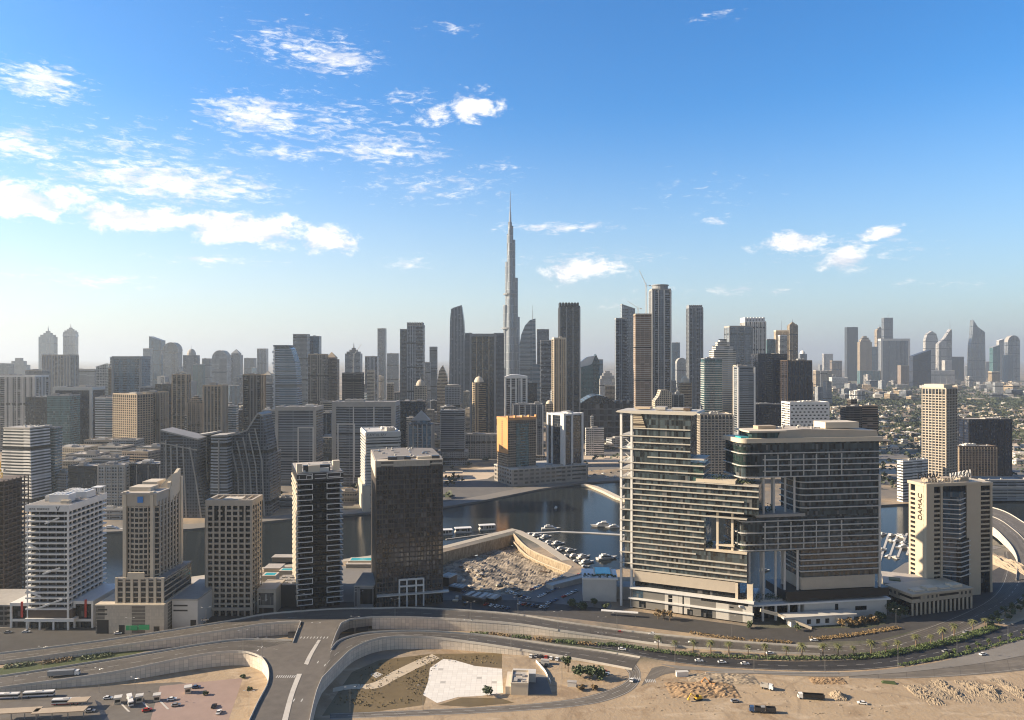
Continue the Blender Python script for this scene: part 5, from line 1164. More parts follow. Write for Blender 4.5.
# sail tower
t, P = silhouette('blue glass sail tower with a white jagged left edge and curved crest', [(274, 0, 0.0), (297.5, 0, 0.0), (297.5, 400), (297, 380), (295, 362), (291, 349), (288, 346.5), (274, 345.5)], 1300, 30, 'blueband')
b = MB()
for i in range(22): z = 60 + i * 6.6; b.box(-2.6 + (i % 3) * .9, 1.6, -1.5, 4, z, z + 3.6)
b.box(-.6, 2.2, -.7, 30, 0, gz(345, 1300)); b.build('edge_fin', M['white'], t); b = MB(); b.box(-1, 26, -1, 31, gz(346.5, 1300), gz(345, 1300)); b.build('roof', M['grey'], t)
tower('tall flat grey slab, taller half of a joined pair behind the sail tower', 293, 307, 335, 1900, 'greygrid'); tower('lower glassier half of the joined pair behind the sail tower', 307, 319, 337, 1930, 'blueglass')
tower('brown grey residential block right of the joined pair', 308, 325, 355, 1780, 'brownrib'); tower('brown grey tower with a small pyramid roof', 324, 337, 352, 1800, 'brown', crown='pyr')
tower('small pale block at the foot of the pyramid roofed tower', 320, 332, 402, 1400, 'beige')
# ---- left middle: executive glass towers and the leaning ones
t, wd, d, H = tower('broad blue banded office tower in a thin white frame, with a second frame line inside', 276, 315.5, 408, 1100, 'slateband', crown='frame', frm='concrete', rel=[BR(3.9, .9, .35, 'grey')])
b = MB()
for bx in ((wd * .55, wd * .58, -1.2, .2, 12, 86), (wd * .93, wd * .96, -1.2, .2, 12, 86), (wd * .55, wd * .96, -1.25, .2, 86, 87.5)): b.box(*bx)
b.build('inner_frame', M['offwhite'], t)
tower('blue grey wing left of the broad white framed office tower', 262, 275, 411, 1120, 'slateband', rel=[BR(3.9, .9, .35, 'grey')])
t, wd, d, H = tower('broad grey banded office tower with white uprights behind the striped white block', 332.5, 395, 403, 1090, 'slateband', crown='frame', frm='concrete', rel=[BR(3.9, .9, .35, 'grey'), PR(28, 1.6, .9, 'offwhite')])
b = MB()
for bx in ((wd * .08, wd * .1, -1.3, .2, 14, 92), (wd * .34, wd * .36, -1.3, .2, 14, 92), (wd * .08, wd * .36, -1.35, .2, 92, 93.5)): b.box(*bx)
b.build('inner_frame', M['offwhite'], t)
tower('dark glass block in the gap between the two framed office towers', 315, 332, 414, 1260, 'darkglass', rel=[PR(9, 1.3, .6, 'grey')])
t, wd, d, H = tower('white striped office block with rooftop lettering behind the dark office tower', 366, 400, 433, 918, 'whiteband', back=('b', 361), yaw=17, rel=[BR(3.75, 1.5, .8, 'offwhite')], name='office_block', cat='office')
b = MB(); b.box(-.9, wd + .9, -1, d + .9, H - 5, H + .3); b.build('top_band', M['offwhite'], t); txt(t, 'CAPITAL BAY', 4.2, (1.2, -1.05, H - 4), (R(90), 0, 0), M['dark'], 'lettering', .08, squash=.95)
b = MB(); b.box(-4, 5, -4, d, 0, 32); b.build('podium', M['cream'], t)
LEANM = 'slategrid'
def leaning(label, pts, D, depth, st='slategrid', ribs=()):
    t, P = silhouette(label, pts, D, depth, st)
    x0 = min(p[0] for p in pts); ax = gx(x0, D)
    for r in ribs:
        b = MB(); Q = [(gx(a, D) - ax, gz(c, D)) for a, c in r]
        for (xa, za), (xb, zb) in zip(Q, Q[1:]): b.bar((xa, -.5, za), (xb, -.5, zb), 1.5, 1.2)
        b.build('facade_rib', M['concrete'], t)
    Q = [(gx(a, D) - ax, gz(c, D)) for a, c in pts if c < 445]
    b = MB()
    for (xa, za), (xb, zb) in zip(Q, Q[1:]):
        if abs(xa - xb) > 3: b.bar((xa, depth / 2, za + .8), (xb, depth / 2, zb + .8), depth + 2, 1.8)
    b.build('slanted_roof', M['concrete'], t)
    return t
leaning('slate tower with a steeply raked roof slab, left end of the leaning group', [(160, 532), (160.5, 431), (198, 440), (196, 470), (203, 500), (212, 530)], 880, 30, 'slategrid', [[(166, 440), (167, 528)], [(171, 446), (173, 528)], [(177, 444), (180, 528)], [(183, 446), (187, 528)], [(190, 447), (196, 480), (203, 528)], [(161, 443), (197, 450)]])
leaning('dark curving glass tower that bends between its slate neighbours', [(205, 530), (199, 500), (193, 470), (192, 437), (212, 434), (212, 470), (214, 530)], 905, 30, 'darkglass', [[(196, 440), (197, 470), (203, 500), (207, 528)], [(201, 438), (202, 470), (207, 502), (210, 528)], [(206, 438), (207, 470), (210, 502), (212, 528)]])
leaning('pale banded tower standing upright in the middle of the leaning group', [(210, 528), (211, 437), (227, 436), (228, 528)], 875, 26, 'greyband', [[(219, 440), (219, 526)]])
leaning('large slate tower with curved ribs leaning outward, right end of the leaning group', [(230, 526), (231, 470), (226, 438), (247, 431), (258, 414), (262, 416), (267, 445), (270, 480), (270, 526)], 890, 36, 'slategrid', [[(231, 445), (238, 475), (240, 524)], [(237, 441), (244, 472), (246, 524)], [(243, 437), (250, 470), (253, 524)], [(249, 433), (256, 466), (259, 524)], [(255, 428), (262, 460), (265, 524)]])
tower('dark annex behind the right leaning tower', 265, 277, 452, 960, 'slategrid')
# bay square blocks: terraced mid-rise group
BS = [(52, 84, 448, 1120), (66, 96, 455, 1060), (84, 112, 441, 1170), (98, 122, 447, 1120), (55, 80, 462, 1000), (112, 136, 441, 1150), (122, 148, 452, 1060), (92, 118, 459, 1000), (136, 160, 448, 1100), (46, 66, 474, 960)]
for i, (a, c, y, D) in enumerate(BS):
    tower(['terraced tan apartment block with an irregular roof in the dense mid-rise group', 'terraced grey apartment block with an irregular roof in the dense mid-rise group'][i % 2], a, c, y, D, ['beige', 'greygrid', 'pinkstone', 'greyband'][i % 4], yaw=-8 + (i % 3) * 6, rel=[BR(3.6, 1.2, .6)], name='apartment_block', cat='apartment block', group=['tan blocks of the dense mid-rise group', 'grey blocks of the dense mid-rise group'][i % 2], seed=i)
t, wd, d, H = tower('low dark glass block left of the pale window frame block by the canal', 68, 98, 467, 900, 'darkglass', name='office_block', cat='office'); tower('low block with a grid of pale window frames among dark glass blocks', 98, 125, 466, 895, 'greygrid', name='office_block', cat='office', rel=[BR(4.5, 1.4, .7), PR(7, 1.4, .9)]); tower('dark blue glass block right of the pale window frame block', 125, 160, 465, 905, 'navy', name='office_block', cat='office', rel=[PR(14, .8, .5, 'concrete')])
t, P = silhouette('white office tower with a tapering banded front, left behind the white banded tower', [(-2, 0, 0.), (39, 0, 0.), (36.5, 428), (5, 428.5)], 930, 30, 'whiteband', yaw=-13)
b = MB(); b.extrude_xz([(P[3][0] - .5, P[3][1]), (P[2][0] + .5, P[2][1]), (P[2][0] + .5, P[2][1] + 1.6), (P[3][0] - .5, P[3][1] + 1.6)], -.5, 30.5); ro = b.build('roof', M['concrete'], t); roof_units(ro, P[3][0] + 3, P[2][0] - 3, 3, 26, P[3][1] + 1.6, 8, 41, 1.2)
tower('blue glass side tower joined to the white tapered one', 37, 55, 428.5, 950, 'tealglass', yaw=6, rel=[BR(3.8, .7, .5, 'offwhite')])
# ---- centre left
t, wd, d, H = tower('dark unfinished tower with a crane on it, left of the twin slabs', 342, 361, 374, 1600, 'rawdark'); crane((gx(352, 1600), 1615, H), 40, 30, R(20), 'white crane with raised jib on the dark unfinished tower', M['offwhite'], 9, R(55))
tower('hazy unfinished tower with a ragged top behind the dark one', 345, 360, 346, 1950, 'greygrid', crown='spire', mat2='darkconc')
tower('pale hazy tower right of the unfinished pair', 365, 377, 357, 2050, 'greyrib'); tower('tan slab standing in front of the pale hazy tower', 367, 374, 371, 1800, 'beige'); tower('slender dark hazy tower, tallest left of the wide double slab', 377.5, 385.5, 329, 2400, 'silver'); tower('hazy brown block next to the slender dark tower', 387, 398, 354, 2300, 'greygrid'); tower('short tan tower beneath the hazy brown block', 387, 393, 384, 1600, 'gold')
tower('narrow dark left part of the wide double slab', 400, 407, 330, 2000, 'slategrid'); tower('wide double slab of pale ribs standing alone on the skyline', 407, 423.5, 326, 1985, 'greyrib', crown='teeth')
tower('narrow hazy tower between the double slab and the tapering tower', 429.5, 437, 347.5, 2600, 'slateband'); tower('hazy low tower behind the golden arch', 424, 430, 363, 2500, 'greygrid')
silhouette('golden tower shaped like a pointed arch', [(437, 0, 0.), (448, 0, 0.), (448, 384), (446.5, 375), (442.5, 365.5), (439, 371), (437, 384)], 1900, 24, 'gold')
tower('domed tan tower with stepped shoulders in the low city', 414, 426, 379, 1500, 'beige', crown='dome'); tower('grey tower with a round drum top', 445, 460, 387, 1520, 'greygrid', crown='helipad')
t, P = silhouette('tapering pale tower with a slanted open crown', [(448.5, 0, 0.), (466, 0, 0.), (465, 345), (463.5, 320), (461.5, 306), (451, 309), (450, 320)], 2300, 50, 'greyrib')
b = MB(); b.extrude_xz([(P[-2][0], gz(309, 2300)), (P[-3][0], gz(309, 2300)), (P[-3][0], gz(305, 2300)), (P[-2][0] + 6, gz(309, 2300) + 4)], 2, 30); b.build('open_crown', M['grey'], t)
tower('dark hazy slab, left rear of the big brown block', 465, 472, 334, 2100, 'slategrid'); tower('big dark brown block with a pale edge line behind the golden domed tower', 470, 495.5, 335, 1650, 'darkglass', crown='frame', frm='grey', rel=[PR(12, 1.6, .7, 'tan')]); tower('dark hazy slab, right rear of the big brown block', 494, 504, 334, 2080, 'slategrid')
tower('golden tower with a domed lantern head', 475, 486, 376, 1500, 'goldrib', yaw=20, back=('b', 472), crown='dome', crest='cream', podium=(12, 8, 30))
t, wd, d, H = tower('blue glass tower with pale pyramid gables behind the dark office tower', 408, 432, 411, 1110, 'blueglass', crown='pyr', crest='concrete', rel=[PR(7, 1.5, .9, 'concrete')])
tower('black glass block behind the pyramid gabled tower', 399, 425, 402, 1340, 'darkglass'); tower('grey blue banded block on a dark podium above the sandy lot', 440.5, 464, 411, 1310, 'slateband', rel=[BR(3.8, .9, .4, 'grey')], podium=(6, 6, 24))
t, wd, d, H = tower('long low grey parking block with slots behind the sandy lot', 465, 497, 435, 1400, 'greygrid', name='parking_block', cat='car park', back=30, rel=[PR(10, 1.2, .6)])
# ---- the tallest tower
D = 2844; k = thing('skyscraper', 'the tallest tower, a silver stepped needle tapering to a long spire', 'skyscraper', (gx(510.2, D), D, 0))
SV = facade('needle', (.34, .36, .385), (.11, .135, .16), 30, 4.2, .05, .34, .2, .25, 0, 2.0, .3, .6, groups=False)
def zpy(y): return gz(y, D)
b = MB(); rings = []
for z, r in ((0, 22), (zpy(330), 19), (zpy(270), 14), (zpy(235), 9.5), (zpy(222), 6.5)): rings.append([(r * math.cos(6.2832 * i / 18), r * math.sin(6.2832 * i / 18), z) for i in range(18)])
b.loft(rings); b.build('core', SV, k)
def wing(ang, tiers):
    for (r0, z1, w_) in tiers:
        b = MB(); n = 7; ca, sa = math.cos(R(ang)), math.sin(R(ang))
        P = [(0, -w_), (r0 - w_, -w_)] + [(r0 - w_ + w_ * math.sin(math.pi * i / n), -w_ * math.cos(math.pi * i / n)) for i in range(1, n)] + [(r0 - w_, w_), (0, w_)]
        b.prism([(x * ca - y * sa, x * sa + y * ca) for x, y in P], 0, z1, 0); b.build('wing_tier', SV, k)
wing(185, [(33, zpy(368), 11), (27.5, zpy(305), 10.2), (20, zpy(262), 9.4), (13, zpy(234), 7.5), (8.5, zpy(222), 5)]); wing(-5, [(41, zpy(345), 11), (37, zpy(317), 10.4), (30, zpy(278), 9.6), (20, zpy(240), 8), (12, zpy(226), 6)]); wing(-90, [(42, zpy(350), 12), (34, zpy(300), 10.8), (24, zpy(256), 9.8), (14, zpy(230), 7.8)])
b = MB(); b.tube((0, 0, zpy(226)), (0, 0, zpy(212)), 5.5, 3.6, 10); b.tube((0, 0, zpy(212)), (0, 0, zpy(191)), 2.6, .7, 8); b.build('spire', M['steel'], k)
b = MB()
for y in (295, 329): b.tube((0, 0, zpy(y)), (0, 0, zpy(y) + 5), 34 if y > 300 else 27, n=18)
b.build('plant_storey', M['grey'], k); FOOT.append((gx(510, D), D, 60))
# ---- centre
t, P = silhouette('pale blue tower with a quarter circle crest and thin mast, right of the tallest tower', [(519.5, 0, 0.), (541, 0, 0.), (541, 365), (536, 364), (535.5, 318.5), (530, 320), (525, 325.5), (521.5, 334), (519.5, 345)], 2300, 50, 'blueband')
b = MB(); b.tube((P[4][0] - 8, 25, gz(319, 2300)), (P[4][0] - 8, 25, gz(304.5, 2300)), 1.2, .4); b.build('mast', M['steel'], t)
tower('hazy grey tower behind the quarter circle crest', 537, 549, 330, 2400, 'greygrid'); tower('hazy lower tower right of the quarter circle crest', 541, 553, 341, 2200, 'greyrib')
t, wd, d, H = tower('white round cornered tower with blue glass stripes behind the orange block', 505, 527, 378, 1350, 'whiterib', rel=[PR(9, 2.4, 1, 'white')]); b = MB(); b.extrude_xz([(-.8, H), (wd + .8, H), (wd + .8, H + 3), (wd * .5, H + 6.5), (wd * .25, H + 6), (-.8, H + 2)], -1, d + 1); b.build('curved_crown', M['white'], t)
tower('dark companion block right of the white blue striped tower', 527, 537, 384, 1370, 'darkglass'); tower('plum grey block with white uprights behind the orange block', 513, 543, 405, 1290, 'slategrid', rel=[PR(10, 1.6, .9, 'offwhite')], podium=(4, 6, 20))
tower('slim golden tower joined to a tall black one', 554, 566, 339, 1520, 'goldrib', yaw=14, back=('b', 552), rel=[PR(7, 1.6, .8, 'cream')], podium=(8, 8, 40)); tower('tall black tower with lighter ribs behind the slim golden one', 559.5, 580, 307, 1700, 'darkglass', crown='teeth', rel=[PR(13, 2.2, 1, 'grey')])
t, P = silhouette('dark blue building with a white curved sail crest', [(581, 0, 0.), (599.5, 0, 0.), (599.5, 362), (596, 354), (592, 364), (587, 366), (581, 367)], 2300, 45, 'tealglass')
b = MB(); b.extrude_xz([(0, gz(367, 2300)), (P[1][0] * .8, gz(364, 2300)), (P[1][0] * .8, gz(355.5, 2300)), (P[1][0] * .35, gz(357, 2300)), (0, gz(362, 2300))], 4, 34); b.build('sail_crest', M['white'], t)
tower('low white block with a tiered roof seen between two towers', 600, 616, 371, 3000, 'white', crown='step'); tower('small pale blue tower behind the sail crest', 597, 603, 360, 3100, 'blueglass'); tower('pale tan block at the mall edge', 606, 618, 386, 2200, 'gold')
# the dark arched mall
D = 1720; p0 = Vector((gx(572, D), D, 0)); t = thing('shopping_mall', 'huge dark mall with a barrel vaulted roof behind the hotel', 'mall', p0); wd = gx(660, D) - p0.x
b = MB(); b.box(0, wd, 0, 90, 0, gz(404, D)); b.build('wall', facade('mallwall', (.10, .10, .11), (.04, .045, .05), 14, 9, .12, .16), t)
b = MB(); n = 14; x0, x1 = gx(580, D) - p0.x, gx(617, D) - p0.x; P = [(x0 + (x1 - x0) * i / n, gz(404, D) + 20 * math.sin(math.pi * i / n)) for i in range(n + 1)]; b.extrude_xz(P, 4, 86); b.build('vaulted_roof', ST['darkglass'], t)
b = MB()
for i in range(6): b.box(wd * (.5 + .08 * i), wd * (.5 + .08 * i) + 9, 6, 40, gz(404, D), gz(404, D) + 7)
b.build('rooflight', M['dark'], t); FOOT.append((p0.x + wd / 2, D + 45, 110))
tower('slim white pylon block standing before the dark mall', 591, 593.5, 417, 1450, 'white', name='pylon', cat='pylon', back=6); tower('low white utility block at the foot of the white pylon', 586, 604, 429, 1440, 'white', name='utility_block', cat='building', back=14)
tower('tan domed villa tower beside the slim golden tower', 546, 553, 400, 1500, 'gold', crown='dome', crest='cream')
# ---- centre right towers
tower('pale slab, lower left half of the twin behind the unfinished brown tower', 616, 627, 319, 1900, 'greyrib'); tower('taller right half of the pale twin slabs', 622, 635, 304.5, 1960, 'silver', crown='slantl')
t, wd, d, H = tower('unfinished brown tower with open floors and cranes on top', 635.5, 651.5, 315, 1500, 'rawbrown2', rel=[BR(3.9, 1.0, .4, 'paleconc')])
crane((gx(639, 1500), 1510, H), 14, 26, R(165), 'small crane on the left of the unfinished brown tower', M['offwhite'], 7, R(35)); crane((gx(648, 1500), 1520, H), 62, 34, R(200), 'tall crane rising above the unfinished brown tower', M['offwhite'], 10, R(62))
t, wd, d, H = tower('tallest tower of the right centre, rounded crown and bright vertical edges', 652, 671, 290, 1560, 'greyrib', rel=[PR(12, 2.4, 1.1, 'offwhite')]); b = MB(); b.tube((wd / 2, d / 2, H), (wd / 2, d / 2, H + 10), wd * .42, n=20); b.tube((wd / 2, d / 2, H + 10), (wd / 2, d / 2, H + 12), wd * .46, n=20); b.build('drum_crown', M['grey'], t)
tower('hazy blue tower right of the rounded crown tower', 672, 680, 343, 2600, 'blueglass'); tower('hazy small tower beside the hazy blue one', 677, 687, 358, 2400, 'greygrid', crown='arch')
t, P = silhouette('low cream building with a swooping curved roof behind the hotel', [(655, 0, 0.), (672, 0, 0.), (672, 393), (668, 390), (661, 390), (659, 396), (655, 401)], 1260, 26, 'beige')
tower('grey blocky building right of the swooping roof', 668, 684, 395, 1300, 'slategrid', rel=[PR(8, 1.2, .6)]); tower('pinkish brown low tower near the lone tall slab', 680, 692, 376, 1700, 'gold', crown='dome')
tower('lone tall grey slab with a notched top, between the two hotel blocks on the skyline', 689, 703, 308, 1900, 'greyrib', crown='teeth', mat2='grey', rel=[PR(14, 2, 1, 'grey')])
t, wd, d, H = tower('green glass tower with pale floor rings right of the lone tall slab', 704.5, 722, 359, 1250, 'tealglass', rel=[BR(3.8, 1.0, .8, 'offwhite')]); tower('stepped pale tower with stacked white terraces behind the green glass one', 714, 736, 339, 1360, 'whiteband', crown='step', rel=[BR(3.9, 1.5, .6, 'cream')])
tower('large grey glass tower with a dark notch left at its top', 729.5, 752.5, 327, 1720, 'silver', rel=[PR(16, 1.6, .8, 'grey')]); tower('tower with a crown of white and dark stripes', 745, 766, 322, 1920, 'whiterib', crown='teeth', rel=[PR(10, 2.4, 1, 'offwhite')]); tower('pale green block right of the striped crown tower', 767, 775, 340, 2000, 'tealglass')
t, wd, d, H = tower('tan tower with a white wing and a slim mast', 776, 789, 331, 2000, 'gold', crown='mast', yaw=-8); tower('white sunlit slab beside the tan mast tower', 780, 787, 336, 1950, 'white'); tower('cream tower with a tall pointed head', 789.5, 798, 321, 2200, 'goldrib', crown='spire', crest='cream')
tower('dark navy slab with sharp edges, left of the pair behind the patterned white block', 758, 787, 355, 1500, 'navy', rel=[PR(12, .9, .5, 'dark')]); tower('dark purple brown slab, right of the dark pair', 787.5, 812, 361, 1460, 'navy', mat2='brown', rel=[PR(7, 1.0, .5, 'brown')])
tower('hazy domed tower peeping over the dark pair', 800, 807, 350, 2600, 'greyrib', crown='dome', crest='white'); tower('blue grey tower with a bright white vertical edge', 738, 755, 367, 1210, 'slateband', rel=[PR(30, 1.8, 1, 'white'), BR(3.8, .8, .4, 'grey')])
tower('pale tower with a close lattice of balconies behind the gap of the hotel', 700, 733, 415, 1120, 'darkglass', mat2='beige', rel=[BR(3.9, 1.5, .6, 'beige'), PR(5.0, 1.2, .9, 'beige')], crown='flat'); tower('grey banded tower left of the balcony lattice tower', 691, 701, 412, 1140, 'greyband', rel=[BR(3.6, 1.1, .5)])
tower('thin pale upright tower beside the balcony lattice tower', 736, 746, 366, 1230, 'beige', rel=[PR(8, 1.5, .8)]); tower('dark podium mass below the navy slab', 744, 790, 405, 1330, 'navy', back=40)
# patterned white block
t, wd, d, H = tower('white block with rows of staggered dark openings', 790, 829, 403, 1150, 'white', yaw=5, name='office_block', cat='office', back=30); b = MB(); b.box(-.5, wd + .5, -.7, 0, 20, H)
b.build('screen', M['white'], t); hb_ = MB(); n = 8; hb_.prism([(1.15 * math.cos(6.2832 * i / n), .0 + .0) for i in range(2)] + [(0, .1)], 0, .1)
h_ = MB(); P = [(1.9, 0), (1.3, 1.05), (-1.3, 1.05), (-1.9, 0), (-1.3, -1.05), (1.3, -1.05)]; h_.extrude_xz(P, -.75, -.68); first = None
for r in range(11):
    for c_ in range(9):
        loc = (3 + c_ * (wd - 6) / 8.5 + (r % 2) * 2.6, 0, H - 4 - r * 5.1)
        if first is None: first = h_.build('opening', M['black'], t, loc)
        else: again(first, loc)
# ---- right
for args in (('hazy white slab far beyond the villas', 824, 833, 354, 4000, 'whiterib'), ('dark low block with a tan roof beside the white slab', 832, 842, 361, 3600, 'brown'), ('golden low building lit by the sun beyond the villas', 816, 832, 371, 3000, 'gold'), ('white low building right of the golden one', 832, 848, 378, 2900, 'white'),
             ('faceted dark glass tower, leftmost of the right skyline group', 847, 858, 327.5, 3500, 'darkglass'), ('stepped tan tower beside the faceted dark glass one', 860, 872, 336, 3400, 'gold', 0, None, 'step'), ('plain blue tower between the tan tower and the big pale block', 872, 881, 347, 3450, 'blueglass'),
             ('ornate cream tower with a spire and green head', 877, 885, 326, 3650, 'gold', 0, None, 'spire'), ('unfinished blue grey tower with cranes beside the ornate spire', 884, 893, 318, 3600, 'slategrid', 0, None, 'flat'), ('big pale block with two wings under the ornate spire', 881, 910, 339, 3200, 'greyrib', 0, None, 'frame'),
             ('squat pinkish block in front of the big pale block', 901, 914, 366, 3000, 'pinkstone'), ('black glass block right of the big pale one', 913, 931, 350, 2900, 'navy', 0, None, 'slantr'), ('plain dark block right of the white sail tower', 952, 964, 357, 3500, 'slategrid'), ('small white block beside the white sail tower', 945, 952, 361, 3300, 'white'),
             ('dark teal tower near the right edge with a slanted head', 993, 1000, 345, 3300, 'tealglass', 0, None, 'slantr'), ('pale slim tower behind the dark teal one', 999, 1004, 339, 3600, 'white', 0, None, 'slantr'), ('grey rounded tower at the far right', 1008, 1020, 335.5, 3500, 'greyrib', 0, None, 'arch'), ('low blue block at the foot of the grey rounded tower', 1006, 1013, 355, 3400, 'blueglass'),
             ('hazy block between the two right edge towers', 986, 993, 362, 3800, 'greygrid'), ('low tan block in the right distance', 992, 1000, 372, 3000, 'gold'), ('low hazy row block left of the white sail tower', 968, 990, 366, 3900, 'slategrid'), ('pale low wide block under the sail towers', 930, 955, 371, 3100, 'white'), ('hazy slab beyond the black glass block', 820, 828, 365, 4300, 'greygrid'), ('blue low block under the faceted tower', 860, 880, 371, 3200, 'tealglass')):
    tower(*args)
crane((gx(889, 6375), 6390, gz(318, 6375)), 24, 40, R(30), 'tiny crane on the unfinished blue grey tower', M['grey'], 8, R(40))
t, P = silhouette('white tower with a rounded arch head and dark round windows', [(925.5, 0, 0.), (938, 0, 0.), (938, 340), (936.5, 334), (932, 331), (927.5, 334), (925.5, 340)], 3700, 40, 'white')
t, P = silhouette('white sail shaped tower with a rising slanted head and needle', [(938.5, 0, 0.), (952, 0, 0.), (952, 330), (951, 329), (945, 338), (938.5, 344)], 3400, 40, 'whiterib'); b = MB(); b.tube((P[3][0] - 2, 10, gz(331, 5875)), (P[3][0] - 2, 10, gz(319, 5875)), 1.8, .5); b.build('needle', M['steel'], t)
t, P = silhouette('tallest of the right group, grey tower with a sharp swept blade head', [(970, 0, 0.), (986, 0, 0.), (985, 332), (978, 327), (973.5, 320), (972.5, 335), (971, 345)], 3400, 44, 'silver'); b = MB(); b.extrude_xz([(P[4][0] - 3, gz(335, 5875)), (P[4][0], gz(319, 5875)), (P[4][0] + 3, gz(327, 5875)), (P[4][0] + 3, gz(335, 5875))], 10, 16); b.build('blade', M['steel'], t)
# ---- nearer right
t, wd, d, H = tower('tall white tower with a fine square grid, sunlit left side and shaded right side', 946, 957, 389, 1000, 'darkglass', yaw=35, back=('b', 922), rel=[BR(3.7, 1.15, .45, 'beige'), PR(4.0, .9, .75, 'beige')], mat2='beige')
b = MB(); b.box(2, wd - 4, 4, d - 2, H + .3, H + 6); b.build('plant_room', M['cream'], t); b = MB(); b.tube((wd * .4, d * .4, H + 6), (wd * .4, d * .4, H + 18), .3, .15); b.tube((wd * .7, d * .3, H + 6), (wd * .7, d * .3, H + 16), .3, .15); b.build('antenna', M['steel'], t)
tower('huge dark navy block with a ragged roof line at the right', 969, 1012, 420, 1165, 'navy', yaw=0, back=40, rel=[PR(11, .8, .5, 'black')]); tower('brown grid block in front of the dark navy block', 959, 997, 447, 1125, 'brown', rel=[BR(4, 1.2, .5, 'brown'), PR(4.5, 1.1, .6, 'tan')], back=26, mat2='brown')
t, wd, d, H = tower('grey parking block with dark slots at the right edge', 985, 1060, 481, 985, 'greyband', name='parking_block', cat='car park', back=30, rel=[BR(5, 2.4, .8)])
t, wd, d, H = tower('white angular hall with a sharp sunlit gable behind the lettered tower', 903, 928, 462, 975, 'whiteband', yaw=24, back=('b', 897), name='hall', cat='hall')
t, wd, d, H = tower('dark unfinished twin core with bare slabs behind the hotel roof', 846, 862, 407, 1220, 'rawdark', name='unfinished_building', cat='unfinished building', rel=[BR(4, .8, .6, 'darkconc')]); tower('right half of the dark unfinished twin, with brown formwork', 862, 878, 406, 1230, 'rawbrown2', name='unfinished_building', cat='unfinished building', rel=[BR(4, .8, .6, 'darkconc')]); tower('short lift core between the unfinished twin', 851, 857, 400, 1240, 'rawdark', name='unfinished_building', cat='unfinished building')
tower('tan block under construction left of the dark unfinished twin', 832, 846, 424, 1250, 'beige', rel=[BR(4, 1, .6)], crown='flat', name='apartment_block', cat='apartment block')
# orange tower and the white striped tower on one long podium
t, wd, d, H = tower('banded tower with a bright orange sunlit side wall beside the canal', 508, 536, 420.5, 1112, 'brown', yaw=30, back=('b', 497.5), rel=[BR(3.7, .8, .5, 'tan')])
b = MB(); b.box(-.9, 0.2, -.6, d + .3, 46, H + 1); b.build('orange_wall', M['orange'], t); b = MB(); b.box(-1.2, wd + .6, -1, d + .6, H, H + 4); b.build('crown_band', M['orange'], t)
b = MB()
for i in range(16): b.box(-.98, -.86, d * .45, d * .56, 52 + i * 3.1, 53.8 + i * 3.1)
b.build('wall_slot', M['brown'], t)
b = MB(); b.box(wd * .28, wd * .72, -1.2, .2, 20, H - 5); b.build('glass_bay', ST['tealglass'], t)
for x in (0, .25, .5, .75, 1): b = MB(); b.box(wd * x - 1.2, wd * x + 1.2, -1.6, 3, H + 2, H + 7); b.build('crown_merlon', M['orange'], t)
t, wd, d, H = tower('black glass tower with broad white vertical fins beside the orange sided tower', 564, 582, 415, 1135, 'darkglass', yaw=40, back=('b', 548)); b = MB()
for x in (0, wd * .42, wd): b = MB(); b.box(x - 2.0, x + 2.0, -1.4, 2.5, 0, H + 2); b.build('white_fin', M['white'], t)
for y in (d, d * .72, d * .14): b = MB(); b.box(-1.4, 2.5, y - 1.8, y + 1.8, 0, H + 2); b.build('white_fin', M['white'], t)
b = MB(); b.box(-1.2, wd + 1.2, -1.2, d + 1.2, H - 1, H + 1.6); b.build('crown_band', M['white'], t)
A, rz, wd, d = frame(512, 588, 1092, 25, ('b', 497)); t = thing('podium_block', 'long pale podium with window slots carrying the orange sided and white finned towers', 'podium', A, rz)
b = MB(); b.box(0, wd, 0, d + 10, 0, 24); b.build('wall', facade('longpod', (.37, .34, .30), (.04, .04, .04), 6, 9, .5, .35), t); b = MB(); b.box(-.6, wd + .6, -.6, d + 10.6, 24, 25.4); b.build('parapet', M['paleconc'], t)
for k_ in range(5): b = MB(); b.box(wd * (.1 + .18 * k_), wd * (.1 + .18 * k_) + 9, 4, 10, 25.4, 27.5); b.build('plant_room', M['concrete'], t)
FOOT.append((A.x + wd / 2, A.y + d / 2, 60))

for i, (a, c, y, D, st) in enumerate(((98, 128, 511, 868, 'greygrid'), (130, 158, 508, 880, 'greyband'), (272, 296, 499, 935, 'slateband'), (296, 330, 497, 950, 'greygrid'), (331, 356, 492, 975, 'beige'), (400, 440, 492, 1010, 'greyband'), (445, 462, 486, 1180, 'beige'))):
    tower(['grey podium block on the far bank, leftmost of the low waterfront row', 'banded podium block on the far bank beside the leftmost one', 'slate podium block on the far bank right of the leaning group', 'grey podium block on the far bank left of the black balcony tower', 'tan podium block on the far bank right of the black balcony tower', 'banded podium block on the far bank behind the dark office tower', 'small tan block on the sandy lot of the far bank'][i], a, c, y, D, st, name='podium_block', cat='podium', back=18, rel=[BR(4, 1.2, .5)])
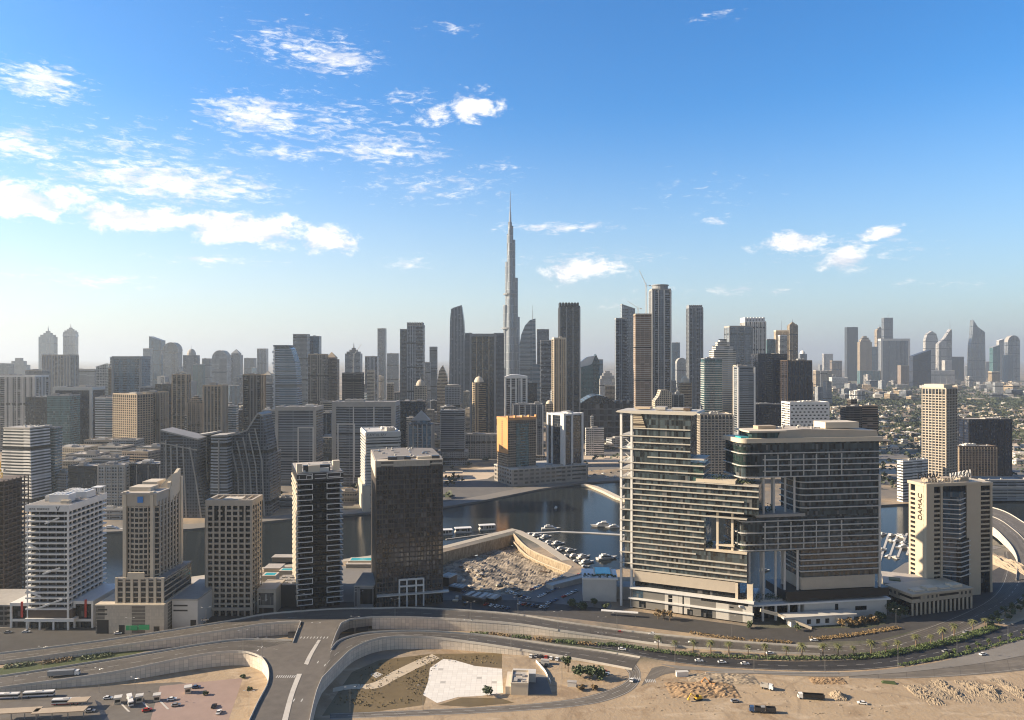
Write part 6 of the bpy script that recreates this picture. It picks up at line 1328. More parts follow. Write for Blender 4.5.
# ================================================================ filler city: individual low and mid-rise buildings
rnd = random.Random(21)
def free(x, y, r):
    return all((x - a) ** 2 + (y - b) ** 2 > (r + c) ** 2 for a, b, c in FOOT)
def proto_block(name, label, cat, group, w_, d_, h_, st, wm, roofm, extra=0):
    t = thing(name, label, cat, (0, 0, 0), 0, group); b = MB(); b.box(-w_ / 2, w_ / 2, -d_ / 2, d_ / 2, 0, h_)
    if extra: b.box(-w_ / 2 + w_ * .5, w_ / 2 + w_ * .35, -d_ / 2 - d_ * .3, d_ * .1, 0, h_ * extra)
    b.build('wall', ST[st], t)
    r = MB(); r.box(-w_ / 2 - .2, w_ / 2 + .2, -d_ / 2 - .2, d_ / 2 + .2, h_, h_ + .6); ro = r.build('roof', M[roofm], t)
    p = MB(); p.box(-w_ * .2, w_ * .15, -d_ * .15, d_ * .25, h_ + .6, h_ + 2.6); p.build('plant_room', M[wm], ro)
    if extra: r = MB(); e = h_ * extra; r.box(w_ * .0 - .2, w_ * .85 + .2, -d_ * .8 - .2, d_ * .1 + .2, e - .3, e + .3) ; r.build('lower_roof', M[roofm], t)
    return t
def scatter(protos, n, px0, px1, D0, D1, smin=.8, smax=1.3, zmin=.6, zmax=1.5, rad=14, tries=40, grow=False):
    used = [False] * len(protos); k = 0
    for i in range(n * tries):
        if k >= n: break
        D = math.sqrt(rnd.uniform(D0 * D0, D1 * D1)) if not grow else rnd.uniform(D0, D1); x = gx(rnd.uniform(px0, px1), D)
        if not free(x, D, rad) or inside((x, D), canal): continue
        j = rnd.randrange(len(protos)); s = rnd.uniform(smin, smax); FOOT.append((x, D, rad * .8)); k += 1
        sc = (s, s * rnd.uniform(.8, 1.2), rnd.uniform(zmin, zmax)); rz = R(rnd.choice([8, -14, 25, 98, 70]) + rnd.uniform(-4, 4))
        if used[j]: dup(protos[j], (x, D, 0), rz, scale=sc)
        else: o = protos[j]; used[j] = True; o.location = (x, D, 0); o.rotation_euler = (0, 0, rz); o.scale = sc
MR = [proto_block('apartment_block', 'plain beige mid-rise block standing among the taller left towers', 'apartment block', 'beige mid-rise blocks between the left towers', 32, 24, 30, 'beige', 'cream', 'roof', .6),
      proto_block('apartment_block', 'plain grey mid-rise block standing among the taller left towers', 'apartment block', 'grey mid-rise blocks between the left towers', 36, 22, 34, 'greygrid', 'concrete', 'roofgrey'),
      proto_block('apartment_block', 'plain brown mid-rise block standing among the taller left towers', 'apartment block', 'brown mid-rise blocks between the left towers', 28, 26, 28, 'brown', 'tan', 'roof', .5),
      proto_block('office_block', 'dark glass mid-rise block standing among the taller left towers', 'office', 'dark glass mid-rise blocks between the left towers', 30, 30, 38, 'darkglass', 'grey', 'roofgrey')]
scatter(MR, 150, 0, 440, 1100, 2300, rad=21, zmin=.45, zmax=1.7, smin=.6, smax=1.1)
LR = [proto_block('low_building', 'sandy low building in the open city behind the canal towers', 'building', 'sandy low buildings behind the canal', 26, 18, 11, 'gold', 'cream', 'roof', .6), proto_block('low_building', 'white low building in the open city behind the canal towers', 'building', 'white low buildings behind the canal', 30, 16, 9, 'white', 'offwhite', 'roof', .7),
      proto_block('low_building', 'grey low building in the open city behind the canal towers', 'building', 'grey low buildings behind the canal', 34, 20, 14, 'greygrid', 'concrete', 'roofgrey')]
scatter(LR, 70, 395, 720, 1380, 3200, rad=17, zmin=.6, zmax=1.6); scatter([dup(p) for p in LR[:0]] or LR[:0] or MR[:0] or [proto_block('low_building', 'pale low building in the right middle distance before the villas', 'building', 'pale low buildings before the villas', 24, 14, 9, 'white', 'offwhite', 'roof', .6)], 22, 830, 1060, 1150, 1600, rad=15)
VL = [proto_block('villa', 'cream flat roofed villa in the tree filled suburb', 'villa', 'cream villas of the suburb', 15, 12, 8, 'gold', 'cream', 'roof', .65), proto_block('villa', 'white flat roofed villa in the tree filled suburb', 'villa', 'white villas of the suburb', 14, 13, 8, 'white', 'white', 'roof', .6),
      proto_block('villa', 'pinkish villa in the tree filled suburb', 'villa', 'pinkish villas of the suburb', 16, 11, 7.5, 'pinkstone', 'tan', 'roof', .7), proto_block('villa', 'grey roofed villa in the tree filled suburb', 'villa', 'grey roofed villas of the suburb', 13, 14, 8, 'beige', 'concrete', 'roofgrey')]
scatter(VL, 250, 800, 1050, 1620, 3000, rad=11, smin=.9, smax=1.7, zmin=.8, zmax=1.2, grow=True)
LF = [proto_block('low_building', 'pale low building at the foot of the right skyline group', 'building', 'pale low buildings under the right skyline', 40, 26, 16, 'white', 'offwhite', 'roof', .6), proto_block('low_building', 'tan low building at the foot of the right skyline group', 'building', 'tan low buildings under the right skyline', 44, 30, 20, 'gold', 'cream', 'roof', .6), proto_block('low_building', 'dark low building at the foot of the right skyline group', 'building', 'dark low buildings under the right skyline', 46, 30, 24, 'slategrid', 'grey', 'roofgrey')]
scatter(LF, 95, 790, 1050, 3100, 5600, rad=24, smin=.7, smax=1.5, zmin=.6, zmax=1.8, grow=True)
FB = [proto_block('hazy_block', 'hazy grey building on the far horizon', 'building', 'hazy grey buildings on the horizon', 40, 30, 40, 'greygrid', 'concrete', 'roofgrey'), proto_block('hazy_block', 'hazy pale building on the far horizon', 'building', 'hazy pale buildings on the horizon', 36, 30, 46, 'whiterib', 'offwhite', 'roof')]
scatter(FB, 120, -20, 1040, 3000, 6500, rad=30, zmin=.4, zmax=1.7, grow=True)
HT = [proto_block('hazy_tower', 'plain hazy grey tower filling the left skyline', 'tower', 'hazy grey towers of the left skyline', 30, 26, 120, 'greyrib', 'concrete', 'roofgrey'), proto_block('hazy_tower', 'plain hazy blue glass tower filling the left skyline', 'tower', 'hazy blue towers of the left skyline', 34, 28, 110, 'blueglass', 'grey', 'roofgrey'), proto_block('hazy_tower', 'plain hazy tan tower filling the left skyline', 'tower', 'hazy tan towers of the left skyline', 28, 26, 100, 'brownrib', 'tan', 'roof')]
scatter(HT, 55, -5, 470, 2200, 4500, rad=22, smin=.7, smax=1.1, zmin=.75, zmax=1.35, grow=True)
HT2 = [proto_block('hazy_tower', 'plain hazy grey tower filling the skyline behind the hotel', 'tower', 'hazy grey towers behind the hotel', 30, 26, 90, 'greyband', 'concrete', 'roofgrey'), proto_block('hazy_tower', 'plain dark hazy tower filling the skyline behind the hotel', 'tower', 'dark hazy towers behind the hotel', 30, 26, 100, 'slategrid', 'grey', 'roofgrey')]
HS = [proto_block('slim_tower', 'slim grey tower rising among the middle rows of the left city', 'tower', 'slim grey towers of the left city', 20, 18, 80, 'greyrib', 'concrete', 'roofgrey'), proto_block('slim_tower', 'slim blue glass tower rising among the middle rows of the left city', 'tower', 'slim blue towers of the left city', 22, 18, 85, 'blueband', 'grey', 'roofgrey'), proto_block('slim_tower', 'slim beige tower rising among the middle rows of the left city', 'tower', 'slim beige towers of the left city', 20, 20, 75, 'beige', 'cream', 'roof'), proto_block('slim_tower', 'slim dark glass tower rising among the middle rows of the left city', 'tower', 'slim dark towers of the left city', 22, 22, 90, 'darkglass', 'grey', 'roofgrey')]
scatter(HS, 46, 60, 470, 1300, 2000, rad=15, smin=.7, smax=1.1, zmin=.65, zmax=1.15)
scatter(HT2, 30, 470, 830, 1500, 4000, rad=20, smin=.7, smax=1.1, zmin=.6, zmax=1.3, grow=True)
for i, (x0, y0, x1, y1) in enumerate(((6, 667, 34, 663.5), (40, 663.5, 70, 659.5), (78, 659, 108, 655))): pass
# far trees: the wooded suburb and street trees, one uncountable mass
b = MB()
def far_tree(x, y, s):
    for k in range(9):
        p = Vector((x + rnd.gauss(0, .42) * s, y + rnd.gauss(0, .42) * s, s * rnd.uniform(.25, 1.0)))
        a = Vector((rnd.uniform(-1, 1), rnd.uniform(-1, 1), rnd.uniform(-.5, .5))).normalized(); c = a.orthogonal().normalized(); q_ = s * rnd.uniform(.25, .5)
        b.poly([p - a * q_, p + c * q_ * .8, p + a * q_, p - c * q_ * .8])
        if k < 4: c = a.cross(c); b.poly([p - a * q_, p + c * q_ * .8, p + a * q_, p - c * q_ * .8])
def wooded(n, px0, px1, D0, D1, s0, s1):
    for i in range(n):
        D = rnd.uniform(D0, D1); x = gx(rnd.uniform(px0, px1), D)
        if free(x, D, -2) and not inside((x, D), canal): far_tree(x, D, rnd.uniform(s0, s1))
wooded(1700, 800, 1060, 1650, 3300, 7, 12); wooded(700, 800, 1060, 2900, 3500, 9, 15); wooded(700, 0, 460, 1000, 2400, 6, 10); wooded(350, 400, 720, 1300, 3200, 6, 10); wooded(700, 800, 1060, 3300, 5200, 10, 17); wooded(160, 860, 1040, 1050, 1650, 6, 9)
tag(b.build('woodland', M['farleaf']), kind='stuff')

# ================================================================ near planting
def palm_proto():
    t = thing('palm_tree', 'date palm standing in the hedge of the avenue median', 'palm', (0, 0, 0), 0, 'palms of the avenue median')
    b = MB(); P = [Vector((0, 0, 0)), Vector((.12, .05, 2.5)), Vector((.1, .1, 5)), Vector((.2, .05, 7.2))]
    for a, c, r0, r1 in zip(P, P[1:], (.42, .34, .3), (.34, .3, .34)): b.tube(a, c, r0, r1, 7)
    b.build('trunk', M['trunk'], t)
    b = MB(); r = random.Random(5)
    for i in range(34):
        a = i * 2.4; e = r.uniform(-.25, 1.25); L = r.uniform(2.6, 3.6); d = Vector((math.cos(a), math.sin(a), 0)); p0 = Vector((.2, .05, 7.2)); s = Vector((-d.y, d.x, 0)); w0 = .5; prev = p0
        for k in range(1, 5):
            f = k / 4; p = p0 + d * L * f * math.cos(e * (1 - .5 * f)) + Vector((0, 0, L * (math.sin(e) * f - .75 * f * f))); w1 = .5 * (1 - f) + .06
            b.poly([prev - s * w0 + Vector((0, 0, -.12)), prev, p, p - s * w1 + Vector((0, 0, -.12))]); b.poly([prev, prev + s * w0 + Vector((0, 0, -.12)), p + s * w1 + Vector((0, 0, -.12)), p]); prev, w0 = p, w1
    b.build('crown', M['palm'], t); return t
pp = palm_proto(); first = True
for px, py in ((658, 648), (675, 651), (693, 652.5), (711, 654), (729, 655), (748, 656), (765, 656.5), (786, 657), (802, 657.3), (823, 657.5), (838, 657), (853, 656.3), (871, 655), (886, 653.5), (898, 652), (916, 648), (931, 645), (943, 641.5), (954, 637.5), (973, 632), (985, 628)):
    p = G(px, py); s = rnd.uniform(.8, 1.2)
    if first: pp.location = p; pp.scale = (s, s, s); first = False
    else: dup(pp, p, rnd.uniform(0, 6), scale=(s, s, s))
def hedge(label, pts, w_, h_, mat, seed, dens=5):
    P = edge(pts, 0); b = MB(); r = random.Random(seed); L = sum((q_ - p).length for p, q_ in zip(P, P[1:])); P = resample(P, 24)
    for i in range(int(L * dens * w_ / 2)):
        k = r.uniform(0, 22.99); p = P[int(k)].lerp(P[int(k) + 1], k % 1); d = (P[int(k) + 1] - P[int(k)]).normalized(); s = Vector((-d.y, d.x, 0))
        o = p + s * r.uniform(-w_ / 2, w_ / 2) + Vector((0, 0, h_ * r.uniform(.1, 1) ** .6)); a = Vector((r.uniform(-1, 1), r.uniform(-1, 1), r.uniform(-.6, .6))).normalized(); c = a.orthogonal().normalized(); z = r.uniform(.3, .75)
        b.poly([o - a * z, o + c * z * .7, o + a * z, o - c * z * .7])
    o = b.build('hedge', mat); return tag(o, label, 'hedge')
HG_ = [(470, 634), (490, 635), (512, 637.3), (533, 639), (555, 642), (578, 644), (598, 645.3), (620, 645.8), (645, 650), (672, 653.5), (700, 656), (730, 657.5), (760, 658.5), (790, 659.3), (820, 659), (850, 658), (880, 656), (910, 651), (940, 644.5), (970, 636.5), (998, 627)]
hl = ['first green hedge at the west tip of the hedge strip', 'dry brown hedge after the first green one', 'second green hedge west of the white house', 'dry brown hedge above the white house', 'green hedge above the dark green tree', 'dry brown hedge before the avenue widens', 'short green hedge where the avenue widens', 'green hedge below the first palms', 'green hedge under the second group of palms', 'trimmed hedge opposite the hotel stair', 'trimmed hedge opposite the hotel pavilion',
      'trimmed hedge opposite the pavilion windows', 'trimmed hedge before the middle street lamp', 'trimmed hedge behind the middle street lamp', 'hedge under the dense palm row', 'bright hedge below the dense palm row', 'bright hedge below the cream arcade', 'bright broad hedge below the last palms', 'last bright hedge at the palm row end', 'dark hedge beyond the last palm']
for i in range(20): hedge(hl[i], [HG_[i], ((HG_[i][0] + HG_[i + 1][0]) / 2, (HG_[i][1] + HG_[i + 1][1]) / 2), (HG_[i + 1][0] - 2, HG_[i + 1][1])], 4.5 if i < 15 else 7, 1.5, M['dryhedge'] if i in (1, 3, 5) else M['hedge'], i, 7)
for i, (pts, w_, lab) in enumerate((([(690, 633), (715, 637), (745, 640.5)], 4, 'yellowish verge hedge in front of the hotel wall'), ([(750, 641), (775, 642), (792, 643)], 4, 'yellowish verge hedge in front of the hotel arch'), ([(810, 640), (850, 636), (900, 628)], 5, 'long yellowish verge below the hotel pavilion'), ([(560, 626), (585, 629), (612, 632)], 5, 'green verge below the white bus canopy'), ([(900, 666), (960, 655), (1024, 638)], 3, 'low shrubs along the car bays at the right'))): hedge(lab, pts, w_, 1.1, M['dryhedge'] if i < 3 else M['hedge'], 50 + i, 5)
def tree(label, px, py, h_, r_, seed, n=260, group=None, mat='leaf', name='tree', z=0.):
    p = G(px, py, z); t = thing(name, label, 'tree', p, 0, group); b = MB(); b.tube((0, 0, 0), (.1, .1, h_ * .5), .22 + h_ * .012, .16, 6)
    for k in range(4): a = k * 1.6 + seed; b.tube((.1, .1, h_ * .42), (math.cos(a) * r_ * .5, math.sin(a) * r_ * .5, h_ * .72), .14, .06, 5)
    b.build('trunk', M['trunk'], t); b = MB(); tree_crown(b, (0, 0, h_ * .66), r_, h_ * .36, n, .5 + r_ * .05, seed); b.build('crown', M[mat], t); return t
for i, (px, py, h_, r_, lab) in enumerate(((568, 672, 9, 2.6, 'tall slim dark tree by the white house yard'), (565, 668, 7, 2.4, 'dark tree behind the tall slim one'), (580, 677, 6, 4.5, 'broad dark tree, left part of the clump on the sandy corner'), (590, 679, 6.5, 5, 'broad dark tree, middle of the clump on the sandy corner'), (600, 679, 5.5, 4.2, 'broad dark tree, right part of the clump on the sandy corner'), (487, 696, 4.5, 3, 'round bush tree between the white pad and the white house'),
                                           (582, 690, 2.4, 2.6, 'low brownish shrub right of the white house yard'), (594, 690, 2.6, 2.2, 'small shrub beside the low brownish one'), (886, 613, 9, 5, 'dark tree at the corner of the cream podium'), (893, 616, 9, 5, 'dark tree in front of the cream podium, nearest the hotel'), (900, 618, 8, 5, 'dark tree in front of the cream podium by the arcade'), (880, 621, 6, 4, 'low dark tree beside the hotel end wall'), (872, 622, 4, 4, 'yellowish bush tree at the hotel garden end'), (862, 624, 4, 4, 'yellowish bush tree in the hotel garden middle'), (850, 625, 4, 4, 'yellowish bush tree by the hotel garden wall'), (842, 627, 5, 3, 'golden bush beside the white stair wall'),
                                           (658, 619, 7, 2.6, 'slim dry cypress before the hotel podium, first of the row'), (664, 620, 7, 2.4, 'slim dry cypress before the hotel podium, middle of the row'), (670, 620.5, 7, 2.6, 'slim dry cypress before the hotel podium, last of the row'), (594, 606, 5, 3, 'dark bush tree at the foot of the white pool house'), (572, 607, 5, 4, 'dark bush tree on the slope left of the white pool house'), (583, 609, 4, 4, 'low dark bush below the white pool house'), (606, 610, 5, 3, 'dark tree between the pool house and the hotel column'),
                                           (198, 612, 6, 4, 'dark tree in the gap left of the punched beige tower'), (190, 617, 6, 4, 'dark tree at the corner of the pale podium wing'), (186, 607, 6, 3, 'dark tree behind the pale podium wing'), (205, 695, 1.6, 1.5, 'low shrub on the sandy yard near the bus kiosks'), (243, 678, 1.6, 1.6, 'low shrub under the curved wall'), (250, 690, 1.4, 1.5, 'low shrub in front of the curved wall'),
                                           (750, 628, 4, 3, 'clipped tree by the hotel arch'), (797, 631, 5, 2.4, 'clipped tree beside the white pavilion'))):
    tree(lab, px, py, h_, r_, i + 1, 420 if r_ > 3.5 else 240, mat='dryhedge' if 'yellow' in lab or 'dry' in lab or 'golden' in lab or 'brownish' in lab else 'leaf')
for i, (x0, y0, x1, y1, lab) in enumerate(((4, 667.5, 34, 664, 'dark green hedge patch on the verge behind the grey truck, first from the edge'), (40, 663.5, 72, 659.6, 'mixed green hedge patch on the verge, middle of three'), (80, 659, 112, 655.2, 'thin hedge patch on the verge, farthest up the ramp'))): hedge(lab, [(x0, y0), ((x0 + x1) / 2, (y0 + y1) / 2), (x1, y1)], 6, 1.2, M['hedge'] if i != 1 else M['dryhedge'], 70 + i, 6)
b = MB(); r = random.Random(9); pg = pxpoly([(330, 705), (342, 690), (356, 672), (384, 661), (430, 656), (498, 655), (498, 664), (440, 662), (428, 680), (420, 702), (380, 708)])
for i in range(2600):
    x, y = r.uniform(325, 500), r.uniform(654, 710); p_ = G(x, y)
    if not inside(p_, pg) or math.sin(p_.x * .21) + math.sin(p_.y * .17 + p_.x * .06) < r.uniform(-1.6, 1.2): continue
    a_ = Vector((r.uniform(-1, 1), r.uniform(-1, 1), .2)).normalized(); z = r.uniform(.2, .6); u = Vector((0, 0, z * 1.2)); b.poly([p_ - a_ * z, p_ + a_ * z, p_ + a_ * z * .7 + u, p_ - a_ * z * .7 + u])
tag(b.build('dry_tufts', leafmat('tuft', (.07, .06, .025), (.20, .15, .07), .4)), kind='stuff')
# clutter of the excavation and the site around it
r = random.Random(31)
sp_ = [thing('material_stack', lab, 'material stack', (0, 0, 0), 0, g_) for lab, g_ in (('stack of pale formwork panels on the excavation site', 'pale panel stacks on the excavation site'), ('stack of rusty steel bars on the excavation site', 'bar stacks on the excavation site'), ('dark crate on the excavation site', 'dark crates on the excavation site'))]
b = MB(); b.box(-2.2, 2.2, -1.1, 1.1, 0, 1.1); b.build('panels', M['cream'], sp_[0]); b = MB(); b.box(-3.5, 3.5, -.5, .5, 0, .7); b.build('bars', M['brown'], sp_[1]); b = MB(); b.box(-1.4, 1.4, -1.2, 1.2, 0, 1.9); b.build('crate', M['dark'], sp_[2]); us = [0, 0, 0]
for i in range(54):
    k = r.randrange(3); x, y = (r.uniform(455, 555), r.uniform(566, 594)) if i % 3 else (r.uniform(444, 500), r.uniform(575, 606)); z = -10.2 if i % 3 else 0
    if z < 0:
        p_ = G(x, y, z)
        if not inside(p_, pit): continue
    else:
        p_ = G(x, y, 0)
        if inside(p_, pit): continue
    if us[k]: dup(sp_[k], p_, r.uniform(0, 3))
    else: us[k] = 1; sp_[k].location = p_; sp_[k].rotation_euler = (0, 0, r.uniform(0, 3))
hl2 = 'dark roadside tree in the shaded planting beyond the palms'
for i in range(16): tree(hl2, 992 + (i % 8) * 7 + rnd.uniform(-3, 3), 628 - (i % 8) * 4.0 - (i // 8) * 6, 5, 3.4, 200 + i, 150, 'shaded planting beyond the palms')
hl3 = 'small street tree between the parking bays'
for i in range(8): tree(hl3, 945 + i * 11, 657 - i * 3.1, 3.2, 1.8, 300 + i, 90, 'street trees of the parking bays', 'hedge')

# ================================================================ street lamps
def lamp_proto():
    t = thing('street_lamp', 'tall double armed street lamp', 'street lamp', (0, 0, 0)); b = MB(); b.tube((0, 0, 0), (0, 0, 13), .16, .09, 8); b.build('pole', M['steel'], t)
    for s in (-1, 1):
        b = MB(); b.tube((0, 0, 12.9), (s * 2.2, 0, 13.5), .07, .05, 6); a = b.build('arm', M['steel'], t); b = MB(); b.box(min(s * 2.0, s * 3.1), max(s * 2.0, s * 3.1), -.18, .18, 13.42, 13.62); b.build('lamp_head', M['offwhite'], t)
    return t
lp = lamp_proto(); first = True
for px, py, z, lab in ((130, 638, 4.2, 'lamp on the upper ramp by the green shop sign'), (206, 627, 6.5, 'lamp on the upper ramp by the punched beige tower'), (263, 619, 8, 'lamp on the upper ramp below the low beige annex'), (301, 612, 8, 'lamp on the junction bridge, west end'), (359, 610, 8, 'lamp on the junction bridge, east end'), (395, 618, 8, 'lamp on the upper ramp before the entrance frame'), (471, 621, 7.2, 'lamp on the upper ramp below the site huts'), (518, 616, 6, 'lamp on the upper ramp below the car park'), (558, 631, 4, 'lamp on the upper ramp opposite the pool house'), (602, 637, 1.6, 'lamp on the upper ramp below the white canopy'),
                       (43, 669, 4, 'lamp on the lower ramp behind the grey truck'), (243, 652, 8, 'lamp on the lower ramp bend'), (262, 660, 8, 'lamp at the junction west corner'), (316, 644, 8, 'lamp on the junction plateau'), (355, 637, 8, 'lamp on the eastern lower ramp start'), (427, 638, 7, 'lamp above the dry grass wall'), (468, 641, 5.5, 'lamp above the white pad wall'), (511, 650, 3.5, 'lamp above the white house'), (602, 654, .4, 'lamp where the lower ramp meets the avenue'), (675, 664, .1, 'lamp on the avenue kerb near the loop road'),
                       (754, 671.5, .1, 'lamp on the avenue kerb above the dump truck'), (825, 672, .1, 'lamp on the avenue kerb above the sand cone'), (898, 667, .1, 'lamp on the avenue kerb above the sand row'), (957, 656, .1, 'lamp on the avenue kerb by the parking bays'), (1008, 644, .1, 'lamp on the avenue kerb near the right edge'), (896, 628, .1, 'lamp beside the cream podium corner'), (732, 636, .1, 'lamp before the hotel arch'), (617, 632, .8, 'lamp beside the bus canopy'), (249, 716, .1, 'lamp at the foot of the curved wall'), (350, 712, .1, 'lamp on the dry grass'), (423, 710, .1, 'lamp beside the white pad'), (562, 678, .1, 'lamp in the white house yard'), (135, 702, .1, 'lamp between the bus kiosks'), (99, 692, .1, 'lamp at the end of the bus lane'), (22, 700, .1, 'lamp in front of the parked buses')):
    p = G(px, py, z)
    if first: lp.location = p; lp['label'] = 'street ' + lab; first = False
    else: dup(lp, p, rnd.uniform(-.4, .4), 'street ' + lab)

# ================================================================ vehicles
def car_proto(col, word):
    t = thing('car', word + ' car', 'car', (0, 0, 0)); b = MB()
    b.extrude_xz([(-2.2, .35), (2.2, .35), (2.25, .75), (1.2, .95), (-2.0, 1.0), (-2.25, .8)], -.88, .88); b.build('body', M[col], t)
    b = MB(); b.extrude_xz([(-1.75, .98), (1.0, .95), (.35, 1.42), (-1.2, 1.45)], -.78, .78); c = b.build('cabin_glass', M['carglass'], t)
    b = MB(); b.box(-1.15, .3, -.74, .74, 1.44, 1.5); b.build('roof', M[col], t)
    for x in (-1.35, 1.4):
        for y in (-.82, .82): b = MB(); b.tube((x, y - .1, .33), (x, y + .1, .33), .33, n=10); b.build('wheel', M['rubber'], t)
    return t
M['carwhite'] = plain('carwhite', (.78, .78, .76), .3, .02); M['carsilver'] = plain('carsilver', (.4, .41, .42), .3, .02, metal=.4); M['carblack'] = plain('carblack', (.02, .02, .022), .25, .02); M['carred'] = plain('carred', (.42, .03, .02), .3, .02); M['carblue'] = plain('carblue', (.04, .09, .2), .3, .02)
CP = {k: car_proto('car' + k, k) for k in ('white', 'silver', 'black', 'red', 'blue')}; CU = {k: False for k in CP}
def car(k, px, py, rz, label, group=None, z=0.03, s=1.12):
    p = G(px, py, z)
    if CU[k]: o = dup(CP[k], p, R(rz), label, group)
    else: o = CP[k]; CU[k] = True; o.location = p; o.rotation_euler = (0, 0, R(rz)); o['label'] = label
    if group: o['group'] = group
    o.scale = (s, s, s); return o
for k, px, py, rz, lab in (('white', 622, 650, -12, 'white car on the black carriageway below the hotel column'), ('white', 699, 661.5, -3, 'white car on the black carriageway, first of three in a row'), ('white', 722, 663, -2, 'white car on the black carriageway, middle of three in a row'), ('white', 745, 664.5, -1, 'white car on the black carriageway, last of three in a row'), ('red', 619, 633, 170, 'red car turning beside the bus canopy'), ('white', 652, 634.5, 172, 'white car beside the dry cypresses'), ('white', 692, 643, 174, 'white car alone on the lane below the hotel podium'), ('white', 658, 643.5, 172, 'white car beside the first palm'), ('white', 814, 641, 178, 'white car leaving the hotel forecourt'),
                          ('silver', 946, 652, 14, 'silver car on the dark bend near the parking bays'), ('black', 951, 653.5, 14, 'black car beside the silver one on the dark bend'), ('silver', 966, 633, 200, 'silver car on the inner lane of the bend'), ('white', 1015, 568, 250, 'white car on the curved highway near the right edge'), ('white', 1018, 552, 250, 'white car further up the curved highway'), ('white', 983, 655, 20, 'white car parked in a kerb bay at the right'), ('black', 871, 643, 176, 'black car on the lane before the cream arcade'), ('white', 770, 654, 2, 'white car just behind the palm row')):
    car(k, px, py, rz, lab)
car('white', 632, 681, 70, 'white car waiting at the crossing of the loop road'); car('silver', 205, 620.5, 15, 'silver car on the upper ramp near the pale podium wing', z=6.5)
for i, (px, py) in enumerate(((8, 633), (26, 632.5), (118, 634), (150, 629), (160, 628))): car(['silver', 'white', 'white', 'black', 'silver'][i], px, py, 10, ['silver car parked below the brown tower podium', 'white car parked before the white banded tower', 'white car at the garage of the beige podium', 'black car under the green shop sign', 'silver car right of the green shop sign'][i])
# parked rows on the lot beside the excavation
N = 0
for row, (a, c, n) in enumerate((((532, 590), (562, 577), 9), ((540, 597), (572, 582), 9), ((508, 592), (528, 599), 6), ((548, 604), (580, 590), 9), ((520, 604), (546, 608), 7), ((486, 605), (508, 609), 5), ((447, 578), (470, 598), 8), ((575, 577), (590, 571), 5))):
    for j in range(n):
        if rnd.random() < .14: continue
        f = j / (n - 1); k = rnd.choice(['white', 'white', 'silver', 'black', 'blue', 'white', 'red'])
        car(k, a[0] + (c[0] - a[0]) * f, a[1] + (c[1] - a[1]) * f, rnd.choice([55, 60, 52]) + (rnd.uniform(-6, 6)), k + ' car parked on the shaded lot beside the excavation', k + ' cars parked beside the excavation'); N += 1
for i in range(10): car(['white', 'silver', 'black', 'red', 'white'][i % 5], [531, 536, 541, 546, 551, 557, 563, 546, 603, 606][i], [657, 656.5, 657.5, 658, 659, 660, 661, 666, 672, 675][i], 80 if i < 8 else 20, ['white', 'silver', 'black', 'red', 'white'][i % 5] + ' car parked in the yard of the white house', ['white', 'silver', 'black', 'red', 'white'][i % 5] + ' cars in the white house yard')
def bus(label, px, py, rz, L=12, col='white', stripe='carblue', z=0.05):
    t = thing('bus', label, 'bus', G(px, py, z), R(rz)); b = MB(); b.box(-L / 2, L / 2, -1.25, 1.25, .4, 1.5); b.box(-L / 2, L / 2, -1.25, 1.25, 2.5, 3.1); b.build('body', M[col], t)
    b = MB(); b.box(-L / 2 + .05, L / 2 - .05, -1.22, 1.22, 1.5, 2.5); b.build('window', M['carglass'], t); b = MB(); b.box(-L / 2, L / 2, -1.27, 1.27, .4, .8); b.build('stripe', M[stripe], t)
    for x in (-L * .3, L * .32):
        for y in (-1.2, 1.2): b = MB(); b.tube((x, y - .12, .5), (x, y + .12, .5), .5, n=10); b.build('wheel', M['rubber'], t)
    b = MB(); b.box(-L * .1, L * .12, -.7, .7, 3.1, 3.4); b.build('roof_unit', M['offwhite'], t); return t
bus('white bus with dark windows at the left picture edge', 7, 698.5, 4, 13); bus('white bus with a dark roof unit, second in the bus lane', 39, 696.5, 7, 16); bus('pale pink striped bus beside the station canopy', 66, 704, 6, 14, 'white', 'carred'); bus('white coach parked nose towards the viewer between the kiosks', 130, 703, 122, 12)
for i, (px, py, lab) in enumerate(((118, 703, 'square sunlit kiosk left of the white coach'), (139.5, 701.5, 'square sunlit kiosk right of the white coach'), (157, 700.5, 'square sunlit kiosk alone in the middle of the bus yard'), (188, 692.5, 'square sunlit kiosk at the end of the bus yard'))):
    p = G(px, py); t = thing('kiosk', lab, 'kiosk', p, R(20)); b = MB(); b.box(-1.6, 1.6, -1.6, 1.6, 0, 3.2); b.build('wall', M['cream'], t); b = MB(); b.box(-2, 2, -2, 2, 3.2, 3.7); b.build('roof', M['offwhite'], t); b = MB(); b.box(-1.2, 1.2, -1.64, -1.5, 1, 2.4); b.build('window', M['carglass'], t)
    if i < 3: sheet('kerb_island', pxpoly([(px + 2, py + .8), (px + 10, py + 9), (px + 12.5, py + 9), (px + 4.5, py + .8)]), M['paleconc'], .12)
for px, py, w_, lab in ((18, 719, 22, 'long flat station canopy at the lower left edge'), (60, 718.5, 26, 'long flat station canopy beside the striped bus'), (79, 708, 10, 'short square station roof in front of the striped bus')):
    p = G(px, py); t = thing('shelter', lab, 'shelter', p, R(7)); b = MB(); b.box(-w_ / 2, w_ / 2, -3, 3, 4.2, 4.7); b.build('roof', M['tan'], t)
    for x in (-w_ * .45, -w_ * .15, w_ * .15, w_ * .45): b = MB(); b.box(x - .2, x + .2, -.2, .2, 0, 4.2); b.build('post', M['grey'], t)
sheet('yard', pxpoly([(0, 694), (100, 686), (180, 682), (216, 690), (208, 700), (196, 722), (0, 722)]), MC['deckasphalt'], .008); sheet('yard', pxpoly([(160, 686), (243, 678), (228, 722), (150, 722)]), plain('pinkpaving', (.30, .215, .18), .9, .15, .15), .014)
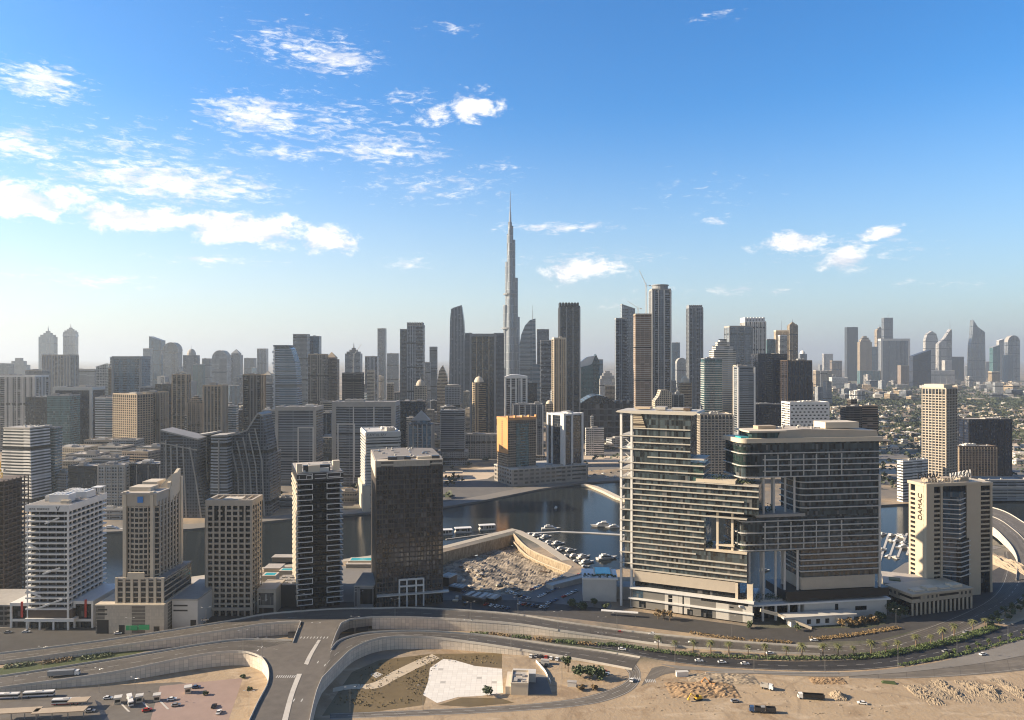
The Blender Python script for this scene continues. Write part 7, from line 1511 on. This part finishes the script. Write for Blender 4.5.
sheet('kerb_island', pxpoly([(95, 700), (101, 703), (110, 722), (103, 722)]), M['dark'], .02)
for i, (px, py, rz) in enumerate(((172, 700, 20), (176, 706, 20), (214, 707, 95), (219, 713, 95), (147, 711, 30), (108, 699, 8), (196, 688, 10), (90, 712, 15))): car(['white', 'silver', 'black', 'white', 'red', 'white', 'blue', 'silver'][i], px, py, rz, ['white car in the middle of the pink paved yard', 'silver car just in front of the white one on the pink paving', 'black car parked along the right of the bus yard', 'white car in front of the black one at the right of the bus yard', 'red car below the bus kiosks', 'white car left of the bus kiosks', 'blue car by the kiosk at the end of the bus yard', 'silver car beside the station canopy'][i])
# trucks
def truck(label, px, py, rz, L, bodym, z=.05, cab='white', dump=False):
    t = thing('truck', label, 'truck', G(px, py, z), R(rz)); b = MB(); b.extrude_xz([(L / 2 - 2.4, .6), (L / 2, .6), (L / 2, 2.0), (L / 2 - .4, 3.1), (L / 2 - 2.4, 3.2)], -1.2, 1.2); c = b.build('cab', M['car' + cab], t)
    b = MB(); b.box(L / 2 - .5, L / 2 - .02, -1.05, 1.05, 1.9, 2.9); b.build('windscreen', M['carglass'], c)
    b = MB()
    if dump:
        b.box(-L / 2, L / 2 - 2.8, -1.3, 1.3, 1.1, 1.5); b.box(-L / 2, L / 2 - 2.8, -1.3, -1.15, 1.5, 3); b.box(-L / 2, L / 2 - 2.8, 1.15, 1.3, 1.5, 3); b.box(L / 2 - 3, L / 2 - 2.8, -1.15, 1.15, 1.5, 3.4); b.box(-L / 2, -L / 2 + .2, -1.15, 1.15, 1.5, 2.8)
    else: b.box(-L / 2, L / 2 - 2.8, -1.28, 1.28, 1.0, 3.6)
    b.build('load_body', M[bodym], t)
    for x in (L / 2 - 1.2, -L / 2 + 1.2, -L / 2 + 2.5):
        for y in (-1.1, 1.1): b = MB(); b.tube((x, y - .15, .5), (x, y + .15, .5), .5, n=10); b.build('wheel', M['rubber'], t)
    return t
truck('long grey trailer truck driving up the lower ramp', 64, 676, 9, 17, 'grey', 4.2); truck('white cabbed dump truck with a black body on the sand', 811, 699, 172, 14, 'black', .05, 'white', True); truck('blue black lorry standing on the sandy works site', 757, 712, 170, 8, 'dark', .05, 'blue', True); truck('second dark lorry beside the blue one on the sandy works site', 768, 712.5, 172, 8, 'dark', .05, 'silver', True); truck('white tipper lorry on the sandy works near the heap', 767, 689, 330, 7, 'concrete', .05, 'white', True)
car('white', 862, 704, 165, 'white pickup beside the sand cone'); car('silver', 735, 702, 10, 'silver car parked on the sandy works')
# excavator, cabin and site clutter
def digger(label, px, py, rz, mat='yellow'):
    t = thing('excavator', label, 'excavator', G(px, py), R(rz))
    for y in (-1.1, 1.1): b = MB(); b.extrude_xz([(-1.9, .0), (1.9, .0), (2.2, .45), (1.9, .9), (-1.9, .9), (-2.2, .45)], y - .3, y + .3); b.build('track', M['rubber'], t)
    b = MB(); b.box(-1.9, 1.5, -1.2, 1.2, .95, 2.1); b.build('body', M[mat], t); b = MB(); b.box(.1, 1.5, .1, 1.15, 2.1, 3.1); b.build('cab', M['carglass'], t)
    b = MB(); b.bar((1.3, -.3, 1.6), (4.2, -.3, 4.2), .4, .5); b.bar((4.2, -.3, 4.2), (6.0, -.3, 1.6), .35, .4); b.extrude_xz([(5.6, .6), (6.5, .9), (6.3, 1.8), (5.7, 1.8)], -.8, .2); b.build('arm', M[mat], t)
digger('yellow excavator digging in the brown spoil heap', 698, 700, 200); digger('small yellow excavator on the rubble of the excavation floor', 500, 587, 30, 'tan'); digger('orange excavator on the pale heap by the pavement', 712, 686, 150, 'orange')
p = G(682, 676); t = thing('site_cabin', 'white site cabin on the sand heap beside the loop road', 'cabin', p, R(5)); b = MB(); b.box(-3.5, 3.5, -1.3, 1.3, 0, 2.7); b.build('wall', M['white'], t); b = MB(); b.box(-3.7, 3.7, -1.5, 1.5, 2.7, 2.9); b.build('roof', M['offwhite'], t)
b = MB(); r = random.Random(3)
for i in range(200):
    x, y = r.uniform(645, 900), r.uniform(680, 716); p = G(x, y); s = r.uniform(.1, .38); b.box(p.x - s, p.x + s * r.uniform(.5, 1.6), p.y - s, p.y + s, -.05, s * r.uniform(.5, 1.3))
tag(b.build('rubble', MS), kind='stuff')
t = thing('tarpaulin', 'green netted heap on the sand above the sand row', 'tarpaulin', G(889, 683), R(-15)); b = MB(); b.loft([[(-4, -1.6, 0), (4, -1.6, 0), (4, 1.6, 0), (-4, 1.6, 0)], [(-3, -.8, 1.1), (3, -.6, 1), (3, .8, 1.2), (-3, .6, 1)]]); b.build('cover', M['leaf'], t)
b = MB()
for i in range(44): p = G(707 + i * 3.0, 673.6 - .0 * i); b.box(p.x - .9, p.x + .9, p.y - .3, p.y + .3, 0, .9)
tag(b.build('barrier_row', M['paleconc']), 'row of pale road barriers along the pavement above the works', 'barrier')
# site huts near the dark office tower
for i, (px, py, w_, d_, h_, mat, lab) in enumerate(((462, 600, 20, 12, 3.5, 'darkconc', 'dark site hut with striped roof lights below the excavation'), (478, 600.5, 15, 10, 3.2, 'concrete', 'grey site hut right of the striped one'), (440, 585, 9, 12, 7, 'offwhite', 'white silo shed beside the dark office tower'), (449, 590, 12, 8, 3, 'grey', 'low grey shed between the silo shed and the huts'))):
    t = thing('site_hut', lab, 'hut', G(px, py), R(-28)); b = MB(); b.box(0, w_, 0, d_, 0, h_); b.build('wall', M['dark'], t); b = MB(); b.box(-.4, w_ + .4, -.4, d_ + .4, h_, h_ + .5); ro = b.build('roof', M[mat], t)
    for k in range(3): b = MB(); b.box(w_ * (.12 + .3 * k), w_ * (.12 + .3 * k) + w_ * .14, 1, d_ - 1, h_ + .5, h_ + 1.0); b.build('roof_light', M['offwhite'], ro)
t = thing('shed', 'long concrete decked ramp between the parked rows and the marina', 'ramp', G(553, 590), R(38)); b = MB(); b.box(0, 44, 0, 9, 0, 3.2); b.build('deck', M['paleconc'], t); b = MB(); b.box(0, 44, -.3, 0, 0, 4.2); b.box(0, 44, 9, 9.3, 0, 4.2); b.build('side_wall', M['concrete'], t)
# white roofed house inside the loop
A, rz, wd, d = frame(511, 528, 417, -3, 17); t = thing('house', 'white walled flat roofed house with rooftop ducts beside the white pad', 'house', A, rz); b = MB(); b.box(0, wd, 0, d, 0, 6.2); b.build('wall', M['cream'], t)
b = MB()
for a in ((-.2, wd + .2, -.2, .4), (-.2, wd + .2, d - .4, d + .2), (-.2, .4, .4, d - .4), (wd - .4, wd + .2, .4, d - .4)): b.box(*a, 6.2, 7.2)
b.build('parapet', M['cream'], t); b = MB(); b.box(.3, wd - .3, .3, d - .3, 6.2, 6.35); ro = b.build('roof', M['roof'], t)
for x, y, a, c in ((1.5, 2, 2, 5), (4, 5, 2.4, 1.4), (6, 9, 1.6, 3), (2, 11, 3, 2), (6.3, 2, 1.5, 1.5)): b = MB(); b.box(x, x + a, y, y + c, 6.35, 7.3); b.build('duct', M['concrete'], ro)
b = MB(); b.box(-3.2, 0, 1, d + 4, 0, 4.4); b.build('side_wing', M['cream'], t); b = MB(); b.box(0, wd + 4, d, d + 7, 0, 5); b.build('rear_wing', M['offwhite'], t)
sheet('yard', pxpoly([(529, 694), (552, 694), (546, 676), (529, 672)]), MC['lotasphalt'], .03)
for px, py, lab in ((516, 652.5, 'small flat hut behind the white house'), (545, 664, 'grey sheet hut in the white house yard'), (572, 686, 'white container by the sandy corner')): t = thing('hut', lab, 'hut', G(px, py), R(-10)); b = MB(); b.box(-2.5, 2.5, -1.3, 1.3, 0, 2.6); b.build('wall', M['offwhite'], t); b = MB(); b.box(-2.7, 2.7, -1.5, 1.5, 2.6, 2.8); b.build('roof', M['concrete'], t)
parapet(resample(edge([(536, 662), (545, 672), (551, 684)], 0), 12), 'low white yard wall curving behind the white house yard', 1.5, .3, M['white'], 'yard_wall')

# ================================================================ boats and piers
def boat_proto(L, W_, label, group=None):
    t = thing('motor_yacht', label, 'boat', (0, 0, 0), 0, group); b = MB(); H = []
    for z, f in ((0, .82), (.09 * L, 1.0)): H.append([(-L / 2, -W_ / 2 * f, z), (L * .2, -W_ / 2 * f, z), (L * .5 * (.9 if z == 0 else 1.05), 0, z + .02 * L), (L * .2, W_ / 2 * f, z), (-L / 2, W_ / 2 * f, z)])
    b.loft(H); b.build('hull', M['offwhite'], t); z = .095 * L
    b = MB(); b.extrude_xz([(-L * .36, z), (L * .22, z), (L * .1, z + .09 * L), (-L * .34, z + .1 * L)], -W_ * .36, W_ * .36); c = b.build('cabin', M['white'], t)
    b = MB(); b.extrude_xz([(-L * .33, z + .03 * L), (L * .17, z + .03 * L), (L * .12, z + .075 * L), (-L * .32, z + .075 * L)], -W_ * .37, W_ * .37); b.build('cabin_window', M['carglass'], c)
    b = MB(); b.extrude_xz([(-L * .25, z + .1 * L), (L * .0, z + .1 * L), (-L * .05, z + .15 * L), (-L * .25, z + .16 * L)], -W_ * .3, W_ * .3); b.build('flybridge', M['offwhite'], t); return t
BZ = WATERZ - .1
bp = [boat_proto(14, 4.2, 'white motor yacht moored in the row along the marina promenade', 'yachts moored along the marina promenade'), boat_proto(10, 3.2, 'small white motor boat moored in the row along the marina promenade', 'small boats moored along the marina promenade')]; bu = [0, 0]
def boat(j, px, py, rz, label=None, s=1.0, group=None):
    p = G(px, py, BZ); sc = (s, s, s)
    if bu[j]: o = dup(bp[j], p, R(rz), label, group, scale=sc)
    else: o = bp[j]; o.location = p; o.rotation_euler = (0, 0, R(rz)); o.scale = sc
    if label and not bu[j]: o['label'] = label
    bu[j] = 1; return o
for i in range(9): f = i / 8; boat(0, 537 + 50 * f + (i % 2) * 3, 536 + 27 * f - (i % 2) * 2.0, 28 + rnd.uniform(-6, 6), s=rnd.uniform(.75, 1.15))
for i in range(7): f = i / 6; boat(1, 531 + 54 * f, 534.5 + 33 * f, 32 + rnd.uniform(-8, 8), s=rnd.uniform(.8, 1.1))
boat(0, 551, 529.5, 4, 'larger yacht alone at the west end of the floating pier', 1.5, 'yacht at the west pier end'); boat(0, 601, 526.5, 184, 'large white yacht at the east end of the floating pier', 1.7, 'yacht at the east pier end'); boat(0, 612, 528, 186, 'white yacht right behind the large pier yacht', 1.2, 'yacht behind the pier yacht'); boat(0, 607, 559, 20, 'broad cream yacht in the basin beside the pool house', 1.5, 'yacht beside the pool house')
for px, py, lab in ((463, 532.5, 'white flat roofed houseboat, nearer the dark office tower'), (487, 529.5, 'white flat roofed houseboat, nearer the marina corner'), (444, 534.5, 'white flat roofed houseboat half hidden by the dark office tower')):
    t = thing('houseboat', lab, 'houseboat', G(px, py, BZ), R(12)); b = MB(); b.box(-9, 9, -4, 4, 0, 1.6); b.build('hull', M['offwhite'], t); b = MB(); b.box(-8, 8, -3.4, 3.4, 1.6, 5); b.build('cabin', facade('hbw', (.6, .57, .5), (.04, .04, .045), 6, 3, .3, .25), t); b = MB(); b.box(-9.2, 9.2, -4.2, 4.2, 5, 5.6); b.build('roof', M['white'], t)
def pier(label, pts, w_, mat, z=-1.2, name='pier'):
    P = edge(pts, z); b = MB()
    for a, c in zip(P, P[1:]): d = (c - a).normalized(); s = Vector((-d.y, d.x, 0)) * w_ / 2; b.prism([(a.x - s.x, a.y - s.y), (c.x - s.x, c.y - s.y), (c.x + s.x, c.y + s.y), (a.x + s.x, a.y + s.y)], WATERZ - .3, z)
    return tag(b.build(name, mat), label, 'pier')
pier('pale floating pier across the mouth of the marina basin', [(527, 533), (560, 531.5), (590, 532.5), (632, 535)], 3.5, M['offwhite']); pier('narrow jetty beside the houseboats', [(446, 539), (500, 532)], 2.0, M['concrete']); pier('curved boardwalk leaving the far bank by the long podium', [(583, 484), (594, 486), (606, 491), (618, 497), (640, 503)], 9, M['cream'], 1.0)
for i in range(16): boat(i % 2, 876 + (i * 13 % 44) + rnd.uniform(-2, 2), 534 + (i * 7 % 27), rnd.choice([30, 200, 110]) + rnd.uniform(-10, 10), ['white yacht moored in the crowded marina left of the lettered tower', 'small white boat moored in the crowded marina left of the lettered tower'][i % 2], rnd.uniform(.8, 1.2), ['yachts of the crowded marina', 'small boats of the crowded marina'][i % 2])
for i in range(14): boat(i % 2, 764 + (i * 11 % 40), 516 + (i * 17 % 66), rnd.choice([20, 160, 100]), ['white yacht in the canal seen through the hotel openings', 'small boat in the canal seen through the hotel openings'][i % 2], rnd.uniform(.9, 1.4), ['yachts seen through the hotel', 'small boats seen through the hotel'][i % 2])
boat(0, 113, 531, 5, 'reddish dhow boat by the far quay behind the white banded tower', 1.8, 'dhow by the far quay'); boat(0, 556, 508, 80, 'little white boat alone in the middle of the canal', .8, 'boat in mid canal')
for k in range(4): pier('finger jetty of the crowded marina, number one from the hotel' if k == 0 else ['', 'second finger jetty of the crowded marina', 'third finger jetty of the crowded marina', 'finger jetty nearest the lettered tower'][k], [(880 + k * 9, 560 - k * 2), (889 + k * 9, 533)], 2.0, M['paleconc'])
# ---- elevated highway at the right edge
ribbon('highway_road', edge([(925, 500, 8), (991, 507.5, 8), (1024, 523, 7), (1052, 545, 4), (1058, 575, .5)]), edge([(940, 514, 8), (985, 524, 8), (1006, 540, 7), (1017, 558, 4), (1016, 580, .5)]), OA, skirtF='rear wall of the curved highway at the right edge', skirtN='curved retaining wall of the highway above the sunlit sand slope', parF='far parapet of the curved highway at the right edge', parN='near parapet of the curved highway beside the lettered tower', marks=((.35, True), (.65, True)))
e = resample(catmull(edge([(932, 507, 8), (988, 515.5, 8), (1015, 531, 7), (1034, 552, 4)])), 30); parapet(e, 'pale median barrier along the curved highway', .9, .6, M['concrete'], 'median_barrier')
mound(997, 561, 24, 40, 5, MS, 'sunlit sand slope inside the highway curve beside the lettered tower', 24, .5)
for i in range(46): car(rnd.choice(['white', 'silver', 'black']), 560 + (i * 29 % 62), 470 + (i * 7 % 9), rnd.uniform(0, 360), 'tiny car on the lot beyond the long pale podium', 'tiny cars beyond the long podium', s=1.4) if i % 2 else None
hb = MB(); hb.box(-69000, 69000, -1450, 89000, -20, 880)
hm = bpy.data.materials.new('haze'); hm.use_nodes = True; q = NT(hm.node_tree); hm.node_tree.nodes.clear()
pv = q.n('ShaderNodeVolumePrincipled'); pv.inputs['Density'].default_value = HAZE_DENSITY; pv.inputs['Color'].default_value = (*HAZE_COLOR, 1); pv.inputs['Anisotropy'].default_value = .35
oo = q.n('ShaderNodeOutputMaterial'); q.l(pv.outputs[0], oo.inputs['Volume'])
tag(hb.build('haze', hm), kind='stuff')
